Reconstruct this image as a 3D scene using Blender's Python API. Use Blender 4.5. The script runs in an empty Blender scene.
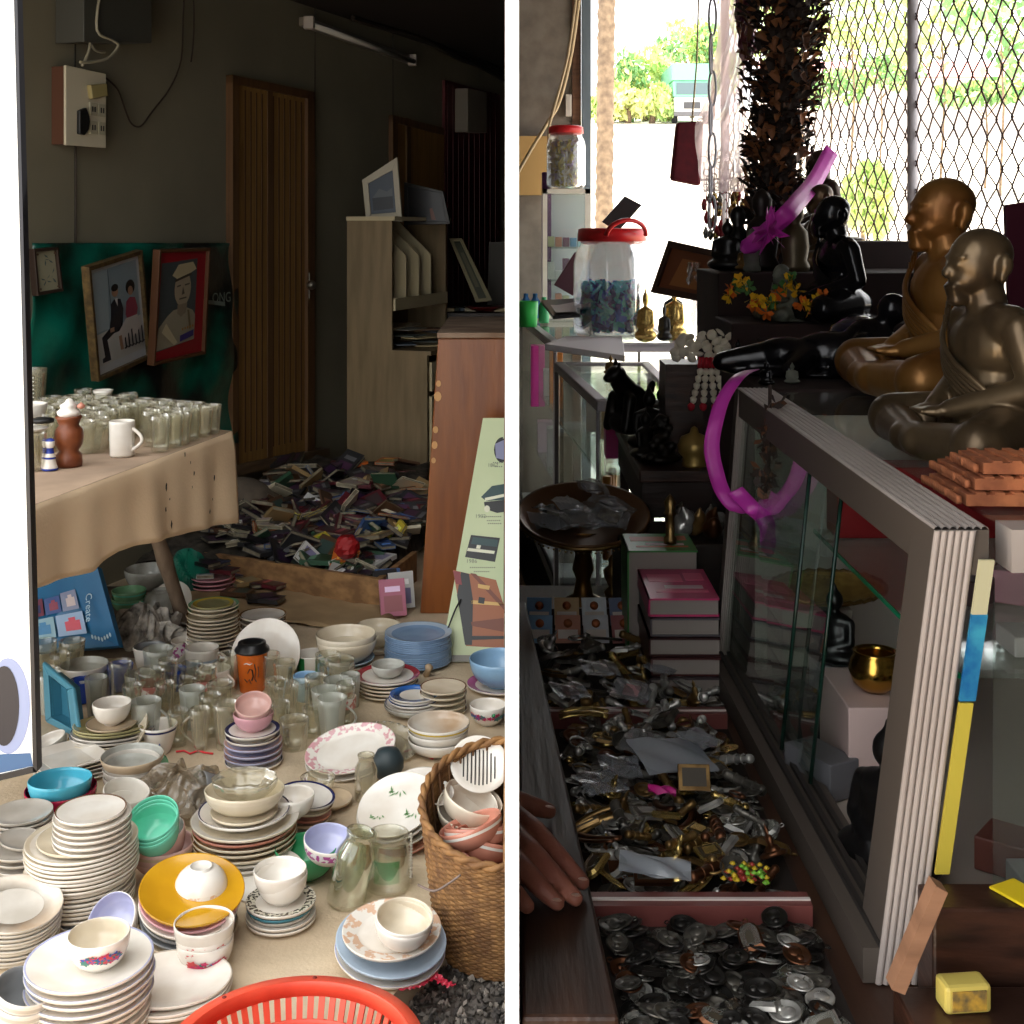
import bpy, math, random
from mathutils import Vector, Matrix, Euler
rnd = random.Random(7)
PI = math.pi
SC = bpy.context.scene
COL = SC.collection
EYE = 1.5; FP = 1300.0; HY = 230.0
def P(x, y, D): return Vector(((x-512)/FP*D, D, EYE-(y-HY)/FP*D))
def G(x, y, z=0.0):
    D = (EYE-z)*FP/(y-HY); return P(x, y, D)
def Wl(x, y, off=0.0):
    """a spot on the angled wall, off metres in front of it"""
    a = (x-512)/FP; D = (3.768-off*1.068)/(.375-a); return P(x, y, D)
WN = Vector((.936, -.351, 0))
# ------------------------------------------------------------------ materials
def lin(c):
    o = []
    for v in c[:3]:
        v = v/255.0
        o.append(v/12.92 if v <= .04045 else ((v+.055)/1.055)**2.4)
    return (o[0], o[1], o[2], 1)
MATS = {}
def mat(name, c, rough=.5, metal=0.0, c2=None, scale=8.0, amt=.5, bump=0.0, bscale=60.0, spec=.5, detail=4, stretch=None, emit=0, coat=0, sharp=False):
    if name in MATS: return MATS[name]
    m = bpy.data.materials.new(name); m.use_nodes = True; nt = m.node_tree; b = nt.nodes['Principled BSDF']
    b.inputs['Base Color'].default_value = lin(c); b.inputs['Roughness'].default_value = rough
    b.inputs['Metallic'].default_value = metal; b.inputs['Specular IOR Level'].default_value = spec
    if coat: b.inputs['Coat Weight'].default_value = coat
    tc = nt.nodes.new('ShaderNodeTexCoord'); vec = tc.outputs['Object']
    if stretch:
        mp = nt.nodes.new('ShaderNodeMapping'); mp.inputs['Scale'].default_value = stretch
        nt.links.new(vec, mp.inputs[0]); vec = mp.outputs[0]
    if c2:
        n = nt.nodes.new('ShaderNodeTexNoise'); n.inputs['Scale'].default_value = scale; n.inputs['Detail'].default_value = detail
        nt.links.new(vec, n.inputs['Vector'])
        r = nt.nodes.new('ShaderNodeValToRGB'); lo = .5-.3*amt; hi = .5+.3*(1-amt)
        r.color_ramp.elements[0].position = (.49 if sharp else .35); r.color_ramp.elements[0].color = lin(c)
        r.color_ramp.elements[1].position = (.53 if sharp else .35+.5*(1.1-amt)); r.color_ramp.elements[1].color = lin(c2)
        nt.links.new(n.outputs['Fac'], r.inputs[0]); nt.links.new(r.outputs[0], b.inputs['Base Color'])
    if bump:
        n = nt.nodes.new('ShaderNodeTexNoise'); n.inputs['Scale'].default_value = bscale; n.inputs['Detail'].default_value = 5
        nt.links.new(vec, n.inputs['Vector'])
        bp = nt.nodes.new('ShaderNodeBump'); bp.inputs['Strength'].default_value = bump; bp.inputs['Distance'].default_value = .01
        nt.links.new(n.outputs['Fac'], bp.inputs['Height']); nt.links.new(bp.outputs[0], b.inputs['Normal'])
    if emit:
        b.inputs['Emission Color'].default_value = lin(c); b.inputs['Emission Strength'].default_value = emit
    MATS[name] = m; return m
def wood(name, c, c2, rough=.5, sx=1.5, sy=1.5, sz=18, bump=.15):
    # grain runs along the axis with the smallest scale
    return mat(name, c, rough, c2=c2, scale=3.0, amt=.5, stretch=(sx, sy, sz), bump=bump, bscale=6)
def glass(name, tint=(235, 245, 240), dust=.12, rough=.05, gloss=.5, noise=0, edge=None, film=False):
    if name in MATS: return MATS[name]
    m = bpy.data.materials.new(name); m.use_nodes = True; nt = m.node_tree
    for n in list(nt.nodes): nt.nodes.remove(n)
    N = nt.nodes.new; L = nt.links.new
    out = N('ShaderNodeOutputMaterial'); tr = N('ShaderNodeBsdfTransparent'); gl = N('ShaderNodeBsdfGlossy'); df = N('ShaderNodeBsdfTranslucent' if film else 'ShaderNodeBsdfDiffuse')
    tr.inputs[0].default_value = lin(tint); gl.inputs['Roughness'].default_value = rough; gl.inputs[0].default_value = (1, 1, 1, 1)
    df.inputs[0].default_value = lin(edge or (205, 205, 195))
    lw = N('ShaderNodeLayerWeight'); lw.inputs[0].default_value = .35
    mu = N('ShaderNodeMath'); mu.operation = 'MULTIPLY_ADD'; mu.inputs[1].default_value = gloss; mu.inputs[2].default_value = .03
    L(lw.outputs['Fresnel'], mu.inputs[0])
    m1 = N('ShaderNodeMixShader'); m1.inputs[0].default_value = dust
    if noise:
        n = N('ShaderNodeTexNoise'); n.inputs['Scale'].default_value = noise; n.inputs['Detail'].default_value = 6
        tc = N('ShaderNodeTexCoord'); L(tc.outputs['Object'], n.inputs['Vector'])
        mm = N('ShaderNodeMath'); mm.operation = 'MULTIPLY'; mm.inputs[1].default_value = dust*2; L(n.outputs['Fac'], mm.inputs[0]); L(mm.outputs[0], m1.inputs[0])
    L(tr.outputs[0], m1.inputs[1]); L(df.outputs[0], m1.inputs[2])
    m2 = N('ShaderNodeMixShader'); L(mu.outputs[0], m2.inputs[0]); L(m1.outputs[0], m2.inputs[1]); L(gl.outputs[0], m2.inputs[2])
    L(m2.outputs[0], out.inputs[0]); MATS[name] = m; return m
# ------------------------------------------------------------------ mesh building
class MB:
    def __init__(s): s.v = []; s.f = []; s.m = []; s.s = []
    def add(s, vs, fs, mi=0, mx=None, smooth=False):
        b = len(s.v)
        for v in vs: s.v.append((mx @ Vector(v)) if mx else Vector(v))
        for i, f in enumerate(fs):
            s.f.append([b+k for k in f]); s.m.append(mi[i] if isinstance(mi, list) else mi); s.s.append(smooth)
        return s
    def box(s, lo, hi, mi=0, mx=None):
        x0, y0, z0 = lo; x1, y1, z1 = hi
        return s.add([(x0,y0,z0),(x1,y0,z0),(x1,y1,z0),(x0,y1,z0),(x0,y0,z1),(x1,y0,z1),(x1,y1,z1),(x0,y1,z1)],
              [(0,3,2,1),(4,5,6,7),(0,1,5,4),(1,2,6,5),(2,3,7,6),(3,0,4,7)], mi, mx)
    def lathe(s, prof, n=32, mi=0, mx=None, sx=1, sy=1, wob=None, smooth=True):
        vs = []; fs = []; ms = []; idx = []
        for k, p in enumerate(prof):
            r, z = p[0], p[1]
            if r < 1e-6: idx.append([len(vs)]); vs.append((0, 0, z)); continue
            ring = []
            for i in range(n):
                a = 2*PI*i/n; w = wob(a, k) if wob else 1
                ring.append(len(vs)); vs.append((r*w*math.cos(a)*sx, r*w*math.sin(a)*sy, z))
            idx.append(ring)
        for k in range(len(prof)-1):
            A, B = idx[k], idx[k+1]; m_ = prof[k+1][2] if len(prof[k+1]) > 2 else mi
            for i in range(n):
                j = (i+1) % n
                if len(A) == 1 and len(B) == 1: break
                if len(A) == 1: fs.append((A[0], B[i], B[j]))
                elif len(B) == 1: fs.append((A[i], B[0], A[j]))
                else: fs.append((A[i], B[i], B[j], A[j]))
                ms.append(m_)
        return s.add(vs, fs, ms, mx, smooth)
    def tube(s, pts, r, mi=0, n=8, closed=False, mx=None, cap=True, flat=1.0):
        pts = [Vector(p) for p in pts]; k = len(pts); vs = []; fs = []
        rs = r if isinstance(r, (list, tuple)) else [r]*k
        up = None
        for i, p in enumerate(pts):
            if closed: d = pts[(i+1) % k]-pts[i-1]
            else: d = pts[min(i+1, k-1)]-pts[max(i-1, 0)]
            d.normalize()
            if up is None:
                up = Vector((0, 0, 1)) if abs(d.z) < .9 else Vector((1, 0, 0))
            a = d.cross(up); a.normalize(); b = a.cross(d); b.normalize(); up = b
            for j in range(n):
                t = 2*PI*j/n; vs.append(p+a*(rs[i]*math.cos(t))+b*(rs[i]*flat*math.sin(t)))
        for i in range(k if closed else k-1):
            for j in range(n):
                a0 = i*n+j; a1 = i*n+(j+1) % n; b0 = ((i+1) % k)*n+j; b1 = ((i+1) % k)*n+(j+1) % n
                fs.append((a0, a1, b1, b0))
        if cap and not closed:
            fs.append(tuple(range(n-1, -1, -1))); fs.append(tuple((k-1)*n+j for j in range(n)))
        return s.add(vs, fs, mi, mx, True)
    def prism(s, poly, vec, mi=0, mx=None, ends=None):
        n = len(poly); vec = Vector(vec); a = [Vector(p) for p in poly]; b = [p+vec for p in a]
        fs = [tuple(range(n)), tuple(range(2*n-1, n-1, -1))]+[(i, i+n, (i+1) % n+n, (i+1) % n) for i in range(n)]
        ms = [mi if ends is None else ends]*2+[mi]*n
        return s.add(a+b, fs, ms, mx)
    def grid(s, fn, nu, nv, mi=0, smooth=True, closeu=False):
        vs = [fn(i/(nu-1) if not closeu else i/nu, j/(nv-1)) for i in range(nu) for j in range(nv)]
        fs = []
        for i in range(nu if closeu else nu-1):
            for j in range(nv-1):
                i2 = (i+1) % nu
                fs.append((i*nv+j, i2*nv+j, i2*nv+j+1, i*nv+j+1))
        return s.add(vs, fs, mi, None, smooth)
    def mesh(s, name, mats):
        me = bpy.data.meshes.new(name); me.from_pydata([tuple(v) for v in s.v], [], s.f)
        for m in (mats if isinstance(mats, (list, tuple)) else [mats]): me.materials.append(m)
        me.polygons.foreach_set('material_index', s.m); me.polygons.foreach_set('use_smooth', s.s); me.update(); return me
    def obj(s, name, mats, parent=None, loc=(0,0,0), rot=(0,0,0), **kw):
        return ob(name, s.mesh(name, mats), parent, loc, rot, **kw)
def fixn(me):
    import bmesh
    b = bmesh.new(); b.from_mesh(me); bmesh.ops.recalc_face_normals(b, faces=b.faces); b.to_mesh(me); b.free(); return me
def ob(name, me, parent=None, loc=(0,0,0), rot=(0,0,0), scale=None, label=None, cat=None, group=None, kind=None, bevel=0, solid=0):
    o = bpy.data.objects.new(name, me); COL.objects.link(o); o.location = loc; o.rotation_euler = rot
    if scale: o.scale = scale
    if parent: o.parent = parent
    if label: o['label'] = label
    if cat: o['category'] = cat
    if group: o['group'] = group
    if kind: o['kind'] = kind
    if solid:
        m = o.modifiers.new('t', 'SOLIDIFY'); m.thickness = solid; m.offset = 0
    if bevel:
        m = o.modifiers.new('b', 'BEVEL'); m.width = bevel; m.segments = 2; m.limit_method = 'ANGLE'
    return o
def empty(name, loc, label, cat, group=None, rot=(0,0,0)):
    return ob(name, None, None, loc, rot, label=label, cat=cat, group=group)
def struct(name, mb, mats, **kw): return mb.obj(name, mats, kind='structure', **kw)
def rotm(axis, deg): return Matrix.Rotation(math.radians(deg), 4, axis)
def T(x, y, z): return Matrix.Translation((x, y, z))
# ---- soft union of ellipsoids and capsules into one continuous skin
def ell(c, r, rot=None):
    m = MB(); mx = T(*c) @ (rot or Matrix.Identity(4)) @ Matrix.Diagonal((r[0], r[1], r[2], 1))
    n = 12; prof = [(math.sin(PI*i/n), -math.cos(PI*i/n)) for i in range(n+1)]; prof[0] = (0, -1); prof[-1] = (0, 1)
    m.lathe(prof, 18, mx=mx); return m
def cap(p, q, r0, r1):
    p = Vector(p); q = Vector(q); m = MB(); d = q-p; L = d.length
    z = d.normalized(); rotq = z.to_track_quat('Z', 'Y').to_matrix().to_4x4()
    pr = [(r0*math.sin(PI/2*i/5), -r0*math.cos(PI/2*i/5)) for i in range(6)]+[(r1*math.cos(PI/2*i/5), L+r1*math.sin(PI/2*i/5)) for i in range(6)]
    pr[0] = (0, -r0); pr[-1] = (0, L+r1); m.lathe(pr, 14, mx=Matrix.Translation(p) @ rotq); return m
def skin(name, parts, voxel, mats, smooth=4, cuts=()):
    m = MB()
    for p in parts: m.add(p.v, p.f, 0, None, True)
    me = fixn(m.mesh(name+'_src', mats)); o = bpy.data.objects.new('tmp', me); COL.objects.link(o)
    r = o.modifiers.new('r', 'REMESH'); r.mode = 'VOXEL'; r.voxel_size = voxel; r.use_smooth_shade = True
    s = o.modifiers.new('s', 'SMOOTH'); s.factor = .6; s.iterations = smooth
    dg = bpy.context.evaluated_depsgraph_get(); dg.update(); ev = o.evaluated_get(dg)
    out = bpy.data.meshes.new_from_object(ev); out.name = name
    bpy.data.objects.remove(o); 
    if not out.materials: 
        for q in (mats if isinstance(mats, (list, tuple)) else [mats]): out.materials.append(q)
    for p in out.polygons: p.use_smooth = True
    return out
def quadpt(q, u, v):
    """q = corners TL, TR, BR, BL; u right, v down"""
    return q[0].lerp(q[1], u).lerp(q[3].lerp(q[2], u), v)
def framed(name, q, depth, border, fm, prints, label, cat, mount=None, group=None, away=None):
    """a framed picture: frame part, mount, and the print with its flat shapes [(mat, [(u,v)...])...]"""
    n = (q[3]-q[0]).cross(q[1]-q[0]); o_ = Vector((0,0,EYE)); dr = q[2]-o_
    q = [q[0], q[1], o_+dr*((q[0]-o_).dot(n)/dr.dot(n)), q[3]]
    c = (q[0]+q[1]+q[2]+q[3])/4; n = (q[3]-q[0]).cross(q[1]-q[0]).normalized()
    if n.y > 0: n = -n
    L = [p-c for p in q]; w = (L[1]-L[0]).length; h = (L[3]-L[0]).length; bu = border/w; bv = border/h
    e = empty(name, c, label, cat, group)
    m = MB(); inn = [quadpt(L, bu, bv), quadpt(L, 1-bu, bv), quadpt(L, 1-bu, 1-bv), quadpt(L, bu, 1-bv)]
    for i in range(4):
        j = (i+1) % 4; m.prism([L[i], L[j], inn[j], inn[i]], n*-depth)
    m.obj('frame', fm, e, bevel=.002)
    b = MB(); b.prism([p-n*depth*.9 for p in inn], n*depth*.35); b.obj('backing_board', mat('board_brown', (90, 70, 50), .8), e)
    pm = MB(); ms = []; 
    for k, (mt, poly) in enumerate(prints):
        if mt not in ms: ms.append(mt)
        o_ = -n*(depth*.5-.0006*(k+1))
        pts = [quadpt(inn, u, v)+o_ for u, v in poly]
        pm.add(pts, [tuple(range(len(pts)))], ms.index(mt))
    pm.obj('print', ms, e)
    return e
def circ(u, v, ru, rv, n=16, a0=0, a1=2*PI): return [(u+ru*math.cos(a0+(a1-a0)*i/n), v+rv*math.sin(a0+(a1-a0)*i/n)) for i in range(n)]
FULL = [(0,0),(1,0),(1,1),(0,1)]
def text(name, body, size, mt, loc, rot, parent=None, ext=.0005, **kw):
    cu = bpy.data.curves.new(name, 'FONT'); cu.body = body; cu.size = size; cu.extrude = ext; cu.resolution_u = 3
    o = bpy.data.objects.new('t', cu); COL.objects.link(o); dg = bpy.context.evaluated_depsgraph_get(); me = bpy.data.meshes.new_from_object(o.evaluated_get(dg)); bpy.data.objects.remove(o); me.name = name
    if not me.materials: me.materials.append(mt)
    return ob(name, me, parent, loc, rot, **kw)
def textq(name, body, q, u, v, hfrac, mt, parent, off=.001, base=(0,0,0), up=False):
    """flat lettering laid on the quad q (TL,TR,BR,BL world points)"""
    ex = (q[1]-q[0]).normalized(); n = (q[3]-q[0]).cross(q[1]-q[0]).normalized()
    if n.y > 0: n = -n
    ey = n.cross(ex); 
    if up: ex, ey = -ey, ex
    p = quadpt(q, u, v)+n*off-Vector(base); mx = Matrix((ex, ey, n)).transposed().to_4x4(); 
    return text(name, body, hfrac*(q[3]-q[0]).length, mt, p, mx.to_euler(), parent, ext=.0002)
# ------------------------------------------------------------------ the setting, stall of crockery (X < 0)
M_conc = mat('concrete', (214, 194, 164), .85, c2=(184, 164, 136), scale=3.5, amt=.6, bump=.3, bscale=90)
M_wall = mat('painted_board', (124, 118, 98), .85, c2=(110, 104, 86), scale=1.5, amt=.5, bump=.05)
M_ceil = mat('ceiling_dark', (38, 27, 20), .8)
M_ply = wood('partition_ply', (60, 50, 40), (48, 40, 32), .8)
M_white_trim = mat('white_trim', (250, 250, 248), .6)
m = MB(); m.prism([(-4.5,-3,-.15),(-.36,-3,-.15),(-.262,2.3,-.15),(-.255,2.5,-.15),(-.02,3.02,-.15),(6,3.02,-.15),(6,6.2,-.15),(0,6.2,-.15),(0,12,-.15),(-4.5,12,-.15)], (0,0,.15))
struct('floor', m, M_conc)
m = MB(); m.box((-1.5,-3,-.3),(6,3.4,-.06)); struct('ground', m, mat('gravel_base', (70, 64, 58), .95, c2=(95, 88, 80), scale=60, bump=.8, bscale=80))
# gravel stones, nobody could count them
m = MB(); r = random.Random(3)
for i in range(2600):
    x = r.uniform(-.36, .02); y = r.uniform(2.38, 3.1)
    if x < -.262+(max(0, y-2.5))*.45: continue
    s = r.uniform(.003, .009); mx = T(x, y, -.058+s*.6) @ Euler((r.random()*6, r.random()*6, r.random()*6)).to_matrix().to_4x4() @ Matrix.Diagonal((s*1.3, s, s*.7, 1))
    m.add([(1,0,0),(-1,0,0),(0,1,0),(0,-1,0),(0,0,1),(0,0,-1)], [(0,2,4),(2,1,4),(1,3,4),(3,0,4),(2,0,5),(1,2,5),(3,1,5),(0,3,5)], r.choice([0,0,0,1,1,2]), mx)
m.obj('gravel', [mat('stone_grey', (98, 92, 86), .9), mat('stone_dark', (62, 58, 55), .9), mat('stone_pale', (150, 142, 132), .9)], label='grey gravel beside the concrete slab, below the woven basket', cat='gravel', kind='stuff')
# back wall on the angle
def wallpt(y, z=0): return Vector((-1.368+.375*(y-6.4), y, z))
m = MB(); a, b = wallpt(3.9), wallpt(10.05)
m.prism([a, b, b-WN*.1, a-WN*.1], (0,0,2.9)); 
struct('wall_left', m, M_wall)
for i, px in enumerate((75, 315, 393)):
    p = Wl(px, 230, .002); m = MB(); m.box((-.002,-.004,-1.5),(.002,.004,1.3)); struct('trim_%d' % (i+1), m, mat('seam_dark', (50, 47, 40), .9), loc=p)
m = MB(); m.box((-4.5,10.0,0),(0,10.1,2.9)); struct('wall_rear', m, M_wall)
m = MB(); m.box((-4.5,3.75,2.72),(-.0065,10.1,2.8)); struct('ceiling', m, M_ceil)
m = MB(); m.box((-4.5,3.45,2.5),(-.0065,3.74,2.9)); struct('beam', m, M_ceil)  # unseen front drop, added to shade the wall and keep sun off the floor
m = MB(); m.box((-3.2,3.7,0),(-2.25,3.85,2.72)); struct('wall_front', m, M_wall)
# added white-edged partition, fills the white gap between two views and parts their light
m = MB(); m.box((-.006,1.16,0),(.006,10.1,3.4),0); struct('wall_partition', m, M_ply)
m = MB(); m.box((-.0062,1.15,0),(.0062,1.1598,3.4),0); struct('trim_8', m, M_white_trim)
# ------------------------------------------------------------------ doors
M_door = wood('door_ply', (150, 112, 58), (124, 90, 44), .6, 12, 12, .8)
M_doord = wood('door_dark', (100, 70, 38), (80, 54, 30), .6, 12, 12, .8)
def wquad(x0, yt0, x1, yt1, yb0, yb1, off): return [Wl(x0,yt0,off), Wl(x1,yt1,off), Wl(x1,yb1,off), Wl(x0,yb0,off)]
def wpanel(mb, q, th, mi=0): mb.prism(q, WN*-th, mi)
e = ob('door_1', None, None, Wl(272, 300, 0), kind='structure'); c = e.location
def rel(q): return [p-c for p in q]
m = MB(); wpanel(m, rel(wquad(234,76,314,93,468,452,.02)), .02); m.obj('door_panel', M_door, e)
m = MB()
for x0, x1 in ((233,239),(308,315),): 
    y = lambda x: 75+(x-234)*.21
    yb = lambda x: 470-(x-234)*.24
    wpanel(m, rel(wquad(x0,y(x0),x1,y(x1),yb(x0),yb(x1),.04)), .04)
wpanel(m, rel(wquad(233,75,315,92,83,100,.04)), .04); m.obj('door_frame', M_doord, e)
m = MB()
for k in range(11):
    x = 245+k*5.6; w_ = 1.1
    wpanel(m, rel(wquad(x,88+(x-234)*.21,x+w_,88+(x-234)*.21,455-(x-234)*.22,455-(x-234)*.22,.0225)), .003)
m.obj('groove', mat('groove', (70, 42, 20), .8), e)
m = MB(); wpanel(m, rel(wquad(268,86,273,87,460,459,.026)), .01); m.obj('middle_stile', M_doord, e)
m = MB(); p = Wl(308,285,.02)-c; m.box(p+Vector((-.01,-.03,-.07)), p+Vector((.012,0,.07)), 0); m.lathe([(0,0),(.022,0),(.026,.02),(.018,.04),(0,.042)], 16, mx=Matrix.Translation(Wl(312,285,.06)-c) @ rotm('X',90)); m.obj('door_handle', mat('dull_metal', (120,115,105), .4, .8), e)
# sill board at the wall foot
m = MB(); q = wquad(236,466,330,448,476,456,.06); wpanel(m, q, .06); struct('baseboard_left', m, wood('sill_wood', (105, 84, 62), (84, 66, 48)))
e = ob('door_2', None, None, Wl(417, 230, 0), kind='structure'); c = e.location
m = MB(); wpanel(m, rel(wquad(393,115,444,128,400,395,.02)), .02); m.obj('door_panel', M_door, e)
m = MB(); wpanel(m, rel(wquad(393,115,444,128,122,135,.035)), .03); wpanel(m, rel(wquad(393,115,398,116,400,400,.035)), .03); wpanel(m, rel(wquad(407,118,411,119,400,400,.03)), .02); m.obj('door_frame', M_doord, e)
e = ob('door_3', None, None, Wl(470, 230, 0), kind='structure'); c = e.location
M_maroon = mat('maroon_paint', (92, 20, 28), .6, c2=(70, 14, 22), scale=4)
m = MB(); wpanel(m, rel(wquad(445,80,500,95,420,400,.02)), .02); m.obj('door_panel', M_maroon, e)
m = MB()
for k in range(10):
    x = 448+5.3*k; wpanel(m, rel(wquad(x,84+k,x+1.2,84+k,415,415,.024)), .004)
m.obj('batten', mat('maroon_dark', (58, 12, 18), .6), e)
# ------------------------------------------------------------------ things on the wall
M_cream = mat('cream_plastic', (196, 188, 165), .5); M_brownbox = mat('brown_box', (84, 50, 32), .6)
e = empty('switch_board', Wl(88,105,0), 'white wall board with sockets and a brown side, trailing cables', 'switch board'); c = e.location
q = rel(wquad(66,65,106,74,145,148,.09)); m = MB(); wpanel(m, q, .012); m.obj('face_plate', M_cream, e, bevel=.002)
q2 = rel(wquad(66,66,106,75,144,147,.077)); m = MB(); wpanel(m, q2, .07); m.obj('backing_box', M_brownbox, e)
M_sock = mat('socket_grey', (168, 162, 140), .5); M_blk = mat('black_plastic', (22, 22, 22), .5)
for (u, v, w_, h_) in ((.56,.42,.17,.17),(.78,.42,.17,.17),(.56,.66,.17,.17),(.78,.66,.17,.17)):
    m = MB(); m.prism([quadpt(q,a_,b_) for a_, b_ in ((u,v),(u+w_,v),(u+w_,v+h_),(u,v+h_))], WN*.008); m.prism([quadpt(q,a_,b_)+WN*.008 for a_, b_ in ((u+.04,v+.05),(u+.07,v+.05),(u+.07,v+.12),(u+.04,v+.12))], WN*.001, 1); m.prism([quadpt(q,a_,b_)+WN*.008 for a_, b_ in ((u+.1,v+.05),(u+.13,v+.05),(u+.13,v+.12),(u+.1,v+.12))], WN*.001, 1)
    m.obj('socket', [M_sock, M_blk], e)
m = MB(); m.prism([quadpt(q,a_,b_) for a_, b_ in ((.5,.2),(.92,.14),(.95,.3),(.55,.38))], WN*.022); m.obj('adapter', mat('adapter_yellow', (150, 138, 92), .5), e, bevel=.004)
m = MB(); m.prism([quadpt(q,a_,b_) for a_, b_ in ((.25,.55),(.42,.5),(.5,.62),(.48,.78),(.38,.86),(.25,.85))], WN*.018); m.obj('fuse_cover', M_blk, e, bevel=.004)
m = MB(); q3 = wquad(84,-10,152,-6,42,43,.16); wpanel(m, q3, .14); m.obj('junction_box', mat('box_grey', (66, 66, 60), .6), label='dark grey metal box on the wall above the white switch board', cat='box', bevel=.004)
def cable(pts, r, mt, label, n=6, name='cord'):
    # smooth curve through wall points
    out = []
    for i in range(len(pts)-1):
        p0 = pts[max(i-1,0)]; p1 = pts[i]; p2 = pts[i+1]; p3 = pts[min(i+2,len(pts)-1)]
        for t in (0,.25,.5,.75):
            out.append(.5*((2*p1)+(-p0+p2)*t+(2*p0-5*p1+4*p2-p3)*t*t+(-p0+3*p1-3*p2+p3)*t**3))
    out.append(pts[-1]); mm = MB(); mm.tube(out, r, n=n); return mm.obj(name, mt, label=label, cat='cable')
M_cab = mat('cable_white', (150, 145, 125), .5); M_cabd = mat('cable_dark', (52, 40, 30), .6)
cable([Wl(x,y,.17) for x, y in ((100,-8),(97,30),(112,40),(118,46),(108,58),(92,62),(80,62))], .006, M_cab, 'white cable looping under the grey metal box')
cable([Wl(x,y,.1) for x, y in ((92,-8),(88,25),(90,45),(86,58),(82,66))], .006, M_cab, 'white cable dropping straight to the top of the switch board')
cable([Wl(x,y,.05) for x, y in ((78,-8),(76,20),(66,22),(68,30),(85,36),(95,50),(105,52))], .006, M_cab, 'white cable curling beside the wall board top edge')
cable([Wl(x,y,.03) for x, y in ((106,78),(118,90),(126,112),(132,124),(141,126),(152,112),(170,88),(181,60),(183,20),(184,-8))], .004, M_cabd, 'thin brown wire hanging in a V from the switch board')
cable([Wl(x,y,.03) for x, y in ((193,-8),(194,20),(193,45),(191,62))], .004, M_cabd, 'short dark wire end hanging straight down the wall')
cable([Wl(x,y,.02) for x, y in ((76,147),(76,190),(76,243))], .003, M_cabd, 'thin wire running down the wall from the switch board')
# fluorescent batten lamp, off
e = empty('tube_lamp', Wl(360,45,0), 'unlit fluorescent tube lamp fixed high on the wall', 'lamp'); c = e.location
a, b = Wl(306,22,.05)-c, Wl(414,61,.05)-c; d = (b-a).normalized()
m = MB(); up = Vector((0,0,1)); m.prism([a+up*.03, b+up*.03, b-up*.02, a-up*.02], WN*-.045); m.obj('housing', mat('lamp_metal', (130, 122, 110), .5), e, bevel=.004)
m = MB(); m.tube([a+WN*.022+d*.05-up*.012, b+WN*.022-d*.05-up*.012], .016, n=12); m.obj('tube', mat('tube_white', (205, 200, 190), .3), e)
for p in (a+d*.03, b-d*.03):
    m = MB(); m.box(p+Vector((-.025,-.03,-.035)), p+Vector((.03,.02,.035))); m.obj('end_cap', mat('cap_white', (170, 160, 150), .5), e, bevel=.005)
# bundle of dark cables along the ceiling corner
for k in range(4):
    cc_ = cable([Wl(x,y+6+k*3,.05+.02*k) for x, y in ((352,4),(385,14),(420,22),(455,42),(480,52),(505,66))], .012, M_cabd, 'dark cable in the bundle along the ceiling edge above the maroon door'); cc_['group'] = 'cables along the ceiling'
# meter box
m = MB(); q = wquad(468,88,487,92,132,133,.12); wpanel(m, q, .1); m.obj('meter_box', mat('meter_grey', (120, 112, 98), .6), label='small grey meter box mounted on the maroon door', cat='meter', bevel=.006)
# ------------------------------------------------------------------ black and green plastic sheet
M_sheet = mat('sheet_green', (10, 104, 86), .3, c2=(14, 20, 20), scale=3.2, amt=.7, bump=1.0, bscale=7, sharp=False, spec=.7)
e = empty('plastic_sheet', Wl(135,340,0), 'creased black and green plastic sheet covering the wall behind the glasses', 'plastic sheet'); c = e.location
def shf(u, v):
    p = Wl(28+u*206, 243+v*200, .02)-c
    w_ = .012*math.sin(u*23+v*9)+.01*math.sin(v*17-u*11+2)
    return p+WN*(w_+.012)
m = MB(); m.grid(shf, 40, 36); m.obj('sheet', M_sheet, e, solid=.002)
q = [Wl(28,243,.05),Wl(234,243,.05),Wl(234,443,.05),Wl(28,443,.05)]
textq('lettering', 'ONG', q, .868, .30, .09, mat('letter_grey', (120,130,120), .6), e, base=c)
m = MB(); wpanel(m, rel(wquad(208,300,225,302,304,306,.055)), .001); m.obj('underline', MATS['letter_grey'], e)
# ------------------------------------------------------------------ hanging frames
M_gold = mat('frame_gold', (104, 84, 48), .45, c2=(66, 50, 30), scale=40); M_dfr = mat('frame_dark', (46, 32, 24), .5); M_brf = mat('frame_brown', (88, 54, 28), .5)
pc = lambda n, c, **k: mat('print_'+n, c, .35, **k)
q = [Wl(34,249,.11), Wl(59,247,.11), Wl(64,291,.11), Wl(38,296,.11)]
sk = [(pc('ivory', (150,146,122)), FULL)]
rr = random.Random(5)
for k in range(14):
    u, v = rr.uniform(.2,.8), rr.uniform(.12,.85); a_ = rr.random()*3; du, dv = .12*math.cos(a_), .08*math.sin(a_)
    sk.append((pc('ink', (60,78,80)), [(u-du,v-dv),(u+.04,v),(u+du,v+dv),(u-.03,v+.02)]))
for u in (.1,.9):
    for v in (.07,.93): sk.append((pc('brown', (86,60,40)), circ(u,v,.05,.03,8)))
framed('framed_sketch', q, .03, .012, M_dfr, sk, 'small framed ink sketch on ivory paper at the top of the green sheet', 'picture')
q = [Wl(89,267,.22), Wl(143,250,.14), Wl(152,358,.11), Wl(99,382,.16)]
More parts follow.
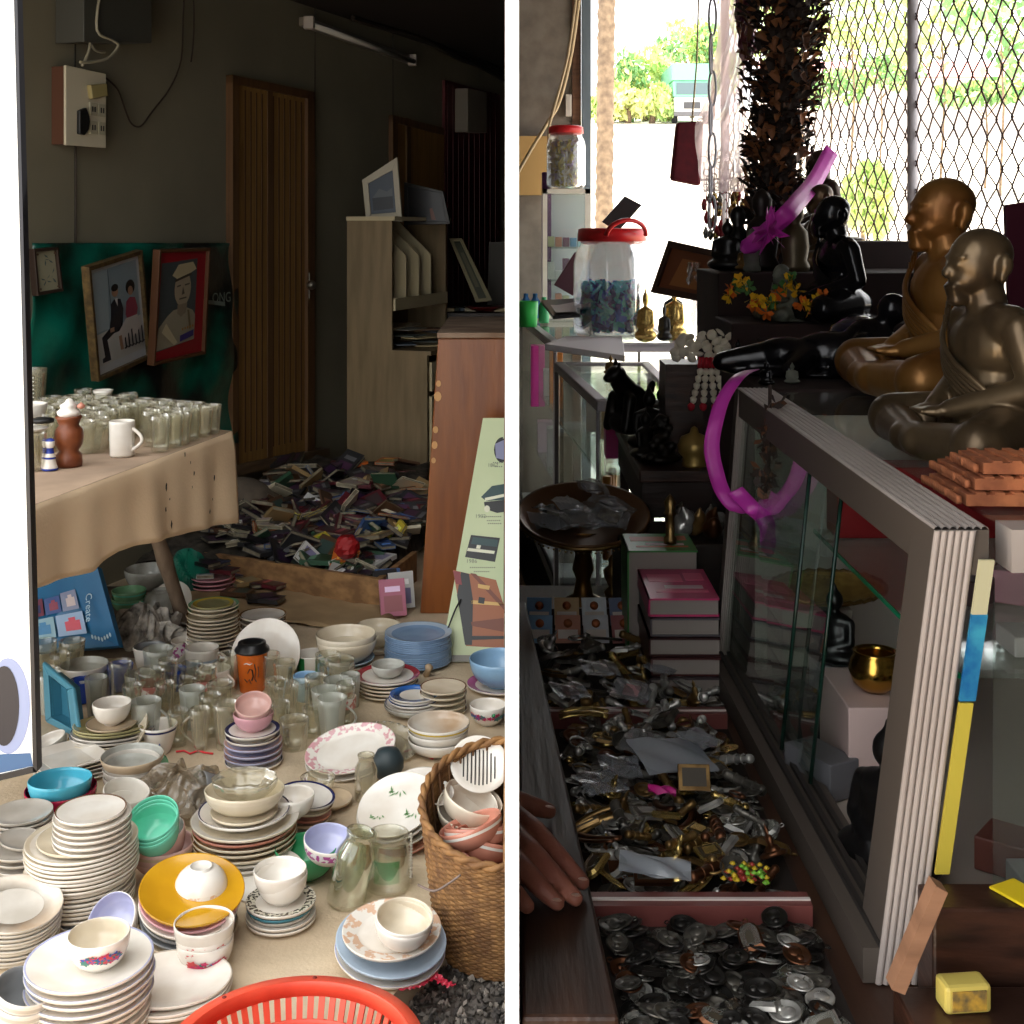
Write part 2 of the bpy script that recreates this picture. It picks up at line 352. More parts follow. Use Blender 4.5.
cp = [(pc('white_mat', (190,194,196)), FULL), (pc('paleblue', (142,160,168)), [(.06,.04),(.95,.04),(.95,.92),(.06,.92)]), (pc('curtain', (160,176,182)), [(.06,.04),(.36,.04),(.3,.6),(.06,.6)]),
 (pc('line', (60,72,84)), [(.355,.05),(.365,.05),(.37,.5),(.36,.5)]),
 (pc('floorw', (190,190,184)), [(.06,.62),(.95,.58),(.95,.92),(.06,.92)]),
 (pc('navy', (26,30,44)), [(.36,.38),(.44,.34),(.56,.36),(.6,.46),(.56,.62),(.5,.66),(.38,.66),(.24,.7),(.27,.84),(.28,.9),(.12,.9),(.12,.86),(.17,.85),(.14,.66),(.3,.6),(.34,.5)]),
 (pc('collar', (205,205,205)), [(.44,.34),(.5,.34),(.49,.42)]), (pc('skin', (168,130,104)), circ(.455,.27,.065,.055)), (pc('hair', (22,20,22)), circ(.455,.235,.07,.035)), (pc('skin', (168,130,104)), [(.3,.6),(.38,.6),(.38,.64),(.3,.64)]),
 (pc('rose', (150,62,80)), [(.66,.4),(.74,.37),(.84,.39),(.88,.5),(.84,.58),(.66,.6),(.62,.52)]), (pc('skirt', (196,190,184)), [(.62,.56),(.86,.56),(.9,.74),(.62,.78),(.44,.78),(.46,.66)]),
 (pc('hair', (22,20,22)), circ(.755,.275,.095,.07)), (pc('skin', (168,130,104)), circ(.75,.31,.052,.045)),
 (pc('skin', (168,130,104)), [(.44,.7),(.5,.7),(.52,.84),(.46,.84)])]
for k in range(6):
    u = .55+.065*k; cp.append((pc('navy', (26,30,44)), [(u,.74-.03*(k%3)),(u+.025,.73-.03*(k%3)),(u+.035,.84),(u+.005,.85)])); cp.append((pc('navy', (26,30,44)), [(u-.02,.83),(u+.05,.82),(u+.05,.835),(u-.02,.845)]))
framed('framed_photograph', q, .035, .018, M_gold, cp, 'framed photograph of a seated couple, man in dark suit, woman in pink', 'picture')
q = [Wl(160,250,.18), Wl(211,248,.15), Wl(206,354,.11), Wl(154,366,.13)]
cm = [(pc('redmat', (150,22,36)), FULL), (pc('slate', (70,78,80)), [(.08,.1),(.82,.07),(.82,.86),(.06,.92)]), (pc('uniform', (158,150,128)), [(.08,.7),(.24,.6),(.36,.55),(.6,.53),(.76,.57),(.82,.62),(.82,.86),(.06,.91)]),
 (pc('face', (166,152,128)), circ(.53,.35,.17,.17,20)), (pc('cap', (190,176,140)), [(.3,.22),(.42,.12),(.72,.1),(.8,.17),(.7,.2),(.42,.26)]), (pc('capband', (70,60,48)), [(.36,.26),(.7,.2),(.7,.225),(.36,.285)]),
 (pc('shade', (96,86,72)), [(.4,.32),(.48,.31),(.48,.325),(.4,.335)]), (pc('shade', (96,86,72)), [(.56,.31),(.66,.3),(.66,.315),(.56,.325)]), (pc('shade', (96,86,72)), [(.52,.33),(.56,.4),(.5,.41)]), (pc('shade', (96,86,72)), [(.45,.44),(.6,.43),(.6,.445),(.45,.455)]),
 (pc('neck', (140,126,106)), [(.42,.5),(.62,.49),(.6,.58),(.5,.62),(.42,.58)]), (pc('medal', (60,50,120)), [(.5,.8),(.78,.76),(.78,.82),(.5,.86)]), (pc('sash', (196,184,150)), [(.12,.74),(.2,.66),(.45,.86),(.38,.88)]), (pc('braid', (120,104,74)), [(.62,.56),(.66,.56),(.72,.74),(.68,.75)])]
for k in range(5): cm.append((pc('medal2', (170,120,50)), circ(.54+.05*k,.74-.005*k,.018,.014,8)))
framed('framed_portrait', q, .035, .014, M_brf, cm, 'framed portrait of a man in uniform and cap with a red mat', 'picture')
# ------------------------------------------------------------------ bookcase
M_bc = wood('bookcase_ply', (136, 116, 84), (118, 100, 70), .6, 8, 8, 1.0, .05); M_bcl = mat('bookcase_edge', (190, 176, 140), .5); M_bcd = mat('bookcase_in', (104, 78, 54), .7)
e = empty('bookcase', P(392,465,6.9)*1, 'tall wood-grain bookcase cabinet with open slanted dividers, near the ply door', 'bookcase'); O = Vector((-.637, 6.9, 0)); e.location = O
ang = math.atan2(.8, .246); R_ = Matrix.Rotation(ang, 4, 'Z'); lean = Matrix.Identity(4)
def lb(mb, u0, u1, v0, v1, z0, z1, mi=0): mb.box((u0, v0, z0), (u1, v1, z1), mi, R_)
m = MB(); lb(m, 0,.85,-.2,.26,0,.02); lb(m, 0,.02,-.2,.26,.02,.84); lb(m, .83,.85,-.2,.26,.02,.84); lb(m,.02,.83,.24,.26,.02,.84); m.obj('lower_body', M_bc, e)
m = MB(); lb(m, 0,.85,-.22,.26,.84,.862); m.obj('desk_top', M_bc, e)
m = MB(); lb(m, .03,.42,-.215,-.2,.05,.62); m.obj('door', M_bcl, e); m = MB(); lb(m, .43,.82,-.215,-.2,.05,.62); m.obj('door', M_bcl, e)
m = MB(); lb(m, .03,.82,-.215,-.2,.65,.8); m.obj('drawer', M_bcl, e)
m = MB(); lb(m, 0,.02,.0,.26,.862,1.55); m.obj('side_panel', M_bc, e); m = MB(); lb(m, .83,.85,.0,.26,.862,1.55); m.obj('side_panel', M_bc, e)
m = MB(); lb(m, .02,.83,.24,.26,.862,1.53); m.obj('back_panel', M_bcd, e)
m = MB(); lb(m, -.01,.87,-.02,.26,1.55,1.572); m.obj('top', M_bcl, e)
m = MB(); lb(m, .02,.83,.0,.24,1.10,1.115); lb(m, .02,.83,-.012,.0,1.07,1.135,1); m.obj('shelf', [M_bc, M_bcl], e)
m = MB(); lb(m, .02,.55,.05,.24,.955,.968); m.obj('shelf', M_bcl, e)
for k in range(3):
    u = .2+.19*k; m = MB(); 
    m.prism([R_ @ Vector(p) for p in ((u,0.0,1.115),(u,0.24,1.115),(u,0.24,1.55),(u,.2,1.55),(u,0.0,1.36))], R_ @ Vector((.012,0,0))); m.obj('divider', M_bcl, e)
# papers on the desk top
def local(u, v, z): return O+R_ @ Vector((u, v, z))
pcs = [(176,160,120),(96,104,96),(70,80,92),(150,140,110),(110,84,60),(130,130,120)]
names = ['tan','grey','blue','cream','brown','pale']
for k in range(12):
    u = rnd.uniform(.12,.7); v = rnd.uniform(-.1,.1); w_ = rnd.uniform(.1,.16); a_ = rnd.random()*3; z = .865+.008*k
    m = MB(); m.box((-w_/2,-w_*.7,0),(w_/2,w_*.7,.006)); m.obj('magazine', mat('paper_'+names[k%6], pcs[k%6], .6), loc=local(u,v,z), rot=(0,0,a_), label='dusty magazine lying on the desk shelf of the bookcase', cat='magazine', group='magazines on the bookcase desk')
# frames on top of it
q = [P(362,180,7.05), P(397,157,7.0), P(402,222,7.0), P(366,221,7.05)]
framed('framed_print', q, .02, .035, mat('frame_white', (176,168,148), .5), [(pc('bluegrey', (62,72,84)), FULL), (pc('mount_dark', (38,44,52)), [(.1,.5),(.5,.42),(.9,.6),(.9,.9),(.1,.9)]), (pc('hill', (84,92,98)), [(.1,.5),(.4,.3),(.7,.45),(.9,.4),(.9,.6)])], 'white-framed blue print leaning on top of the bookcase', 'picture')
q = [P(404,182,7.35), P(443,191,7.3), P(450,224,7.3), P(404,225,7.35)]
framed('framed_print', q, .02, .02, mat('frame_black', (26,24,22), .4), [(pc('black', (16,16,18)), FULL), (pc('figure', (96,48,30)), [(.6,.6),(.68,.55),(.74,.95),(.62,.95)])], 'black-framed dark picture beside the white-framed print on the bookcase', 'picture')
q = [P(449,238,8.0), P(462,238,8.0), P(492,300,7.85), P(476,302,7.85)]
framed('framed_print', q, .02, .02, mat('frame_pale', (134,126,96), .5), [(pc('greyp', (72,74,62)), FULL), (pc('greyp2', (100,98,80)), [(.25,.2),(.75,.2),(.75,.8),(.25,.8)])], 'narrow pale frame leaning against the dark table near the maroon door', 'picture')
m = MB(); m.prism([P(489,242,8.3),P(506,242,8.3),P(506,310,8.3),P(487,310,8.3)], (0,.03,0)); m.obj('grey_board', mat('board_grey', (70,66,60), .7), label='grey board standing behind the dark table by the maroon door', cat='board')
# dark table at the back
e = empty('side_table', (-.3,8.1,0), 'dark wooden table loaded with dusty odds, behind the orange cabinet', 'table')
M_dk = wood('dark_wood', (44, 28, 20), (30, 20, 15), .5)
m = MB(); m.box((-.25,-.3,.93),(.27,.35,1.0)); m.obj('table_top', M_dk, e)
m = MB(); m.box((-.25,-.28,.2),(.27,.3,.93)); m.obj('body', M_dk, e)
for k in range(7):
    m = MB(); w_ = rnd.uniform(.04,.08); m.box((-w_,-w_*.6,0),(w_,w_*.6,.02)); m.obj('magazine', mat('paper_'+names[k%6], pcs[k%6], .6), loc=(-.42+.06*k, 7.95+.05*(k%3), 1.003), rot=(0,0,k), label='dusty booklet lying on the dark table near the maroon door', cat='magazine', group='booklets on the dark table')
m = MB(); m.lathe([(0,0),(.05,0),(.12,.03),(.125,.035),(.05,.008),(0,.008)], 24); m.obj('bowl', mat('redbowl', (92,26,22), .3), loc=(-.17,7.95,1.0), label='dark red dish on the dark table near the maroon door', cat='dish')
# ------------------------------------------------------------------ orange cabinet
M_or = wood('orange_wood', (134, 76, 30), (108, 56, 22), .35, 6, 6, .8, .1)
e = empty('cabinet', (-.2,5.5,0), 'orange varnished wooden cabinet with worn corners and a dusty top', 'cabinet')
m = MB()
pts = [P(420,613,5.08), P(438,338,5.08)]
x0 = pts[0].x+.2; x1 = pts[1].x+.2; zt = pts[1].z
m.prism([(x0,-.42,0),(.19,-.42,0),(.19,-.42,zt),(x1,-.42,zt)], (0,.9,0)); m.obj('body', M_or, e, bevel=.006)
m = MB(); m.prism([(x1-.004,-.435,zt),(.19,-.435,zt-.0),(.19,.5,zt),(x1-.004,.5,zt)], (0,0,.022)); m.obj('top', mat('dusty_top', (150,128,108), .85, c2=(110,84,64), scale=6), e, bevel=.004)
m = MB(); m.box((x1+.0,-.424,.1),(x1+.03,-.421,1.0)); 
for k,(z,s_) in enumerate(((.85,.015),(.72,.011),(.66,.012),(.6,.009),(.9,.01))):
    mm = MB(); mm.prism([(x0+(x1-x0)*z/zt+.014+a_,-.4235,z+b_) for a_, b_ in circ(0,0,s_,s_*1.3,9)], (0,.002,0)); mm.obj('worn_spot', mat('bare_wood', (196,150,100), .8), e)
# ------------------------------------------------------------------ poster board leaning on it
tl, bl, tr, br = P(483,418,4.92), P(440,664,4.52), P(505.5,419,4.92), P(505.5,690,4.52)
bl = Vector((P(440,640,4.5).x, 4.5, .005)); br = Vector((-.03,4.5,.005)); tr = Vector((-.03,4.92,tl.z)); 
q = [tl, tr, br, bl]
e = empty('poster_board', (bl+br)/2, 'pale green printed board with pianos and pictures, leaning on the orange cabinet', 'poster'); c = e.location
ql = [p-c for p in q]; n = (ql[3]-ql[0]).cross(ql[1]-ql[0]).normalized(); n = -n if n.y > 0 else n
m = MB(); m.prism(ql, n*-.008); m.obj('board', mat('poster_green', (196, 206, 166), .5, c2=(182,196,154), scale=3), e)
def pt(x, y):
    # pixel on the board plane
    dr = Vector(((x-512)/FP, 1, -(y-HY)/FP)); o_ = Vector((0,0,EYE)); t = (q[3]-o_).dot(n)/dr.dot(n); return o_+dr*t-c
def flat(mb, pix, mi, k): mb.add([pt(x,y)+n*(.0006*k) for x, y in pix], [tuple(range(len(pix)))], mi)
pm = [pc('pgreen',(24,60,62)), pc('pblack',(14,16,20)), pc('pwood',(150,84,44)), pc('pwood2',(110,52,28)), pc('pcream',(214,214,190)), pc('pred',(120,20,28)), pc('poval',(126,128,160)), pc('ptext',(120,126,110)), pc('pgold',(200,160,90))]
m = MB(); XR = 504.0
flat(m, [(x,y) for x, y in circ(503,450,9,13,20) if x < XR+.5]+[(XR,462.5),(XR,438)][::1], 1, 1); 
flat(m, [(495,444),(XR,440),(XR,460),(496,458)], 6, 2)
flat(m, [(481,497),(487,491),(492,486),(XR,484),(XR,500),(486,501)], 0, 1); flat(m, [(484,502),(XR,500),(XR,512),(497,513),(485,509)], 1, 1); flat(m, [(485,498),(XR,494),(XR,497),(485,501)], 4, 2); flat(m, circ(487,509,3,3.5,10), 4, 3)
flat(m, [(471,535),(500,538),(495,562),(465,557)], 1, 1); flat(m, [(473,537),(498,540),(497,547),(471,544)], 0, 2); flat(m, [(468,548),(495,551),(494,554),(467,551)], 4, 2); flat(m, [(477,545),(481,545.5),(480,549),(476,548.5)], 4, 3)
flat(m, [(453,570),(496,580),(XR,606),(XR,648),(466,646)], 2, 1)
flat(m, [(461,572),(469,574),(473,600),(472,645),(465,645),(457,595)], 1, 2); flat(m, [(453,571),(460,572),(462,585),(456,584)], 5, 3); flat(m, [(470,573),(476,574),(XR,604),(XR,610)], 3, 2); flat(m, [(471,600),(XR,603),(XR,606),(471,604)], 8, 2); flat(m, [(471,622),(XR,618),(XR,632),(472,626)], 3, 2); flat(m, [(472,636),(XR,636),(XR,639),(472,640)], 1, 2)
flat(m, [(478,584),(490,586),(489,590),(478,588)], 8, 3); flat(m, [(479,597),(485,598),(484,604),(478,603)], 1, 3)
for (x, y, w_) in ((493,462,10),(495,466,8),(482,516,20),(487,520,15),(488,523,14),(470,567,26),(474,571,16)):
    for s_ in range(int(w_/2)): flat(m, [(x+s_*2,y),(x+s_*2+1.3,y),(x+s_*2+1.2,y+1.2),(x+s_*2-.1,y+1.2)], 7, 1)
m.obj('print', pm, e)
for body, x, y in (('1867', 487.5, 467), ('1902', 475, 518), ('1986', 466, 563)):
    p = pt(x, y)+n*.001; ex = (q[1]-q[0]).normalized(); ey = n.cross(ex); text('year_lettering', body, .02, pm[7], p, Matrix((ex,ey,n)).transposed().to_euler(), e)
m = MB(); m.prism([bl-c+n*.001, br-c+n*.001, br-c+n*.001+Vector((0,.03,.035)), bl-c+n*.001+Vector((.004,.03,.035))], n*.004); m.obj('edge_strip', mat('strip_grey', (128,124,116), .4), e)
cable([pt(461,600)+c+n*.01, pt(455,612)+c+n*.02, pt(448,630)+c+n*.02, pt(443,640)+c+n*.02], .003, M_blk, 'thin black stick resting against the green poster board', name='stick')
# ------------------------------------------------------------------ crockery kit
CACHE = {}
def plate_mesh(R, h, c1, c2, deep=0, n=48, well=.66, oval=1.0, band=None):
    key = ('plate', round(R,3), round(h,3), c1.name, c2.name, deep, oval, band)
    if key in CACHE: return CACHE[key]
    t = .0056; m = MB(); w = R*well; b = band or well
    pr = [(0,.0025),(w*.78,.0025),(w*.8,0),(w*.86,0),(w*.89,.003),(w+.002,.005+deep*.4)]
    pr += [(R*.985, h-.0046, 0), (R, h, 0), (R*.993, h+.0018, 0)]
    ri = R*(.97 if band is None else .965)
    pr += [(ri, h+.0008, 1)]
    if band: 
        f = (ri-R*band)/(ri-w) if ri > w else 0
        zz = (h+.0008)+((.004+t+deep*.3)-(h+.0008))*min(1,f); pr += [(R*band, zz, 1)]
    pr += [(w+.001, .004+t+deep*.3, 0), (w*.9, .0035+t, 0), (0, .0033+t, 0)]
    m.lathe(pr, n, sy=oval); me = m.mesh('plate', [c1, c2]); CACHE[key] = me; return me
def bowl_mesh(R, H, c1, c2, foot=.42, t=.003, p=1.0, n=48, oval=1.0, inner=None, band=.8, scallop=0, steep=1.0):
    inner = inner or c1
    key = ('bowl', round(R,3), round(H,3), c1.name, c2.name, inner.name, foot, p, oval, scallop, band, steep)
    if key in CACHE: return CACHE[key]
    m = MB(); fr = R*foot; fh = H*.09; pr = [(0,fh*.8),(fr*.86,fh*.8),(fr*.9,0),(fr,0),(fr*1.0,fh)]
    K = 12
    for i in range(1, K+1):
        s = i/K; r = fr+(R-fr)*math.sin(s*PI/2)**p; z = fh+(H-fh)*(1-math.cos(s*PI/2))**steep
        pr.append((r, z, 1 if z/H > band and s < 1 else 0))
    pr.append((R-t*.5, H+t*.5, 0))
    for i in range(K, -1, -1):
        s = i/K; r = fr+(R-fr)*math.sin(s*PI/2)**p-t; z = fh+(H-fh)*(1-math.cos(s*PI/2))**steep+(t*1.1 if s < .6 else 0)
        pr.append((max(r,.001), z, 2))
    pr.append((0, pr[-1][1], 2))
    wob = (lambda a, k: 1+scallop*math.cos(a*12)*(k/30.0)) if scallop else None
    m.lathe(pr, n, sy=oval, wob=wob); me = m.mesh('bowl', [c1, c2, inner]); CACHE[key] = me; return me
def cup_mesh(R, H, c1, c2, r0=.7, t=.003, inner=None, b0=.0, b1=0.0, n=36):
    inner = inner or c1
    key = ('cup', round(R,3), round(H,3), c1.name, c2.name, inner.name, r0, b0, b1)
    if key in CACHE: return CACHE[key]
    m = MB(); f = R*r0; pr = [(0,.003),(f*.8,.003),(f*.85,0),(f*.95,0),(f+.001,.004)]
    K = 12
    for i in range(1, K+1):
        s = i/K; r = f+(R-f)*(s**.7); z = .004+(H-.004)*s; pr.append((r, z, 1 if b0 < (s-.5/K) < b1 else 0))
    pr.append((R-t*.5, H+.001, 0))
    for i in range(K, 0, -1):
        s = i/K; r = f+(R-f)*(s**.7)-t; pr.append((r, .004+(H-.004)*s, 2))
    pr += [(f-t,.008,2),(0,.007,2)]
    m.lathe(pr, n); me = m.mesh('cup', [c1, c2, inner]); CACHE[key] = me; return me
def glass_mesh(R, H, mt, r0=.8, n=28, facet=0):
    key = ('glass', round(R,3), round(H,3), mt.name, r0, facet)
    if key in CACHE: return CACHE[key]
    f = R*r0; t = .0022; m = MB(); K = 6
    pr = [(0,.002),(f*.7,0),(f*.96,.0005),(f,.004)]+[(f+(R-f)*i/K, .004+(H-.004)*i/K) for i in range(1,K+1)]
    pr += [(R-t*.5,H+.001)]+[(f+(R-f)*i/K-t, .004+(H-.004)*i/K) for i in range(K,0,-1)]+[(f-t*1.5,.014),(0,.012)]
    wob = (lambda a, k: 1+.035*math.cos(a*facet)*(1 if 4 < k < 9 else 0)) if facet else None
    m.lathe(pr, n if not facet else 48, wob=wob); me = m.mesh('glass', [mt]); CACHE[key] = me; return me
def handle(parent, mt, R, H, ang=0, w=.0045, out=.03, name='handle'):
    m = MB(); pts = [(R*.93+out*math.sin(PI*i/10)*1.0, 0, H*(.2+.6*i/10)) for i in range(11)]; pts = [(R*.8,0,H*.2)]+pts+[(R*.85,0,H*.8)]
    m.tube(pts, w, n=8); return m.obj(name, mt, parent, rot=(0,0,ang))
CR = {}
def cer(name, c, c2=None, **k):
    CR[name] = mat('glaze_'+name, c, k.pop('rough', .22), c2=c2 or tuple(int(v*.9) for v in c), scale=k.pop('scale', 9), amt=k.pop('amt', .55), coat=.3, **k)
cer('white', (238,233,224), (222,213,200)); cer('cream', (226,214,190), (204,190,164)); cer('ivory', (232,221,200), (208,194,170)); cer('greyish', (214,208,198), (190,182,170))
cer('pinkish', (220,178,168)); cer('pink', (226,168,178)); cer('salmon', (206,140,118), (186,120,100)); cer('blue', (132,162,196), (120,148,182)); cer('paleblue', (186,204,222)); cer('royal', (52,106,186)); cer('navy', (44,48,92)); cer('teal', (60,128,146))
cer('mint', (122,222,190), (108,206,176)); cer('cyan', (84,190,216)); cer('crimson', (176,22,66)); cer('mustard', (206,154,30), (190,138,26)); cer('yellow', (214,186,72)); cer('green', (58,150,98)); cer('palegreen', (140,196,150)); cer('lavender', (186,188,220)); cer('grey', (136,138,140)); cer('red', (176,60,70)); cer('goldline', (150,112,70)); cer('beige', (200,178,148)); cer('brownrim', (120,84,60)); cer('olive', (168,160,112)); cer('orange', (226,110,30)); cer('pinklid', (214,40,120)); cer('skyblue', (150,190,224)); cer('violetprint', (170,90,150)); cer('cloudy', (196,198,190), (150,146,136))
CR['dirty'] = mat('glaze_dirty', (226,220,208), .25, c2=(170,136,98), scale=6, amt=.35, coat=.3)
CR['print_red'] = mat('glaze_print_red', (228,222,212), .25, c2=(208,156,160), scale=60, amt=.5, sharp=True, coat=.3)
CR['print_flower'] = mat('glaze_print_flower', (228,224,218), .25, c2=(196,60,96), scale=55, amt=.5, sharp=True, coat=.3)
CR['print_blue'] = mat('glaze_print_blue', (222,222,222), .25, c2=(60,84,150), scale=55, amt=.5, sharp=True, coat=.3)
CR['print_dots'] = mat('glaze_print_dots', (222,216,196), .25, c2=(70,66,60), scale=150, amt=.5, sharp=True, coat=.3)
CR['print_violet'] = mat('glaze_print_violet', (232,226,232), .25, c2=(176,84,150), scale=90, amt=.5, sharp=True, coat=.3)
CR['print_peach'] = mat('glaze_print_peach', (228,222,212), .25, c2=(214,178,150), scale=50, amt=.5, sharp=True, coat=.3)
CR['print_green'] = mat('glaze_print_green', (234,234,228), .25, c2=(88,140,84), scale=22, amt=.5, sharp=True, coat=.3)
G_clear = glass('glass_clear', (246,246,240), .07, .06, .35, noise=30, edge=(214,206,186)); G_dusty = glass('glass_dusty', (240,238,228), .2, .15, .4, noise=25, edge=(210,202,180)); G_green = glass('glass_green', (150,215,185), .1, .05, .5)
G_frost = glass('glass_frosted', (232,236,230), .4, .3, .3)
COLN = dict(white='white', cream='cream', ivory='ivory', greyish='pale grey', pinkish='pale pink', pink='pink', salmon='salmon', blue='slate blue', paleblue='pale blue', royal='royal blue', navy='navy', teal='teal', mint='mint green', cyan='cyan', crimson='crimson', mustard='mustard yellow', yellow='yellow', green='green', palegreen='pale green', lavender='lavender', grey='grey', red='red', beige='beige', goldline='gold', dirty='stained white', brownrim='brown', olive='olive', orange='orange', skyblue='sky blue', cloudy='cloudy', print_red='red print', print_flower='floral print', print_blue='blue print', print_dots='dotted', print_violet='violet print', print_peach='peach print', print_green='bamboo print', violetprint='violet', pinklid='magenta')
ORD_ = ['top', 'second from the top', 'third from the top', 'fourth from the top', 'fifth from the top', 'sixth from the top', 'seventh from the top', 'eighth from the top', 'ninth from the top', 'tenth from the top', 'eleventh from the top', 'twelfth from the top', 'thirteenth from the top', 'fourteenth from the top', 'fifteenth from the top', 'sixteenth from the top', 'seventeenth from the top', 'eighteenth from the top', 'nineteenth from the top', 'twentieth from the top']
ORD = ['topmost']+[w_.split()[0]+' down' for w_ in ORD_[1:]]
DEC = {}  # printed decoration parts
def flowers(parent, R, H, f=.62, seed=1, n=26, span=1.3, a0=-PI/2, cols=None, foot=.45):
    """small printed flower spray on the outside of a bowl, a part of it"""
    rr = random.Random(seed); m = MB(); cols = cols or [mat('dec_rose',(196,40,96),.3), mat('dec_blue',(50,84,168),.3), mat('dec_leaf',(60,120,110),.3), mat('dec_red',(206,70,70),.3)]
    for k in range(n):
        a = a0+rr.uniform(-span/2, span/2); s = rr.uniform(.006, .014)*(R/.07); z = H*(f+rr.uniform(-.1,.1)); zz = z/H
        fr = R*foot; ss = math.acos(max(-1,min(1,1-zz)))/(PI/2); r = fr+(R-fr)*math.sin(ss*PI/2)+.0012
        c = Vector((r*math.cos(a), r*math.sin(a), z)); t = Vector((-math.sin(a), math.cos(a), 0)); up = Vector((math.cos(a)*.35, math.sin(a)*.35, 1)).normalized()
        q = [c+t*s*math.cos(b)*(1+.3*math.cos(5*b))+up*s*.7*math.sin(b)*(1+.3*math.cos(5*b)) for b in [2*PI*i/10 for i in range(10)]]
        m.add(q, [tuple(range(10))], rr.randrange(len(cols)))
    return m.obj('flower_print', cols, parent)
def item(kind, R, c1='white', c2=None, c3=None, loc=(0,0,0), rot=(0,0,0), label='', H=None, group=None, **k):
    a = CR[c1] if isinstance(c1, str) else c1; b = (CR[c2] if isinstance(c2, str) else c2) if c2 else a; c = (CR[c3] if isinstance(c3, str) else c3) if c3 else a
    if kind in ('plate', 'saucer', 'soup', 'platter'):
        H = H or (R*.16 if kind != 'soup' else R*.24); me = plate_mesh(R, H, a, b, deep=(.008 if kind == 'soup' else 0), **k)
        nm = {'plate':'dinner_plate','saucer':'saucer','soup':'soup_plate','platter':'platter'}[kind]; ct = {'plate':'plate','saucer':'saucer','soup':'plate','platter':'platter'}[kind]
    elif kind == 'bowl': H = H or R*.85; me = bowl_mesh(R, H, a, b, inner=c, **k); nm = 'bowl'; ct = 'bowl'
    elif kind == 'cup': H = H or R*1.4; me = cup_mesh(R, H, a, b, inner=c, **k); nm = 'cup'; ct = 'cup'
    elif kind == 'glass': H = H or R*3; me = glass_mesh(R, H, a, **k); nm = 'drinking_glass'; ct = 'glass'
    o = ob(nm, me, None, loc, rot, label=label, cat=ct, group=group); return o
def tiltm(deg, az): # tilt so that the thing leans down towards azimuth az (degrees, 0=+X, 90=+Y)
    a = math.radians(az); ax = Vector((-math.sin(a), math.cos(a), 0)); return Matrix.Rotation(math.radians(deg), 3, ax)
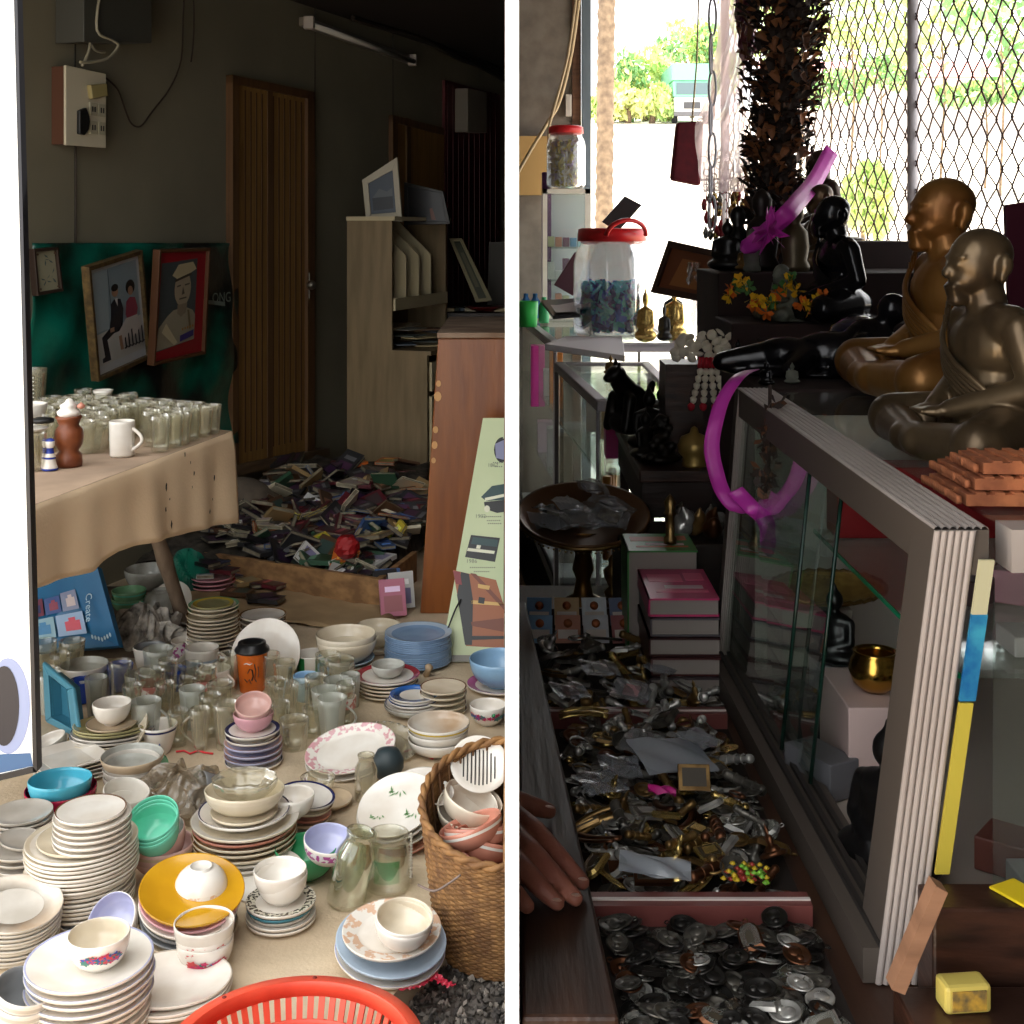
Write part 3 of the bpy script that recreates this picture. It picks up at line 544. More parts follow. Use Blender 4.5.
def stack(x, yt, yb, where, layers, tilt=(0,0), seed=0, base_z=0, D=None, jit=.002):
    """layers bottom to top: (kind, width px, colour, band colour, count[, opts])"""
    D = D or (EYE-base_z)*FP/(yb-HY); ground = P(x, yb, D); ground.z = base_z; h = EYE-(yt-HY)/FP*D-base_z
    rr = random.Random(int(x*7+yt)); flat_ = []
    for L in layers:
        kind, w, c1, c2, n = L[:5]; op = dict(L[5]) if len(L) > 5 else {}
        for i in range(n): flat_.append((kind, w*(1+rr.uniform(-.012,.012)), c1, c2, dict(op), i))
    R_of = lambda w: w/2*D/FP
    zs = []; z = 0; el = []
    for k, (kind, w, c1, c2, op, i) in enumerate(flat_):
        R = R_of(w); zs.append(z); 
        H = op.get('H') or {'plate':R*.16,'saucer':R*.18,'soup':R*.24,'platter':R*.16,'bowl':R*.85,'cup':R*1.4,'glass':R*3}[kind]
        nxt = flat_[k+1] if k+1 < len(flat_) else None; dz = 0; st = 0
        if nxt:
            same = nxt[0] == kind or (kind in ('plate','saucer','soup','platter') and nxt[0] in ('plate','saucer','soup','platter'))
            if 'dz' in op and (same or op.get('dzall')): dz = op['dz']; st = 1
            elif kind in ('plate','saucer','soup','platter'): dz = .0093; st = 1 if same else 0
            elif kind == 'bowl': dz = (H*.32 if same else (H*.75 if R_of(nxt[1]) > R*.8 else H*.15)); st = 1 if same else 0
            elif kind == 'cup': dz = H*.35; st = 1
        z += dz; el.append(dz*st)
    Hl = {'plate':.16,'saucer':.18,'soup':.24,'platter':.16,'bowl':.85,'cup':1.4,'glass':3}
    lastH = flat_[-1][4].get('H') or Hl[flat_[-1][0]]*R_of(flat_[-1][1]); total = z+lastH; s_ = sum(el)
    f = 1.0
    if s_ > 0: f = max(.72, min(2.2, (h-(total-s_))/s_))
    z = 0; objs = []; M3 = tiltm(*tilt)
    N = len(flat_)
    for k, (kind, w, c1, c2, op, i) in enumerate(flat_):
        R = R_of(w); o_ = {q: v for q, v in op.items() if q not in ('dz','dzall','tilt','inner','dx','dy','fl','name','inv')}
        if 'inner' in op: o_['c3'] = op['inner']
        nm = {'plate':'dinner plate','saucer':'saucer','soup':'soup plate','platter':'oval platter','bowl':'bowl','cup':'cup','glass':'glass'}[kind]
        lab = '%s %s, %s of the stack %s' % (COLN[c1]+((' '+COLN[c2]+'-rimmed') if c2 and c2 != c1 else ''), nm, ORD[N-1-k] if N > 1 else 'alone', where)
        if N == 1: lab = '%s %s %s' % (COLN[c1], nm, where)
        if len(lab.split()) > 16: lab = '%s %s, %s, %s' % (COLN[c1], nm.split()[-1], ORD[N-1-k], where)
        mt = tiltm(*op['tilt']) if 'tilt' in op else Matrix.Identity(3)
        rz = Matrix.Rotation(rr.random()*6 if o_.get('oval',1) == 1 else op.get('rz', .2), 3, 'Z'); o_.pop('rz', None)
        off = Vector((rr.uniform(-jit,jit)+op.get('dx',0), rr.uniform(-jit,jit)+op.get('dy',0), z))
        loc = ground+M3 @ off; 
        if tilt[0]: loc.z += abs(math.sin(math.radians(tilt[0])))*R_of(flat_[0][1])*.6
        mm = M3 @ mt @ rz
        if op.get('inv'): 
            H = op.get('H') or R*.85; mm = mm @ Matrix.Rotation(PI, 3, 'X'); loc = loc+Vector((0,0,H))
        if 'tilt' in op: loc.z += math.sin(math.radians(op['tilt'][0]))*R*.5
        o = item(kind, R, c1, c2, loc=loc, rot=mm.to_euler(), label=op.get('name') or lab, **o_)
        if op.get('fl'): flowers(o, R, op.get('H') or R*.85, **op['fl']).rotation_euler = (rz.inverted()).to_euler()
        objs.append(o); z += (el[k]*f if el[k] else (0 if k+1 >= N else (.0088 if kind in ('plate','saucer','soup','platter') else (op.get('dz') if 'dz' in op else (op.get('H') or R*.85)*(.75 if (k+1<N and R_of(flat_[k+1][1])>R*.8) else .15)))))
    return objs
# ------------------------------------------------------------------ covered table with glasses
A = P(25,510,3.02); B = P(232,432,4.18); TZ = .85; A.z = B.z = TZ
A0 = A+(A-B)*.10
bd = Vector((-.86,.51,0)); Cc = B+bd*1.05; Dd = A0+bd*.95
M_cloth = mat('cloth_peach', (232,204,168), .85, c2=(218,188,152), scale=3, amt=.5, bump=.15, bscale=120); M_clothtop = mat('cloth_dusty', (176,150,126), .9, c2=(146,124,104), scale=5)
e = empty('table', (A+B)/2-Vector((0,0,TZ)), 'long table with bamboo legs under a peach cloth, along the plastic sheet', 'table'); c = e.location
m = MB(); cw = Vector((.9,.2,0))*-.012
tb = [p-c for p in (A0,B,Cc,Dd)]; cen = sum(tb, Vector())/4
m.prism([cen+(p-cen)*.985-Vector((0,0,.03)) for p in tb], (0,0,.026)); m.obj('table_top', mat('plank_grey', (96,84,70), .8), e)
M_bam = mat('bamboo', (138,118,98), .6, c2=(112,94,78), scale=6, stretch=(6,6,1))
def bleg(p, q):
    m = MB(); p = Vector(p); q = Vector(q); L = [p.lerp(q, i/14) for i in range(15)]; rs = [.026*(1.16 if i in (4,9,13) else 1) for i in range(15)]; m.tube(L, rs, n=12); m.obj('leg', M_bam, e)
tp = P(160,470,4.5); bleg((-1.37-c.x, 4.55-c.y, TZ-.03), (-1.209-c.x, 4.85-c.y, .0))
bleg(tb[0]+Vector((-.1,.1,-.03)), tb[0]+Vector((-.1,.1,-TZ))); bleg(tb[2]+Vector((.1,-.1,-.03)), tb[2]+Vector((.1,-.1,-TZ))); bleg(tb[3]+Vector((.1,.05,-.03)), tb[3]+Vector((.1,.05,-TZ)))
e = empty('tablecloth', (A+B)/2, 'peach tablecloth with small holes and a wavy hem, hanging off the long table', 'tablecloth'); c = e.location
hem = [(-30,600),(25,590),(60,580),(85,572),(98,562),(112,552),(130,546),(165,538),(190,532),(215,526),(226,524),(232,524)]
def hemz(px):
    for i in range(len(hem)-1):
        if hem[i][0] <= px <= hem[i+1][0]: return hem[i][1]+(hem[i+1][1]-hem[i][1])*(px-hem[i][0])/(hem[i+1][0]-hem[i][0])
    return hem[-1][1] if px > 100 else hem[0][1]
on = Vector((.98,-.19,0))
def cl(u, v):
    p = A0.lerp(B, u); px = 512+p.x/p.y*FP; zb = EYE-(hemz(px)-HY)/FP*p.y
    f = (math.sin(u*26)*.5+math.sin(u*47+1)*.35+math.sin(u*11+2)*.5)*.014*v**.7
    z = TZ+.003+(zb-TZ)*v; return Vector((p.x, p.y, z))+on*(.008*min(1,v*6)+f+.012*v)-c
m = MB(); m.grid(cl, 110, 14)
def cls(u, v):
    p = B+bd*(u*1.05); f = math.sin(u*20)*.008*v; z = TZ+.003-(.30-.08*u)*v; sd = Vector((.51,.86,0)); return Vector((p.x,p.y,z))+sd*(.008*min(1,v*5)+f*.5)-on*(.006*v)-c
m.grid(cls, 30, 10); m.obj('drape', M_cloth, e, solid=.0015)
m = MB(); m.add([A0-c,B-c,Cc-c,Dd-c], [(0,1,2,3)]); o = m.obj('top_cover', M_clothtop, e, loc=(0,0,.004))
# dark holes in the drape
m = MB(); rr = random.Random(11); hl = [(180,447),(183,455),(160,510),(166,525),(205,512),(210,500),(188,488),(165,500),(212,478),(187,463),(162,488),(150,457),(190,474)]
for (px, py) in hl:
    # find u for px
    best = min([i/400 for i in range(401)], key=lambda u: abs(512+FP*A0.lerp(B,u).x/A0.lerp(B,u).y-px)); p = A0.lerp(B,best); zb = EYE-(hemz(px)-HY)/FP*p.y; zp = EYE-(py-HY)/FP*p.y; v = (zp-TZ)/(zb-TZ)
    if 0 < v < 1:
        pc_ = cl(best, v); s_ = rr.uniform(.004,.011); al = (B-A0).normalized()
        m.add([pc_+on*.0035+al*s_*math.cos(t)*rr.uniform(.4,1.2)*.6+Vector((0,0,s_*math.sin(t)*rr.uniform(.5,1.4))) for t in [2*PI*i/9 for i in range(9)]], [tuple(range(9))])
m.obj('hole', mat('hole_dark', (38,30,22), .9), e, kind='stuff')
TT = TZ+.0055
def ontable(x, y): p = G(x, y, TT); p.z = TT; return p
# rows of plain tumblers
g0 = item('glass', .031, G_clear, loc=(0,0,-5), H=.105, r0=.86, label='x'); bpy.data.objects.remove(g0); gm = CACHE[('glass', .031, .105, 'glass_clear', .86, 0)]; gm2 = glass_mesh(.033,.092,G_dusty,.8)
al = (B-A).normalized(); k = 0
for i in range(15):
    for j in range(9):
        s = .62+.068*i; dpt = .045+.073*j; p = A+al*s+bd*dpt*1.0
        if s > 1.15: continue
        px = 512+FP*p.x/p.y
        if px < 30 or p.x < wallpt(p.y).x+.1: continue
        if px < 150 and j < 3: continue
        p = p+Vector((rnd.uniform(-.006,.006), rnd.uniform(-.006,.006), 0)); p.z = TT
        lab = ('clear tumbler in the %s row from the table edge, %s' % (['first','second','third','fourth','fifth','sixth','seventh','eighth','ninth'][j], 'beside the ply door end' if s > .95 else 'behind the white mug' if s < .8 else 'mid-way along the table'))
        item_ = ob('tumbler', gm if rnd.random() < .6 else gm2, None, p, label=lab, cat='glass', group='tumblers on the long table, '+lab[10:])
        k += 1
# things standing in front of them
p = ontable(122,456); e = ob('mug', cup_mesh(.036,.10,CR['white'],CR['white'],r0=.92), None, p, label='plain white mug with its handle towards the ply door, on the peach cloth', cat='mug'); handle(e, CR['white'], .036, .10, ang=-.25, w=.005, out=.03)
p = ontable(69,466); e = empty('vase', p, 'brown carved wooden vase with a white swirl stopper on the long table', 'vase')
m = MB(); m.lathe([(0,0),(.033,0),(.036,.01),(.035,.03),(.026,.042),(.036,.06),(.039,.08),(.036,.1),(.026,.112),(.032,.128),(.036,.135),(.03,.137),(.02,.13),(0,.13)], 32); m.obj('body', mat('turned_wood', (134,72,38), .45, c2=(104,52,28), scale=20), e)
m = MB(); m.lathe([(0,.128),(.022,.132),(.03,.142),(.03,.15),(.02,.158),(.024,.165),(.012,.175),(.008,.182),(0,.186)], 24, wob=lambda a,k: 1+.1*math.sin(3*a+k)); m.obj('stopper', CR['white'], e); m = MB(); m.lathe([(0,.15),(.01,.154),(.012,.16),(0,.17)],10, mx=T(.033,0,.005)); m.obj('spout', CR['salmon'], e)
p = ontable(50,470); e = empty('figurine', p, 'small blue and white porcelain figurine beside the wooden vase', 'figurine')
m = MB(); m.lathe([(0,0),(.02,0,1),(.021,.006,1),(.018,.012,0),(.014,.03,0),(.016,.036,1),(.011,.045,0),(.009,.06,1),(.013,.066,0),(.013,.078,0),(.008,.084,1),(0,.086,1)], 24); m.obj('body', [CR['white'], mat('cobalt',(40,60,150),.25)], e)
m = MB(); m.lathe([(.0205,.001),(.0225,.003),(.0205,.005)], 24); m.obj('foot_ring', MATS['cobalt'], e)
p = ontable(92,452); e = ob('glass_mug', glass_mesh(.05,.08,G_clear,.75,facet=10), None, p, label='wide clear glass mug with a loop handle beside the white mug', cat='mug'); handle(e, G_clear, .05,.08, ang=2.6, w=.005)
p = ontable(103,423); e = empty('vase', p, 'white porcelain vase with a blue leaf pattern behind the white mug', 'vase'); m = MB(); m.lathe([(0,0),(.028,0),(.034,.02),(.034,.045),(.026,.07),(.028,.095),(.034,.11),(.031,.111),(.024,.095),(.02,.07),(0,.02)], 28); m.obj('body', CR['white'], e); m = MB(); 
for s_ in range(5): m.tube([(.035*math.cos(-2+.1*t+s_*.25), .035*math.sin(-2+.1*t+s_*.25), .02+.012*t+.004*s_) for t in range(4)], .0022, n=5)
m.obj('leaf_pattern', mat('leaf_blue',(90,110,130),.3), e)
p = ontable(28,448); ob('bowl', bowl_mesh(.055,.06,CR['white'],CR['white']), None, p+Vector((0,0,.07)), label='white bowl sitting on a glass near the white board', cat='bowl'); ob('glass_jar', glass_mesh(.04,.068,G_dusty,.9), None, p, label='dusty glass jar under the white bowl near the white board', cat='jar')
p = ontable(42,452); e = empty('glass_jar', p, 'dusty glass jar with a black lid beside the wooden vase', 'jar'); ob('jar', glass_mesh(.034,.085,G_dusty,.9), e); m = MB(); m.lathe([(0,.087),(.033,.087),(.035,.095),(.02,.1),(0,.1)], 24); m.obj('lid', M_blk, e)
p = ontable(33,470); e = empty('glass_jar', p, 'glass jar holding straw and a dish on top, next to the blue figurine', 'jar'); ob('jar', glass_mesh(.036,.1,G_dusty,.95), e); m = MB()
for t in range(8): m.tube([(.02*math.cos(t),.02*math.sin(t),.015),(.015*math.cos(t+1),.015*math.sin(t+1),.09)], .002, n=5)
m.obj('straw', mat('straw',(160,140,90),.8), e); m = MB(); m.lathe([(0,.102),(.02,.102),(.04,.112),(.04,.114),(.02,.106),(0,.106)], 24); m.obj('dish', CR['greyish'], e)
p = ontable(33,407); e = empty('measuring_jug', p, 'tall clear measuring glass with white marks at the back of the table', 'jug'); ob('jug', glass_mesh(.05,.14,G_dusty,.85), e); m = MB()
for t in range(6): m.box((.0,-.0515,.04+.014*t),(.022,-.0505,.044+.014*t))
m.obj('scale_marks', mat('mark_white',(220,220,215),.5), e)
# ------------------------------------------------------------------ the white board by the entrance
e = empty('display_board', P(0,775,2.75), 'white display board with a thin black frame, standing at the photograph edge', 'board'); c = e.location; 
q = [P(-90,-30,2.75), P(13,-30,2.75), P(33,772,2.75), P(-90,800,2.75)]; ql = [p-c for p in q]
m = MB(); m.prism(ql, (0,.015,0)); m.obj('panel', mat('board_white', (252,253,252), .4), e)
m = MB(); m.prism([P(13,-30,2.745)-c, P(16.5,-30,2.745)-c, P(37,772,2.745)-c, P(33,772,2.745)-c], (0,.03,0)); m.prism([P(33,767,2.745)-c, P(37,772,2.745)-c, P(-90,802,2.745)-c, P(-90,796,2.745)-c], (0,.03,0)); m.obj('frame', mat('frame_blackmetal', (28,28,34), .4), e)
for px_ in (-84, -24):
    m = MB(); b_ = P(px_,795,2.775)-c; m.tube([b_+Vector((0,0,.3)), Vector((b_.x,b_.y,-c.z+.001))], .012, n=10); m.obj('leg', MATS['frame_blackmetal'], e)
def bp(x, y, k): return P(x,y,2.75-.001*k)-c
m = MB(); m.add([bp(x,y,1) for x, y in circ(8,706,22,48,32) if True], [tuple(range(32))], 0); m.add([bp(x,y,2) for x, y in circ(4,706,15,40,32)], [tuple(range(32))], 1); m.add([bp(-90,758,1),bp(30.5,753,1),bp(33,766,1),bp(-90,792,1)], [(0,1,2,3)], 2)
m.obj('print', [mat('bp_grey',(140,152,190),.4), mat('bp_dark',(26,26,40),.4), mat('bp_blue',(60,96,140),.4)], e)
# ------------------------------------------------------------------ heap of second-hand books inside the plank edging
M_plk = wood('plank_old', (164,124,80), (120,88,56), .8, 2, 8, 8, .3)
e = empty('plank', (-.9,5.4,0), 'old stained wooden plank edging the front of the book heap', 'plank')
p0 = G(196,574); p1 = G(379,612); p0.z = p1.z = 0; d = (p1-p0).normalized(); nn = Vector((-d.y, d.x, 0)); h0 = .10; h1 = .128
m = MB(); m.prism([p0-e.location, p1-e.location, p1-e.location+Vector((0,0,h1)), p0-e.location+Vector((0,0,h0))], nn*.025); m.obj('board', M_plk, e, bevel=.002)
p2 = G(416,581); p2.z = 0; m = MB(); m.prism([p1, p2, p2+Vector((0,0,.125)), p1+Vector((0,0,h1))], (-.02,.02,0)); 
m.obj('plank', M_plk, loc=(.004,-.002,0), label='short plank end standing beside the orange cabinet, closing the book heap', cat='plank', bevel=.002)
def moundz(X, Y):
    t = max(0, min(1, (Y-5.25)/1.3)); return .03+.24*t
hp = MB(); 
def hf(u, v):
    Y = 5.55+1.5*v; xl = wallpt(Y).x+.04; xr = min(-.40, -.62+.25*(Y-5.2)); X = xl+(xr-xl)*u
    return Vector((X, Y, max(.005, moundz(X,Y)*(1 if .02 < u < .98 else .2)-.0+.012*math.sin(X*40)*math.cos(Y*33))))
hp.grid(hf, 30, 30); hp.obj('paper_rubble', mat('rubble_dark', (40,36,32), .9, c2=(84,76,66), scale=25), label='dark jumble of crushed paper under the loose books in the plank box', cat='rubble', kind='stuff')  # base mound added so the voids between the books read dark
bc = [('dark grey',(48,48,50),.22),('black',(24,24,28),.16),('navy',(34,40,66),.10),('brown',(84,58,40),.10),('cream',(186,176,150),.07),('white',(204,204,200),.06),('green',(52,84,62),.06),('maroon',(88,30,38),.06),('blue',(54,84,130),.06),('orange',(198,104,42),.03),('tan',(150,124,84),.06),('yellow',(196,176,60),.02)]
M_pages = mat('pages', (138,130,110), .8, c2=(110,102,84), scale=30)
BM = {}
def bookmesh(w, l, t, cname, c):
    k = (w, l, t, cname)
    if k in BM: return BM[k]
    m = MB(); m.box((-w/2,-l/2,0),(w/2,l/2,t*.12),0); m.box((-w/2,-l/2,t*.88),(w/2,l/2,t),0); m.box((-w/2,-l/2,t*.12),(-w/2+.002,l/2,t*.88),0); m.box((-w/2+.002,-l/2+.003,t*.12),(w/2-.003,l/2-.003,t*.88),1)
    m.box((-w*.3,l*.15,t),(w*.3,l*.3,t+.0004),2); m.box((-w*.36,-l*.38,t),(w*.36,l*.05,t+.0004),3)
    r_ = random.Random(len(BM)); c3 = tuple(min(255,int(v*1.6+30)) for v in c); c4 = tuple(int(v*.6+r_.randint(0,60)) for v in c)
    BM[k] = m.mesh('book', [mat('cover_'+cname.replace(' ','_'), c, .35), M_pages, mat('coverlt_'+cname.replace(' ','_'), c3, .35), mat('coverdk_'+cname.replace(' ','_'), c4, .35)]); return BM[k]
r = random.Random(21); sizes = [(.09,.13,.018),(.1,.15,.014),(.11,.17,.02),(.065,.1,.016),(.08,.12,.012),(.12,.18,.01)]
nb = 0; tries = 0
while nb < 285 and tries < 4000:
    tries += 1; px = r.uniform(185, 432); py = r.uniform(470, 606)
    z = .15; 
    for _ in range(6): q_ = G(px, py, z); z = moundz(q_.x, q_.y)
    Y = q_.y; X = q_.x
    if Y < 5.28 or Y > 7.05: continue
    # stay behind the plank line and right of the wall
    if (Vector((X,Y,0))-p0).dot(nn) < .09: continue
    if X < wallpt(Y).x+.09: continue
    if X > -.52 and Y < 5.62: continue
    if X > min(-.42, -.60+.24*(Y-5.2)): continue
    if Y > 6.6 and X > -.95: continue
    t_ = r.random(); acc = 0
    for cn, c, w_ in bc:
        acc += w_
        if t_ < acc: break
    s_ = r.choice(sizes); me = bookmesh(*s_, cn, c)
    steep = r.choice([5,12,20,35,60]); rot = (Matrix.Rotation(r.random()*6.28, 3, 'Z') @ Matrix.Rotation(math.radians(r.uniform(-steep,steep)), 3, 'X') @ Matrix.Rotation(math.radians(r.uniform(-steep,steep)), 3, 'Y')).to_euler()
    zone = 'close behind the front plank' if py > 555 else ('near the ply door foot' if px < 290 else 'towards the bookcase foot') if py < 505 else ('by the plastic sheet side' if px < 270 else 'by the orange cabinet side' if px > 370 else 'around the red paper ball')
    lab = '%s book lying loose in the heap, %s' % (cn, zone)
    ob('book', me, None, (X, Y, moundz(X,Y)+.012+r.uniform(0,.05)), rot, label=lab, cat='book', group='books in the heap: '+cn+' ones '+zone)
    nb += 1
p = G(347,547,.2); m = MB(); r2 = random.Random(4)
m.lathe([(math.sin(PI*i/8)*.055+(0 if i in (0,8) else r2.uniform(-.006,.006)), -math.cos(PI*i/8)*.05) for i in range(9)], 14, wob=lambda a,k: 1+.12*math.sin(a*3+k*1.7), smooth=False); m.obj('paper_ball', mat('red_paper',(150,22,26),.5), loc=p, label='crumpled red paper ball on the middle of the book heap', cat='paper ball')
# props beside the heap: red tray edges
for (x0,y0,x1,y1,lb_) in ((330,462,368,468,'dark red plastic crate edge at the foot of the bookcase, nearer the ply door'),(392,470,428,474,'dark red plastic crate edge at the foot of the bookcase, nearer the orange cabinet')):
    a = P(x0,y0,6.62); b = P(x1,y1,6.62); m = MB(); m.prism([a, b, b-Vector((0,0,.1)), a-Vector((0,0,.1))], (0,.06,0)); m.obj('crate', mat('crate_red',(96,14,26),.5), label=lb_, cat='crate', bevel=.004)
# a boulder-like sack at the left end of the heap
sk_ = skin('sack', [ell((0,0,.1),(.17,.15,.12)), ell((.1,.05,.08),(.1,.1,.08))], .012, mat('sack_grey',(112,100,86),.9,c2=(90,80,70),scale=12)); ob('sack', sk_, None, (-1.28,6.1,.12), label='grey dusty cloth sack slumped between the ply door and the heap', cat='sack')
# cardboard and wrapping under the crockery
M_card = mat('cardboard', (178,150,112), .9, c2=(150,124,90), scale=5, bump=.1, bscale=30)
def sheet(name, pts, z, mt, label, cat, curl=.012, seed=0, th=.002):
    P4 = [G(*p) for p in pts]; 
    for p in P4: p.z = z
    m = MB(); r_ = random.Random(seed); ph = [r_.uniform(0,6) for _ in range(4)]
    def f(u, v):
        p = quadpt(P4, u, v); p.z = z+curl*(.5+.5*math.sin(u*7+ph[0])*math.sin(v*5+ph[1]))*(abs(u-.5)*2)**2+curl*.3*math.sin(u*15+v*9+ph[2])**2; return p
    m.grid(f, 16, 12); return m.obj(name, mt, label=label, cat=cat, solid=th)
sheet('cardboard_sheet', [(200,566),(372,604),(410,640),(180,612)], .006, M_card, 'curled brown cardboard sheet lying along the foot of the plank', 'cardboard', curl=.03, seed=2)
sheet('cardboard_sheet', [(100,590),(215,585),(230,660),(60,660)], .004, mat('cardboard_dark',(110,92,74),.9,c2=(84,72,60),scale=6), 'dirty dark cardboard sheet under the table leg and crumpled cloth', 'cardboard', seed=5)
# ------------------------------------------------------------------ crockery on the floor, far to near
Wt, Cm, Iv, Gy = 'white', 'cream', 'ivory', 'greyish'
# transparent bowls and white bowls behind the bamboo leg
stack(150,558,590,'behind the bamboo table leg, green light through it',[('bowl',50,'cloudy',None,1,{'H':.09})])
ob_ = stack(129,590,612,'half under the blue board by the crumpled cloth',[('bowl',34,'palegreen','mint',2)])
stack(160,588,612,'against the bamboo table leg',[('bowl',36,'cloudy',Gy,1,{'inv':1,'H':.09}),],)
stack(172,583,612,'leaning by the bamboo table leg',[('plate',44,Wt,None,1,{'tilt':(55,-100)})])
# pink plates topped with booklets
o = stack(213,576,592,'topped by booklets, near the plank end',[('plate',46,'greyish','goldline',1,{'band':.9}),('plate',44,'pink','red',3,{'band':.85})])
zt = o[-1].location.z
for k, (dx, dy, cn, c, a_) in enumerate(((-.03,0,'white',(210,210,210),.2),(.05,-.01,'maroon',(88,30,38),1.2),(.01,.01,'navy',(34,40,66),-.5),(-.02,-.03,'black',(24,24,28),.9))):
    ob('book', bookmesh(.07,.11,.016,cn,c), None, o[-1].location+Vector((dx,dy,.016+.0175*k)), (0,0,a_), label='small %s booklet lying on the stack of pink-rimmed plates' % cn, cat='book')
stack(190,612,632,'between the table leg and the green bowl stack',[('plate',34,Gy,None,3)])
stack(213,603,648,'beside the bamboo table leg',[('plate',52,Cm,'goldline',9,{'band':.93}),('soup',50,Cm,'palegreen',2,{'band':.88}),('plate',40,'olive','yellow',1,{'band':.8})])
stack(212,590,618,'behind the yellow dish stack',[('plate',44,'palegreen','green',2),('bowl',40,'palegreen','green',1,{'inv':1,'H':.04})])
stack(263,614,640,'near the foot of the plank, behind the orange paper cup',[('plate',46,Wt,'goldline',5,{'band':.92})])
stack(247,640,650,'by the yellow dish stack',[('plate',40,Gy,None,2)])
stack(378,626,650,'behind the cream bowl stack by the cardboard',[('plate',46,Cm,None,2),('bowl',44,Cm,None,2,{'H':.06,'dz':.02})])
stack(346,634,673,'between the round plate and the blue plate tower',[('plate',56,Iv,'brownrim',4,{'band':.93}),('soup',56,'paleblue','skyblue',1,{'band':.85}),('bowl',60,Iv,'goldline',2,{'band':.93,'H':.075,'dz':.022}),('saucer',52,Cm,None,1,{})])
stack(418,632,664,'in the tall blue tower beside the green poster board',[('plate',67,'blue','paleblue',15,{'band':.8})])
for a_, xx, lab in ((1,267,'white round dinner plate standing on edge behind the orange paper cup'),):
    R=.115; D=4.35; p = P(267,655,D); item('plate', .118, 'white', loc=p, rot=(math.radians(62),0,math.radians(-6)), label=lab)
# to-go cup
p = G(252,690); e = empty('takeaway_cup', p, 'orange paper coffee cup with a black plastic lid', 'cup'); H_ = .15; K_ = 4.24/FP
R1 = 16*K_; R0 = 12*K_
m = MB(); m.lathe([(0,.002),(R0,.0),(R0+.001,.004),(R1,.13),(R1+.002,.132),(R1-.001,.134),(R0*.9,.01),(0,.01)], 36); m.obj('cup_body', CR['orange'], e)
m = MB(); m.lathe([(0,.150),(R1*.55,.150),(R1*.62,.157),(R1*.86,.157),(R1*.9,.145),(R1*1.07,.137),(R1*1.1,.130),(R1*1.05,.128),(0,.13)], 36); m.obj('lid', mat('lid_black',(20,20,22),.35), e)
m = MB()
def oncup(px, pz, r_=0): a = math.radians(-90+px); rr_ = R0+(R1-R0)*pz/.13+.0012+r_; return Vector((rr_*math.cos(a), rr_*math.sin(a), pz))
for s_ in ([(-6,.07),(4,.085),(12,.08),(16,.06),(10,.045)],[(20,.1),(26,.075),(22,.05),(30,.04)],[(-20,.05),(-8,.04),(0,.05),(8,.035)],[(34,.09),(38,.07),(36,.055)]): m.tube([oncup(*q_) for q_ in s_], .0028, n=6, flat=.5)
m.obj('cup_print', mat('print_dark',(60,24,18),.5), e); m = MB(); m.tube([oncup(*q_) for q_ in ((-18,.1),(-8,.103),(4,.099),(12,.103))], .004, n=6, flat=.4); m.obj('cup_print', CR['white'], e)
# mugs and cups among the glasses
def mug(x, yt, yb, w, cols, label, hang=0, bands=(0,0), name='mug', D=None, hr=None, r0=.88):
    D = D or 1950/(yb-HY); p = P(x,yb,D); p.z = 0; h = (yb-yt)/FP*D; R = w/2*D/FP
    e = ob(name, cup_mesh(R, h, CR[cols[0]], CR[cols[1]], r0=r0, inner=CR[cols[2]], b0=bands[0], b1=bands[1]), None, p, label=label, cat='mug' if hang is not None else 'cup')
    if hang is not None: handle(e, CR[cols[0]], R, h, ang=hang, out=h*.32, w=.0045)
    return e
e = mug(312,653,674,33,('white','white','white'),'white mug with broad green panels behind the sky-blue cup',hang=-.3); R=33/2*4.39/FP
m = MB(); 
for a0 in (-2.6,-1.2):
    m.grid(lambda u,v: Vector(((R*(.9+.1*v)+.0008)*math.cos(a0+u*.7), (R*(.9+.1*v)+.0008)*math.sin(a0+u*.7), .006+v*.062)), 8, 4)
m.obj('green_panel', mat('panel_green',(30,120,60),.3), e)
mug(306,675,699,26,('skyblue','skyblue','skyblue'),'plain sky-blue plastic cup between clear glasses',hang=None,name='cup',r0=.85)
mug(202,647,672,34,('white','paleblue','white'),'white mug with a blue lower half by the tilted floral bowl',hang=0.1,bands=(.0,.6))
mug(150,646,670,33,('white','white','grey'),'white cup with a dark rim inside, beside the crumpled cloth',hang=None,name='cup',r0=.7)
mug(215,668,692,32,('white','greyish','white'),'white mug in front of the blue and white mug',hang=-.4)
mug(186,640,655,30,('white','white','white'),'low white cup behind the tilted floral bowl',hang=None,name='cup',r0=.6)
o = stack(182,658,672,'leaning among the glasses beside the white cup',[('bowl',34,'white','print_violet',1,{'band':.3,'inner':'lavender','tilt':(55,160)})])
for (x, yt, yb, w, lab) in ((120,664,690,26,'blue translucent plastic tumbler nested over another, beside the grey bowls'),(174,668,690,24,'blue translucent plastic tumbler near the tilted floral bowl'),(82,680,702,26,'blue plastic tumbler behind the teal tray')):
    D = 1950/(yb-HY); p = P(x,yb,D); p.z=0; ob('plastic_tumbler', glass_mesh(w/2*D/FP,(yb-yt)/FP*D, glass('plastic_blue',(110,150,235),.45,.25,.3,edge=(50,100,210)), .75), None, p, label=lab, cat='cup')
stack(84,663,690,'beside the teal tray, behind the cup of glasses',[('soup',44,'greyish',None,1),('bowl',48,'white','grey',2,{'band':.9,'H':.045,'dz':.014,'inner':'cloudy'})])
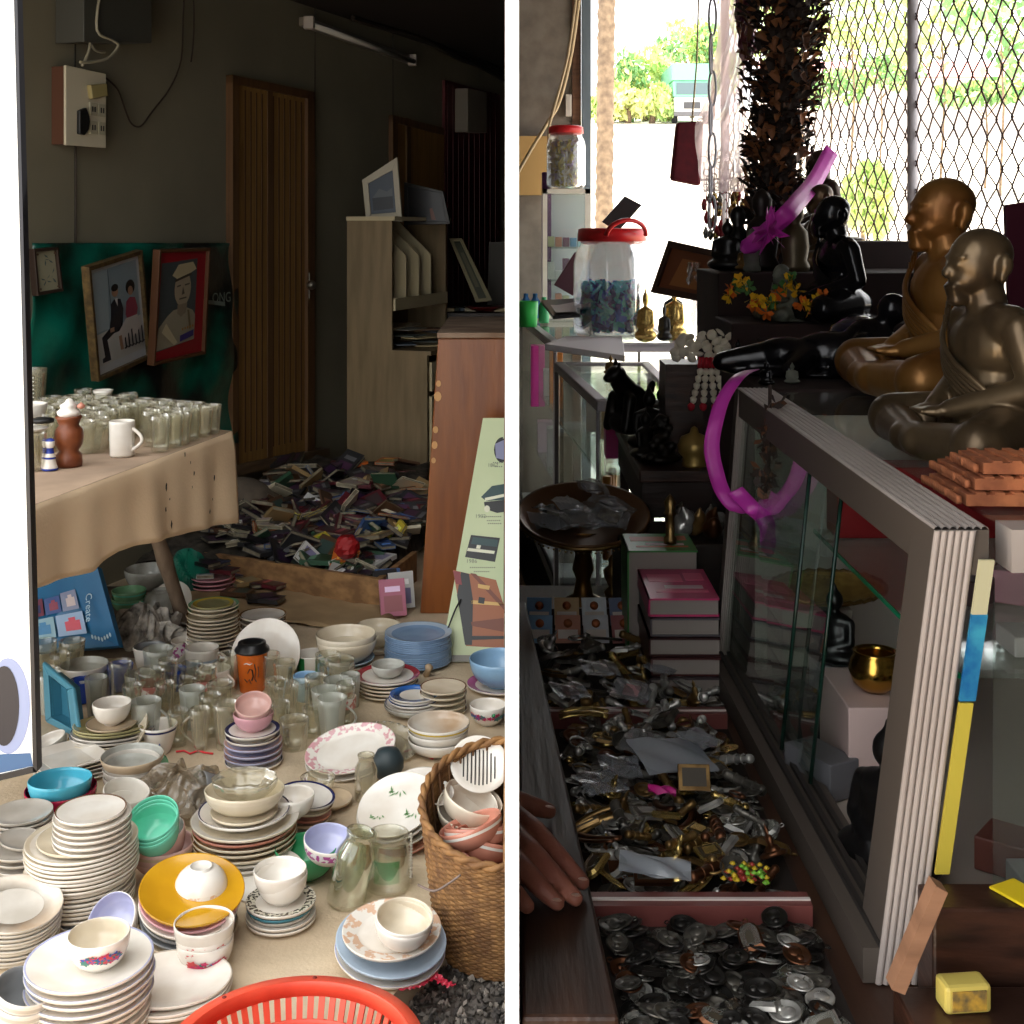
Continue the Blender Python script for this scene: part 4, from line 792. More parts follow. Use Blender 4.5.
# mass of clear glasses on the concrete
r = random.Random(8)
spots = [(96,716),(104,742,),(140,700),(150,712),(132,728),(146,745),(168,700),(165,722),(178,745),(182,712),(192,728),(200,750),(205,705),(210,735),(220,715),(226,748),(236,728),(228,690),(120,702),(158,688),(190,690),(286,716),(280,736),(294,748),(300,724),(316,708),(312,736),(326,722),(338,712),(332,738),(346,726),(276,706),(284,692),(270,690),(328,694),(340,696),(350,706),(46,700),(50,712),(60,690),(44,680),(72,676)]
where_ = lambda x: 'under the peach cloth side' if x < 90 else 'between the teal tray and the pink bowls' if x < 245 else 'between the pink bowls and the oval platter'
for k, sp in enumerate(spots):
    x, yb = sp[:2]; D = 1950/(yb-HY); p = P(x,yb,D); p.z = 0; w = r.choice([20,23,26,30]); h = r.choice([.085,.1,.12,.13]); mt = r.choice([G_clear,G_clear,G_dusty,G_frost,G_clear])
    kind_ = r.choice([0,0,8,12]); R = w/2*D/FP
    nm = {G_clear.name:'clear',G_dusty.name:'dusty',G_frost.name:'frosted'}[mt.name]
    lab = '%s%s tumbler on the concrete, %s' % ('faceted ' if kind_ else '', nm, where_(x))
    e = ob('tumbler', glass_mesh(round(R,3), h, mt, r.choice([.72,.85]), facet=kind_), None, p, label=lab, cat='glass', group='glasses on the floor: '+lab)
    if k % 6 == 5: handle(e, mt, R, h, ang=r.choice([0,3,-.6]), w=.0035); e['label'] = '%s%s glass mug with a handle, %s' % ('faceted ' if kind_ else '', nm, where_(x)); e['group'] = 'glass mugs: '+e['label']
    if k in (3, 12, 30):
        m = MB(); m.lathe([(R*.96+.0015,h*.45),(R*.99+.0015,h*.7)], 28); m.obj('printed_band', mat('band_print',(190,120,110),.4,c2=(226,220,210),scale=60,sharp=True), e)
# red string scraps
def scrap(pts, label, mt, r_=.002):
    PP = [G(*p) for p in pts]
    for i, p in enumerate(PP): p.z = r_+.001
    m = MB(); m.tube(PP, r_, n=5); m.obj('string', mt, label=label, cat='string')
M_redp = mat('red_plastic', (214,40,50), .4)
scrap([(176,753),(184,752),(190,755),(198,752),(205,754),(213,755)], 'red plastic string scrap in front of the tall clear glasses', M_redp, .003)
scrap([(404,753),(414,750),(424,756),(433,760)], 'red plastic string scrap under the yellow-rimmed bowls', M_redp, .003)
# pink bowls on saucers
stack(253,704,764,'topped by pink bowls in the middle of the floor',[('saucer',58,Wt,'navy',1,{'band':.93}),('saucer',58,'lavender','pinkish',3,{'band':.88}),('saucer',54,Wt,'navy',2,{'band':.85}),('bowl',40,'pink','pink',1,{'inner':'pinkish'}),('bowl',36,'pinkish','pink',1,{'inner':'pinkish','tilt':(22,-80),'dz':.03})])
# oval platter and glass dish
o = stack(385,728,755,'leaning behind the oval platter',[('platter',82,G_dusty.name if False else 'cloudy',None,1,{'oval':.8,'tilt':(24,-60)})]); o[0].data = plate_mesh(.098,.02,G_dusty,G_dusty,oval=.8); o[0]['label'] = 'dusty glass serving dish with a beaded rim, behind the pink-patterned oval platter'
m = MB(); 
for i in range(28):
    a_ = 2*PI*i/28; m.lathe([(0,-.004),(.005,0),(0,.004)], 8, mx=T(.093*math.cos(a_), .074*math.sin(a_), .022))
m.obj('beaded_rim', glass('bead_glass',(240,240,225),.3,.1,.6), o[0], kind='stuff')
stack(352,735,770,'in front of the glass serving dish',[('platter',92,'greyish',None,1,{'oval':.72,'tilt':(24,-110),'rz':.1}),('platter',92,Wt,'print_red',1,{'oval':.72,'tilt':(24,-110),'rz':.1,'band':.75})])
# red ring plates
stack(388,664,694,'beside the blue plate tower, holding a small glass bowl',[('plate',60,Cm,'goldline',4,{'band':.93}),('plate',65,Wt,'red',1,{'band':.8}),('bowl',34,'cloudy','cloudy',1,{'H':.04})])
bb = COL.objects[-1]
stack(443,686,712,'behind the blue-rimmed saucers',[('saucer',47,Cm,'brownrim',5,{'band':.94})])
stack(414,693,713,'in front of the cream saucers',[('bowl',60,'cloudy','cloudy',1,{'H':.03}),('saucer',58,'greyish','navy',1,{'band':.94}),('saucer',50,Wt,'royal',3,{'band':.6})])
stack(438,722,753,'near the rim of the woven basket',[('bowl',60,Wt,'navy',2,{'H':.045,'dz':.014,'band':.92}),('bowl',63,Wt,'yellow',1,{'H':.045,'inner':'dirty','band':.85})])
e = stack(488,703,724,'with painted flowers, near the poster board',[('bowl',37,Wt,None,1,{'H':.06,'fl':{'seed':4,'span':2.4,'n':34}})])[0]
m = MB(); m.lathe([(0,.0),(.006,.002),(.004,.012),(0,.016)],8,mx=T(-.058,-.0,.045) @ rotm('Y',-60)); m.obj('leaf_handle', CR['green'], e)
stack(500,652,688,'cut off beside the poster board foot',[('plate',66,Wt,'violetprint',1,{'band':.75}),('bowl',62,'skyblue','skyblue',1,{'inner':'skyblue','H':.09})])
m = MB(); m.lathe([(0,0),(.012,.006),(.009,.03),(.014,.045),(0,.055)],14); m.obj('wooden_stopper', mat('pale_wood',(190,164,132),.6), loc=G(426,676), rot=(.5,.3,0), label='small pale wooden stopper next to the blue plate tower', cat='stopper')
# teal tray standing on edge
e = empty('plastic_tray', G(60,728), 'teal plastic tray standing on its edge among the glasses', 'tray'); c = e.location
a = [P(42,662,3.95), P(72,688,3.75), P(79,740,3.7), P(45,722,3.95)]; n = (a[3]-a[0]).cross(a[1]-a[0]).normalized(); n = n if n.y < 0 else -n
L_ = [p-c for p in a]; inn = [quadpt(L_,.2,.14),quadpt(L_,.8,.14),quadpt(L_,.8,.86),quadpt(L_,.2,.86)]
m = MB(); 
for i in range(4): m.prism([L_[i],L_[(i+1)%4],inn[(i+1)%4],inn[i]], n*-.012)
m.obj('rim', mat('tray_teal',(70,134,156),.4), e, bevel=.004); m = MB(); m.prism([p-n*.035 for p in inn], n*-.004)
for i in range(4): m.add([inn[i],inn[(i+1)%4],inn[(i+1)%4]-n*.036,inn[i]-n*.036],[(0,1,2,3)])
m.obj('tray_bed', mat('tray_teal_deep',(50,108,130),.4), e)
# white bowl over mixed plates
stack(112,702,752,'under the little white bowl, beside the teal tray',[('platter',86,'palegreen','teal',2,{'oval':.8,'rz':.1}),('platter',84,'cream','mustard',2,{'oval':.8,'rz':.3}),('platter',82,'greyish','navy',2,{'oval':.8}),('platter',74,'olive','cream',2,{'oval':.75}),('saucer',50,'beige','grey',1),('bowl',38,Wt,None,1,{'H':.06})])
stack(130,722,752,'leaning behind the little white bowl stack',[('plate',60,'cream','greyish',1,{'tilt':(50,-150)})])
e = mug(158,724,752,38,('white','navy','white'),'white tapered cup with a small blue emblem and thin blue line',hang=None,name='cup',r0=.62,bands=(.8,.88))
D=1950/(752-HY); R=19*D/FP; m = MB()
for (du,dz_,s_) in ((0,.022,.007),(0,.032,.005),(-.007,.018,.005),(.007,.018,.005),(0,.012,.006)):
    rr_ = R*.93+.0015; a_ = -PI/2+.35+du/rr_; cc_ = Vector((rr_*math.cos(a_)*.96, rr_*math.sin(a_)*.96, dz_+.006)); t_ = Vector((-math.sin(a_),math.cos(a_),0)); m.add([cc_+t_*s_*.5*math.cos(b)+Vector((0,0,s_*math.sin(b)*.9)) for b in [2*PI*i/8 for i in range(8)]],[tuple(range(8))])
m.obj('emblem', mat('emblem_blue',(70,90,150),.3), e)
stack(53,730,758,'beside the display board edge',[('bowl',38,'cloudy',None,1,{'inner':'greyish','tilt':(20,-160)})])
# square plates
for k in range(5):
    D = 3.65; R=.1; p = G(66,776); sq = MB(); w_=.094-.003*(4-k)
    sq.box((-w_*.6,-w_*.6,0),(w_*.6,w_*.6,.004)); 
    for i in range(4): sq.add([(-w_,-w_,.014),(w_,-w_,.014),(w_*.6,-w_*.6,.003),(-w_*.6,-w_*.6,.003),(-w_,-w_,.011),(w_,-w_,.011),(w_*.6,-w_*.6,.0),(-w_*.6,-w_*.6,.0)],[(0,1,2,3),(7,6,5,4),(4,5,1,0)],0,rotm('Z',90*i))
    sq.obj('square_plate', CR[['white','white','greyish','ivory','white'][k]], loc=p+Vector((0,0,.0105*k+.001)), rot=(0,0,.5+.06*k), label='white square plate, %s of five stacked by the display board' % ORD[4-k], cat='plate')
# deep stack behind the red bowl
stack(132,755,792,'next to the clear plastic bag',[('bowl',56,'greyish','brownrim',3,{'H':.05,'dz':.013,'band':.92}),('bowl',62,'beige','goldline',1,{'H':.045,'inner':'cloudy','band':.93})])
stack(140,750,785,'behind the beige dish stack',[('plate',62,'palegreen','green',1,{'tilt':(25,-120)}),('plate',40,'pink',None,1,{'tilt':(25,-120)})])
stack(60,778,815,'by the display board',[('bowl',70,'crimson','crimson',1,{'H':.07,'foot':.6,'dz':.012}),('bowl',62,'cyan','cyan',1,{'H':.065,'foot':.55,'tilt':(3,90)})])[0]['label'] = 'crimson plastic bowl holding a cyan bowl, by the display board'
stack(22,812,845,'behind the tall leaning cream stack',[('plate',64,Wt,'greyish',5,{'band':.9}),('plate',60,Gy,None,3)])
stack(22,840,872,'low beside the big white tower',[('plate',60,Gy,None,4),('saucer',44,Gy,None,1,{'tilt':(10,0)})])
# the big white tower
stack(120,790,840,'behind the saucers of the big white tower',[('bowl',46,Wt,None,2,{'H':.09,'tilt':(14,-30)})])
stack(82,836,905,'of the big white tower',[('plate',102,Wt,'greyish',7,{'band':.93}),('plate',110,Wt,'ivory',8,{'band':.9}),('plate',84,'cream',None,1)])
top = [o for o in COL.objects if o.name.startswith('dinner_plate')][-1]
zb = top.location.z; D = (EYE-zb)*FP/(848-HY)
stack(92,808,0,'on the big white tower',[('plate',76,Wt,'greyish',5,{'band':.92}),('saucer',69,Wt,'brownrim',1,{'band':.95})],base_z=zb+.009,D=D)
# mint bowls
stack(163,838,872,'under the mint bowls',[('bowl',62,'pinkish','beige',2,{'H':.06,'dz':.014}),('bowl',58,'pinkish','pinkish',1,{'H':.07,'inner':'cloudy','tilt':(14,-140)})])
stack(160,812,866,'beside the big white tower',[('bowl',50,'mint','mint',3,{'H':.075,'dz':.008,'inner':'mint','tilt':(30,-100)})],base_z=.055,D=3.02)
# central big stack
stack(245,788,862,'at the centre under the scalloped glass bowl',[('plate',100,Wt,'greyish',3),('plate',104,Cm,'goldline',3,{'band':.93}),('plate',104,'salmon','pinkish',1),('plate',106,Cm,'greyish',1,{'band':.85}),('soup',90,Wt,'navy',1,{'band':.96}),('saucer',66,Cm,None,1),('bowl',80,Cm,'ivory',1,{'H':.055,'oval':.8,'rz':0.05}),])
p = P(245,795,3.02); p = P(245,800,1950/(862-HY)); top = [o for o in COL.objects if o.name.startswith('bowl')][-1]
gb = ob('glass_bowl', bowl_mesh(.077,.045,G_dusty,G_dusty,oval=.85,scallop=.05,foot=.5), None, top.location+Vector((0,0,.035)), label='scalloped clear glass bowl crowning the central stack of cream plates', cat='bowl')
# grey cup on its side, plastic bag with dishes
item('cup', .042, 'grey','grey','grey', loc=P(228,790,3.4)+Vector((0,0,0)), rot=(math.radians(70),0,math.radians(-50)), H=.09, label='grey melamine cup tipped on its side behind the central stack', r0=.6)
r = random.Random(6)
bag = MB()
def bf(u, v):
    a_ = u*2*PI; th = v*PI*.5; R_ = .125*(1+.14*math.sin(a_*5+v*7)+.08*math.sin(a_*11-v*13)); return Vector((R_*math.cos(a_)*math.cos(th)**.6*1.05, R_*math.sin(a_)*math.cos(th)**.6*.75, .003+.095*math.sin(th)*(1+.2*math.sin(a_*4+v*9)+.1*math.sin(a_*9))))
bag.grid(bf, 64, 20, closeu=True, smooth=False)
e = bag.obj('plastic_bag', glass('bag_film',(225,218,205),.35,.12,.55,noise=14,edge=(176,162,142)), loc=G(178,812), label='crumpled clear plastic bag over dishes beside the mint bowls', cat='plastic bag')
stack(196,790,806,'inside the clear plastic bag',[('plate',56,Wt,None,1,{'tilt':(28,-60)})]); stack(165,796,812,'inside the clear plastic bag',[('bowl',46,'beige',None,1,{'H':.04})])
# right of centre
stack(302,796,828,'under a plain white bowl, right behind the green bowl',[('soup',54,'beige','greyish',2),('saucer',54,'salmon',None,1),('saucer',56,Cm,'brownrim',1,{'band':.93}),('plate',58,Wt,'navy',1,{'band':.9})],tilt=(8,-20))
stack(292,775,812,'beside the scalloped glass bowl',[('bowl',44,Wt,Wt,1,{'H':.055})],base_z=.075,D=3.16)
stack(328,792,806,'beside the red-dotted bowl',[('saucer',48,'beige',None,1,{'H':.02}),])
e = stack(318,772,796,'with red dots behind the stack of rimmed plates',[('bowl',40,'cloudy','cloudy',1,{'H':.05})])[0]; e.data = bowl_mesh(.046,.05,G_dusty,G_dusty); e['label'] = 'clear bowl with red polka dots behind the white bowl'
m = MB()
for a_ in (-2.2,-1.6,-1.0,-.4,-2.8): 
    r_=.0395; cc_=Vector((r_*1.02*math.cos(a_),r_*1.02*math.sin(a_),.028)); t_=Vector((-math.sin(a_),math.cos(a_),0)); up=Vector((math.cos(a_)*.4,math.sin(a_)*.4,1)).normalized(); m.add([cc_+t_*.007*math.cos(b)+up*.009*math.sin(b)+Vector((math.cos(a_),math.sin(a_),0))*.004 for b in [2*PI*i/10 for i in range(10)]],[tuple(range(10))])
m.obj('red_dot', mat('dot_red',(190,28,34),.3), e, kind='stuff')
stack(306,840,876,'under the violet-print bowl',[('bowl',62,'green','green',1,{'H':.07,'inner':'green'})])
stack(327,828,856,'tilted in the green bowl',[('bowl',50,'white','print_violet',1,{'H':.055,'band':.55,'inner':'lavender','tilt':(12,-60)})],base_z=.05,D=2.98)
# bamboo-print plates by the basket
stack(405,795,838,'leaning against the woven basket',[('plate',84,'salmon','beige',1),('soup',84,Gy,None,2),('plate',80,Wt,None,1),],tilt=(26,-120))
bp_ = [o for o in COL.objects if o.name.startswith('dinner_plate')][-1]; bp_['label'] = 'white dinner plate with green bamboo sprigs leaning against the woven basket'
for (cx_, cy_, s_) in ((-.045,-.01,1.0),(.035,.03,.9),(.02,-.06,.5)):
    m = MB()
    for k in range(9):
        a_ = 1.2+k*.35; l_ = .014*s_*(1+.3*(k%3)); b_ = Vector((cx_+.004*(k%2), cy_-.014+.0045*k, .0108)); d_ = Vector((math.cos(a_*1.7),math.sin(a_*1.7),0)); t_ = Vector((-d_.y,d_.x,0))
        m.add([b_, b_+d_*l_*.5+t_*.002, b_+d_*l_, b_+d_*l_*.5-t_*.002], [(0,1,2,3)])
    m.obj('bamboo_sprig', mat('sprig_green',(96,140,84),.4), bp_, kind='stuff')
stack(418,772,790,'under the bamboo-print plate',[('plate',70,Wt,'greyish',1,{'tilt':(18,-120)})],base_z=.05,D=3.3)
m = MB(); m.lathe([(0,-.045),(.03,-.035),(.043,-.01),(.043,.012),(.03,.036),(0,.045)],24); m.obj('dark_pot', mat('pot_dark',(46,58,62),.5), loc=G(388,780)+Vector((0,0,.045)), label='dark rounded pot behind the bamboo-print plates', cat='pot')
def gjar(x, yb, R, H, mt, label, rot=(0,0,0), neck=.7, name='glass_jar', z=0):
    D = (1.5-z)*FP/(yb-HY); p = P(x,yb,D); p.z = z
    m = MB(); t=.003; pr=[(0,.004),(R*.8,0),(R,.006),(R,H*.7),(R*neck,H*.86),(R*neck,H*.96),(R*neck*1.07,H*.97),(R*neck*1.07,H),(R*neck*.95,H),(R*neck-t,H*.95),(R*neck-t,H*.86),(R-t,H*.7),(R-t,.012),(0,.012)]
    m.lathe(pr, 32); return m.obj(name, mt, loc=p, rot=rot, label=label, cat='jar')
gjar(366,800,.03,.12,G_dusty,'slim dusty glass jar between the oval platter and the bamboo-print plates')
gjar(345,903,.043,.165,glass('glass_bottle',(243,246,236),.12,.05,.5,noise=20,edge=(170,170,140)),'tall clear bottle-shaped jar leaning in front of the green bowl', rot=(.0,.22,0))
e = gjar(388,888,.05,.125,G_clear,'clear glass pitcher with beads and a greenish sheen beside the basket',neck=.9,name='pitcher'); m = MB()
for k in range(16): m.lathe([(0,-.004),(.0045,0),(0,.004)],8,mx=T(.053,-.01+.001*k,.03+.006*k))
m.obj('bead_string', mat('beads',(190,184,170),.4), e); m = MB(); m.grid(lambda u,v: Vector((.0475*math.cos(-2.2+u*1.3),.0475*math.sin(-2.2+u*1.3),.03+v*.05)),8,4); m.obj('green_patch', glass('green_sheen',(110,200,150),.3,.1,.5,edge=(70,150,100)), e)  # green tinted glass patch on the pitcher side
o = gjar(362,878,.04,.1,G_dusty,'small dusty jar lying between the pitcher and the tall clear jar',neck=.8)
# patterned plates with two bowls
stack(281,868,922,'in the open space before the red basket',[('plate',70,Wt,'greyish',2,{'band':.9}),('saucer',62,Gy,None,1),('plate',66,'teal','blue',1),('plate',70,Wt,'print_dots',1,{'band':.72}),('bowl',52,Wt,None,2,{'H':.06,'dz':.012})])
stack(268,862,885,'hidden behind the two white bowls',[('plate',76,Wt,None,1,{'tilt':(15,-90)})])
# yellow plate
stack(188,890,935,'by the little stacked floral bowls',[('plate',96,'beige',None,1),('plate',94,'grey',None,2),('plate',98,Wt,None,1),('plate',98,'pink',None,1),('plate',102,'mustard',None,1)],tilt=(14,-60))
e = stack(201,872,905,'face down on the mustard yellow plate',[('bowl',54,Wt,'print_peach',1,{'inv':1,'H':.055,'band':.86})],base_z=.085,D=2.78)
e = stack(205,922,965,'in front of the mustard yellow plate',[('bowl',56,Wt,None,3,{'H':.055,'dz':.016,'foot':.6,'fl':{'seed':9,'f':.5,'span':1.5,'foot':.6,'a0':-1.3}}),('bowl',60,Wt,None,1,{'H':.055,'foot':.6})])
# lavender bowl leaning, floral bowl on plates
stack(122,916,938,'leaning behind the floral rice bowl',[('bowl',54,'white','white',1,{'inner':'lavender','H':.05,'tilt':(48,-115)})])
stack(90,958,1030,'under the floral rice bowl',[('plate',120,Wt,'greyish',4,{'band':.95}),('plate',124,Wt,'lavender',5,{'band':.96})])
zb = [o for o in COL.objects if o.name.startswith('dinner_plate')][-1].location.z
stack(100,942,0,'standing on the near white plates',[('bowl',60,Wt,None,1,{'H':.06,'inner':'ivory','foot':.5,'fl':{'seed':3,'span':1.2,'n':40,'foot':.5,'a0':-1.2}})],base_z=zb+.008,D=(EYE-zb-.05)*FP/(942-HY))
stack(172,978,995,'large and scuffed beside the red basket',[('plate',118,Wt,None,2),('platter',120,Wt,'dirty',1,{'oval':.85,'rz':.05})])
# leaning cream stack at the edge
stack(10,905,948,'leaning at the photograph edge before the white tower',[('plate',92,'greyish',None,9),('plate',92,'greyish','dirty',1,{'band':.6})],tilt=(10,-40))
e = stack(66,912,925,'tipped over next to the leaning pale plates',[('bowl',22,Wt,'greyish',1,{'H':.03,'inner':'grey','tilt':(60,-60)})])
stack(12,985,1050,'in the nearest nest of bowls',[('bowl',58,Wt,'greyish',4,{'H':.06,'dz':.014,'inner':'grey'})],tilt=(16,-20))
# nearest plate group
stack(390,928,962,'beside the woven basket and the pink tape',[('plate',112,Wt,'lavender',1),('plate',112,'paleblue','paleblue',1),('plate',98,Wt,'print_peach',1,{'band':.68,'tilt':(6,150)}),],tilt=(10,-60))
e = stack(402,918,945,'on the floral plate',[('bowl',57,Wt,'navy',2,{'H':.05,'dz':.01,'inner':'ivory','foot':.5,'band':.9,'tilt':(10,-60)})],base_z=.06,D=2.62)
flowers(e[0], .057, .05, seed=12, n=8, span=.4, a0=-2.0, cols=[mat('dec_violet',(90,80,160),.3)], foot=.5)
# ------------------------------------------------------------------ woven basket with salmon bowls, pressed against the partition
M_wk = mat('wicker', (156,114,66), .7, c2=(112,76,42), scale=30, bump=.3, bscale=80); M_wkd = mat('wicker_dark', (104,70,40), .8)
BX, BY = -.008, 2.83
e = empty('woven_basket', (BX, BY, -.05), 'round woven bamboo basket full of bowls and a strainer, at the slab edge', 'basket')
def bas(a, t, off=0):
    R = (.148+.04*t**.8)+off; X = R*math.cos(a); Y = R*math.sin(a); zt_ = .305+.30*Y; z = zt_*t
    return Vector((min(X, -.004), Y, z))
rows = 46; m = MB()
for rw in range(rows):
    def f(u, v):
        a = u*2*PI; t = (rw+v*.92+.04)/rows; return bas(a, t, .0026*math.sin(a*46+PI*rw)*math.sin(v*PI)+.002*math.sin(v*PI))
    m.grid(f, 150, 4, mi=rw % 2 if rw % 5 else 1, closeu=True)
m.obj('weave', [M_wk, mat('wicker_b', (132,94,52), .75, c2=(100,68,38), scale=30)], e, solid=.003)
for s_ in range(2):
    m = MB(); L_ = [bas(2*PI*i/90, 1.0, .004*math.cos(i*1.2+PI*s_))+Vector((0,0,.004+.005*math.sin(i*1.2+PI*s_))) for i in range(90)]; m.tube(L_, .0065, n=8, closed=True); m.obj('rim', M_wk, e)
m = MB(); m.add([bas(2*PI*i/40, 0.03) for i in range(40)], [tuple(range(40))]); m.obj('bottom', M_wkd, e, solid=.004)
m = MB()
for k in range(34):
    a = 2*PI*k/34; m.tube([bas(a, t/6, -.004) for t in range(7)], .003, n=5)
m.obj('stake', M_wkd, e, kind='stuff')
def inb(x, y, D): return P(x, y, D)
item('plate', .1, 'white', loc=P(452,800,2.92), rot=(.5,-.3,0), label='white plate tucked upright inside the woven basket wall') if False else None
for k in range(5):
    o = ob('bowl', bowl_mesh(.070,.052,CR['salmon'] if k < 5 else CR['ivory'],CR['white'],inner=CR['salmon'],band=.86,foot=.5), None, Vector((-.078+.001*k, 2.80-.004*k, .115+.016*k)), (.34,.10,k), label='salmon bowl with a white rim, %s of the nest in the woven basket' % ORD[6-k], cat='bowl')
for k in range(2):
    ob('bowl', bowl_mesh(.068,.058,CR['ivory'],CR['goldline'],inner=CR['dirty'],band=.92,foot=.5), None, Vector((-.104, 2.91-.006*k, .165+.017*k)), (.34,.1,k), label='cream bowl with a stained inside, %s of the nest in the woven basket' % ORD[1-k], cat='bowl')
e2 = empty('strainer', Vector((-.076,2.98,.27)), 'round white plastic strainer with slots standing in the woven basket', 'strainer', rot=(.75,.1,.1))
m = MB(); m.lathe([(0,0),(.052,.002),(.066,.012),(.068,.014),(.066,.016),(.051,.006),(0,.004)], 40); m.obj('disc', CR['white'], e2)
m = MB()
for k in range(9):
    x_ = -.036+.009*k; h_ = math.sqrt(max(0,.046**2-x_**2)); m.box((x_-.0015,-h_,.0062),(x_+.0015,h_*.8,.0068),0)
m.obj('slot', mat('slot_dark',(50,48,46),.7), e2, kind='stuff')
m = MB(); m.lathe([(0,0),(.022,.002),(.03,.02),(.028,.02),(.02,.006),(0,.006)],24); m.obj('small_dish', CR['white'], loc=(-.16,2.93,.22), rot=(.6,0,0), label='little white dish peeking over the far rim of the woven basket', cat='dish')
for k in range(0): item('bowl', .05, 'white','navy', loc=(-.05,2.70+.0*k,.1+.018*k), rot=(.3,.1,0), H=.04, label='white bowl low in the woven basket, %s of three under the salmon nest' % ORD[2-k])
cable([Vector((-.195,2.70,.14)), Vector((-.16,2.665,.145)), Vector((-.13,2.655,.165)), Vector((-.105,2.65,.185))], .0025, mat('wire_grey',(120,104,96),.5), 'thin grey wire pushed through the side of the woven basket', name='wire')
# ------------------------------------------------------------------ red plastic basket in front
M_rb = mat('basket_red', (236,92,66), .4, c2=(214,74,52), scale=10)
e = empty('plastic_basket', (-.368, 2.185, 0), 'round orange-red plastic basket with slotted sides, nearest the camera', 'basket')
m = MB(); m.lathe([(.20,.122),(.222,.12),(.225,.112),(.222,.108),(.204,.112),(.198,.098),(.194,.098),(.199,.12),(.20,.122)], 72); m.obj('rim', M_rb, e)
m = MB(); m.lathe([(.15,.0),(.16,.0),(.163,.012),(.155,.014),(.15,.0)],60); m.lathe([(0,.002),(.155,.002),(.155,.006),(0,.006)],60); m.obj('base', M_rb, e)
m = MB(); m.lathe([(.178,.056),(.182,.056),(.183,.064),(.179,.064),(.178,.056)],60); m.obj('side_ring', M_rb, e)
for k in range(60):
    a = 2*PI*k/60; d_ = Vector((math.cos(a),math.sin(a),0)); t_ = Vector((-math.sin(a),math.cos(a),0)); w_=.0055
    mm = MB(); mm.prism([d_*.156+t_*-w_, d_*.156+t_*w_, d_*.196+t_*w_+Vector((0,0,.1)), d_*.196+t_*-w_+Vector((0,0,.1))], d_*.004); mm.obj('slat', M_rb, e)
for a in (1.55,2.35):
    mm = MB(); mm.lathe([(0,0),(.004,0),(.004,.001),(0,.001)],10,mx=T(.212*math.cos(a),.212*math.sin(a),.1212)); mm.obj('rim_hole', mat('hole_red',(120,36,26),.8), e)
# ------------------------------------------------------------------ pink tape, cloth heap, blue box
r = random.Random(2); M_tape = glass('tape_pink',(240,90,110),.55,.2,.3,noise=60,edge=(226,60,86))
e = empty('plastic_tape', G(430,975), 'crumpled pink plastic tape on the gravel at the slab edge', 'tape'); c = e.location
for s_, pts in enumerate(([(446,925),(440,948),(432,968),(428,985)],[(428,985),(416,992),(404,985),(396,980)],[(430,975),(442,985),(452,990)],[(424,980),(410,975),(400,985),(404,994)])):
    PP = [G(*p) for p in pts]; 
    m = MB(); m.grid(lambda u,v: (lambda i,f_: PP[i].lerp(PP[i+1],f_))(min(int(u*(len(PP)-1)),len(PP)-2), u*(len(PP)-1)-min(int(u*(len(PP)-1)),len(PP)-2))-c+Vector(((v-.5)*.018, (v-.5)*.008, .004+.006*abs(math.sin(u*14+v*5+s_))-(.03 if False else 0))), 20, 5, smooth=False); m.obj('strip', M_tape, e)
m = MB()
def cf(u, v):
    a_ = u*2*PI; th = v*PI*.5; R_ = .115*(1+.2*math.sin(a_*6+v*8)+.12*math.sin(a_*13-v*17)); return Vector((R_*math.cos(a_)*math.cos(th)**.7*1.15, R_*math.sin(a_)*math.cos(th)**.7*.8, .002+.10*math.sin(th)*(1+.3*math.sin(a_*5+v*11)+.15*math.sin(a_*11+v*3))))
m.grid(cf, 80, 22, closeu=True, smooth=False); m.obj('crumpled_paper', mat('newsprint',(206,198,186),.8,c2=(60,56,54),scale=26,amt=.35), loc=G(147,643), label='crumpled newspaper ball beside the bamboo table leg', cat='paper')
m = MB()
def cf2(u, v):
    a_ = u*2*PI; th = v*PI*.5; R_ = .09*(1+.25*math.sin(a_*4+v*8)); return Vector((R_*math.cos(a_)*math.cos(th)**.7, R_*math.sin(a_)*math.cos(th)**.7*.6, .002+.15*math.sin(th)*(1+.2*math.sin(a_*5+v*11))))
m.grid(cf2, 50, 14, closeu=True, smooth=False); m.obj('plastic_sheet', mat('sheet_teal',(20,124,100),.35,c2=(8,70,58),scale=9), loc=G(189,592), label='crumpled teal plastic sheet bunched behind the bamboo table leg', cat='plastic sheet')
q = [P(10,596,4.62), P(97,566,4.55), P(119,646,4.50), P(10,655,4.5)]
n = (q[3]-q[0]).cross(q[1]-q[0]).normalized(); n = n if n.y < 0 else -n
e = empty('blue_box', (q[2]+q[3])/2, 'flat blue picture box lettered Create, leaning under the peach cloth', 'box'); c = e.location; ql = [p-c for p in q]
m = MB(); m.prism(ql, n*-.03); m.obj('box', mat('box_blue',(36,112,160),.4,c2=(28,98,146),scale=5), e, bevel=.002)
cells = [(.18,.12,.42,.36,(60,66,110),(150,70,90)),(.45,.12,.62,.36,(66,90,150),(190,170,170)),(.65,.1,.78,.34,(110,120,150),(200,180,170)),(.18,.42,.42,.74,(150,190,205),(70,140,190)),(.45,.42,.8,.74,(150,180,215),(206,70,90))]
m = MB(); mats_ = []
cells = [(.10,.20,.34,.46,(120,60,80),(60,66,110)),(.36,.22,.58,.46,(66,90,150),(150,70,90)),(.60,.20,.82,.46,(130,140,170),(206,190,190)),(.10,.5,.46,.80,(150,190,205),(70,140,190)),(.49,.5,.85,.80,(150,180,215),(214,60,84))]
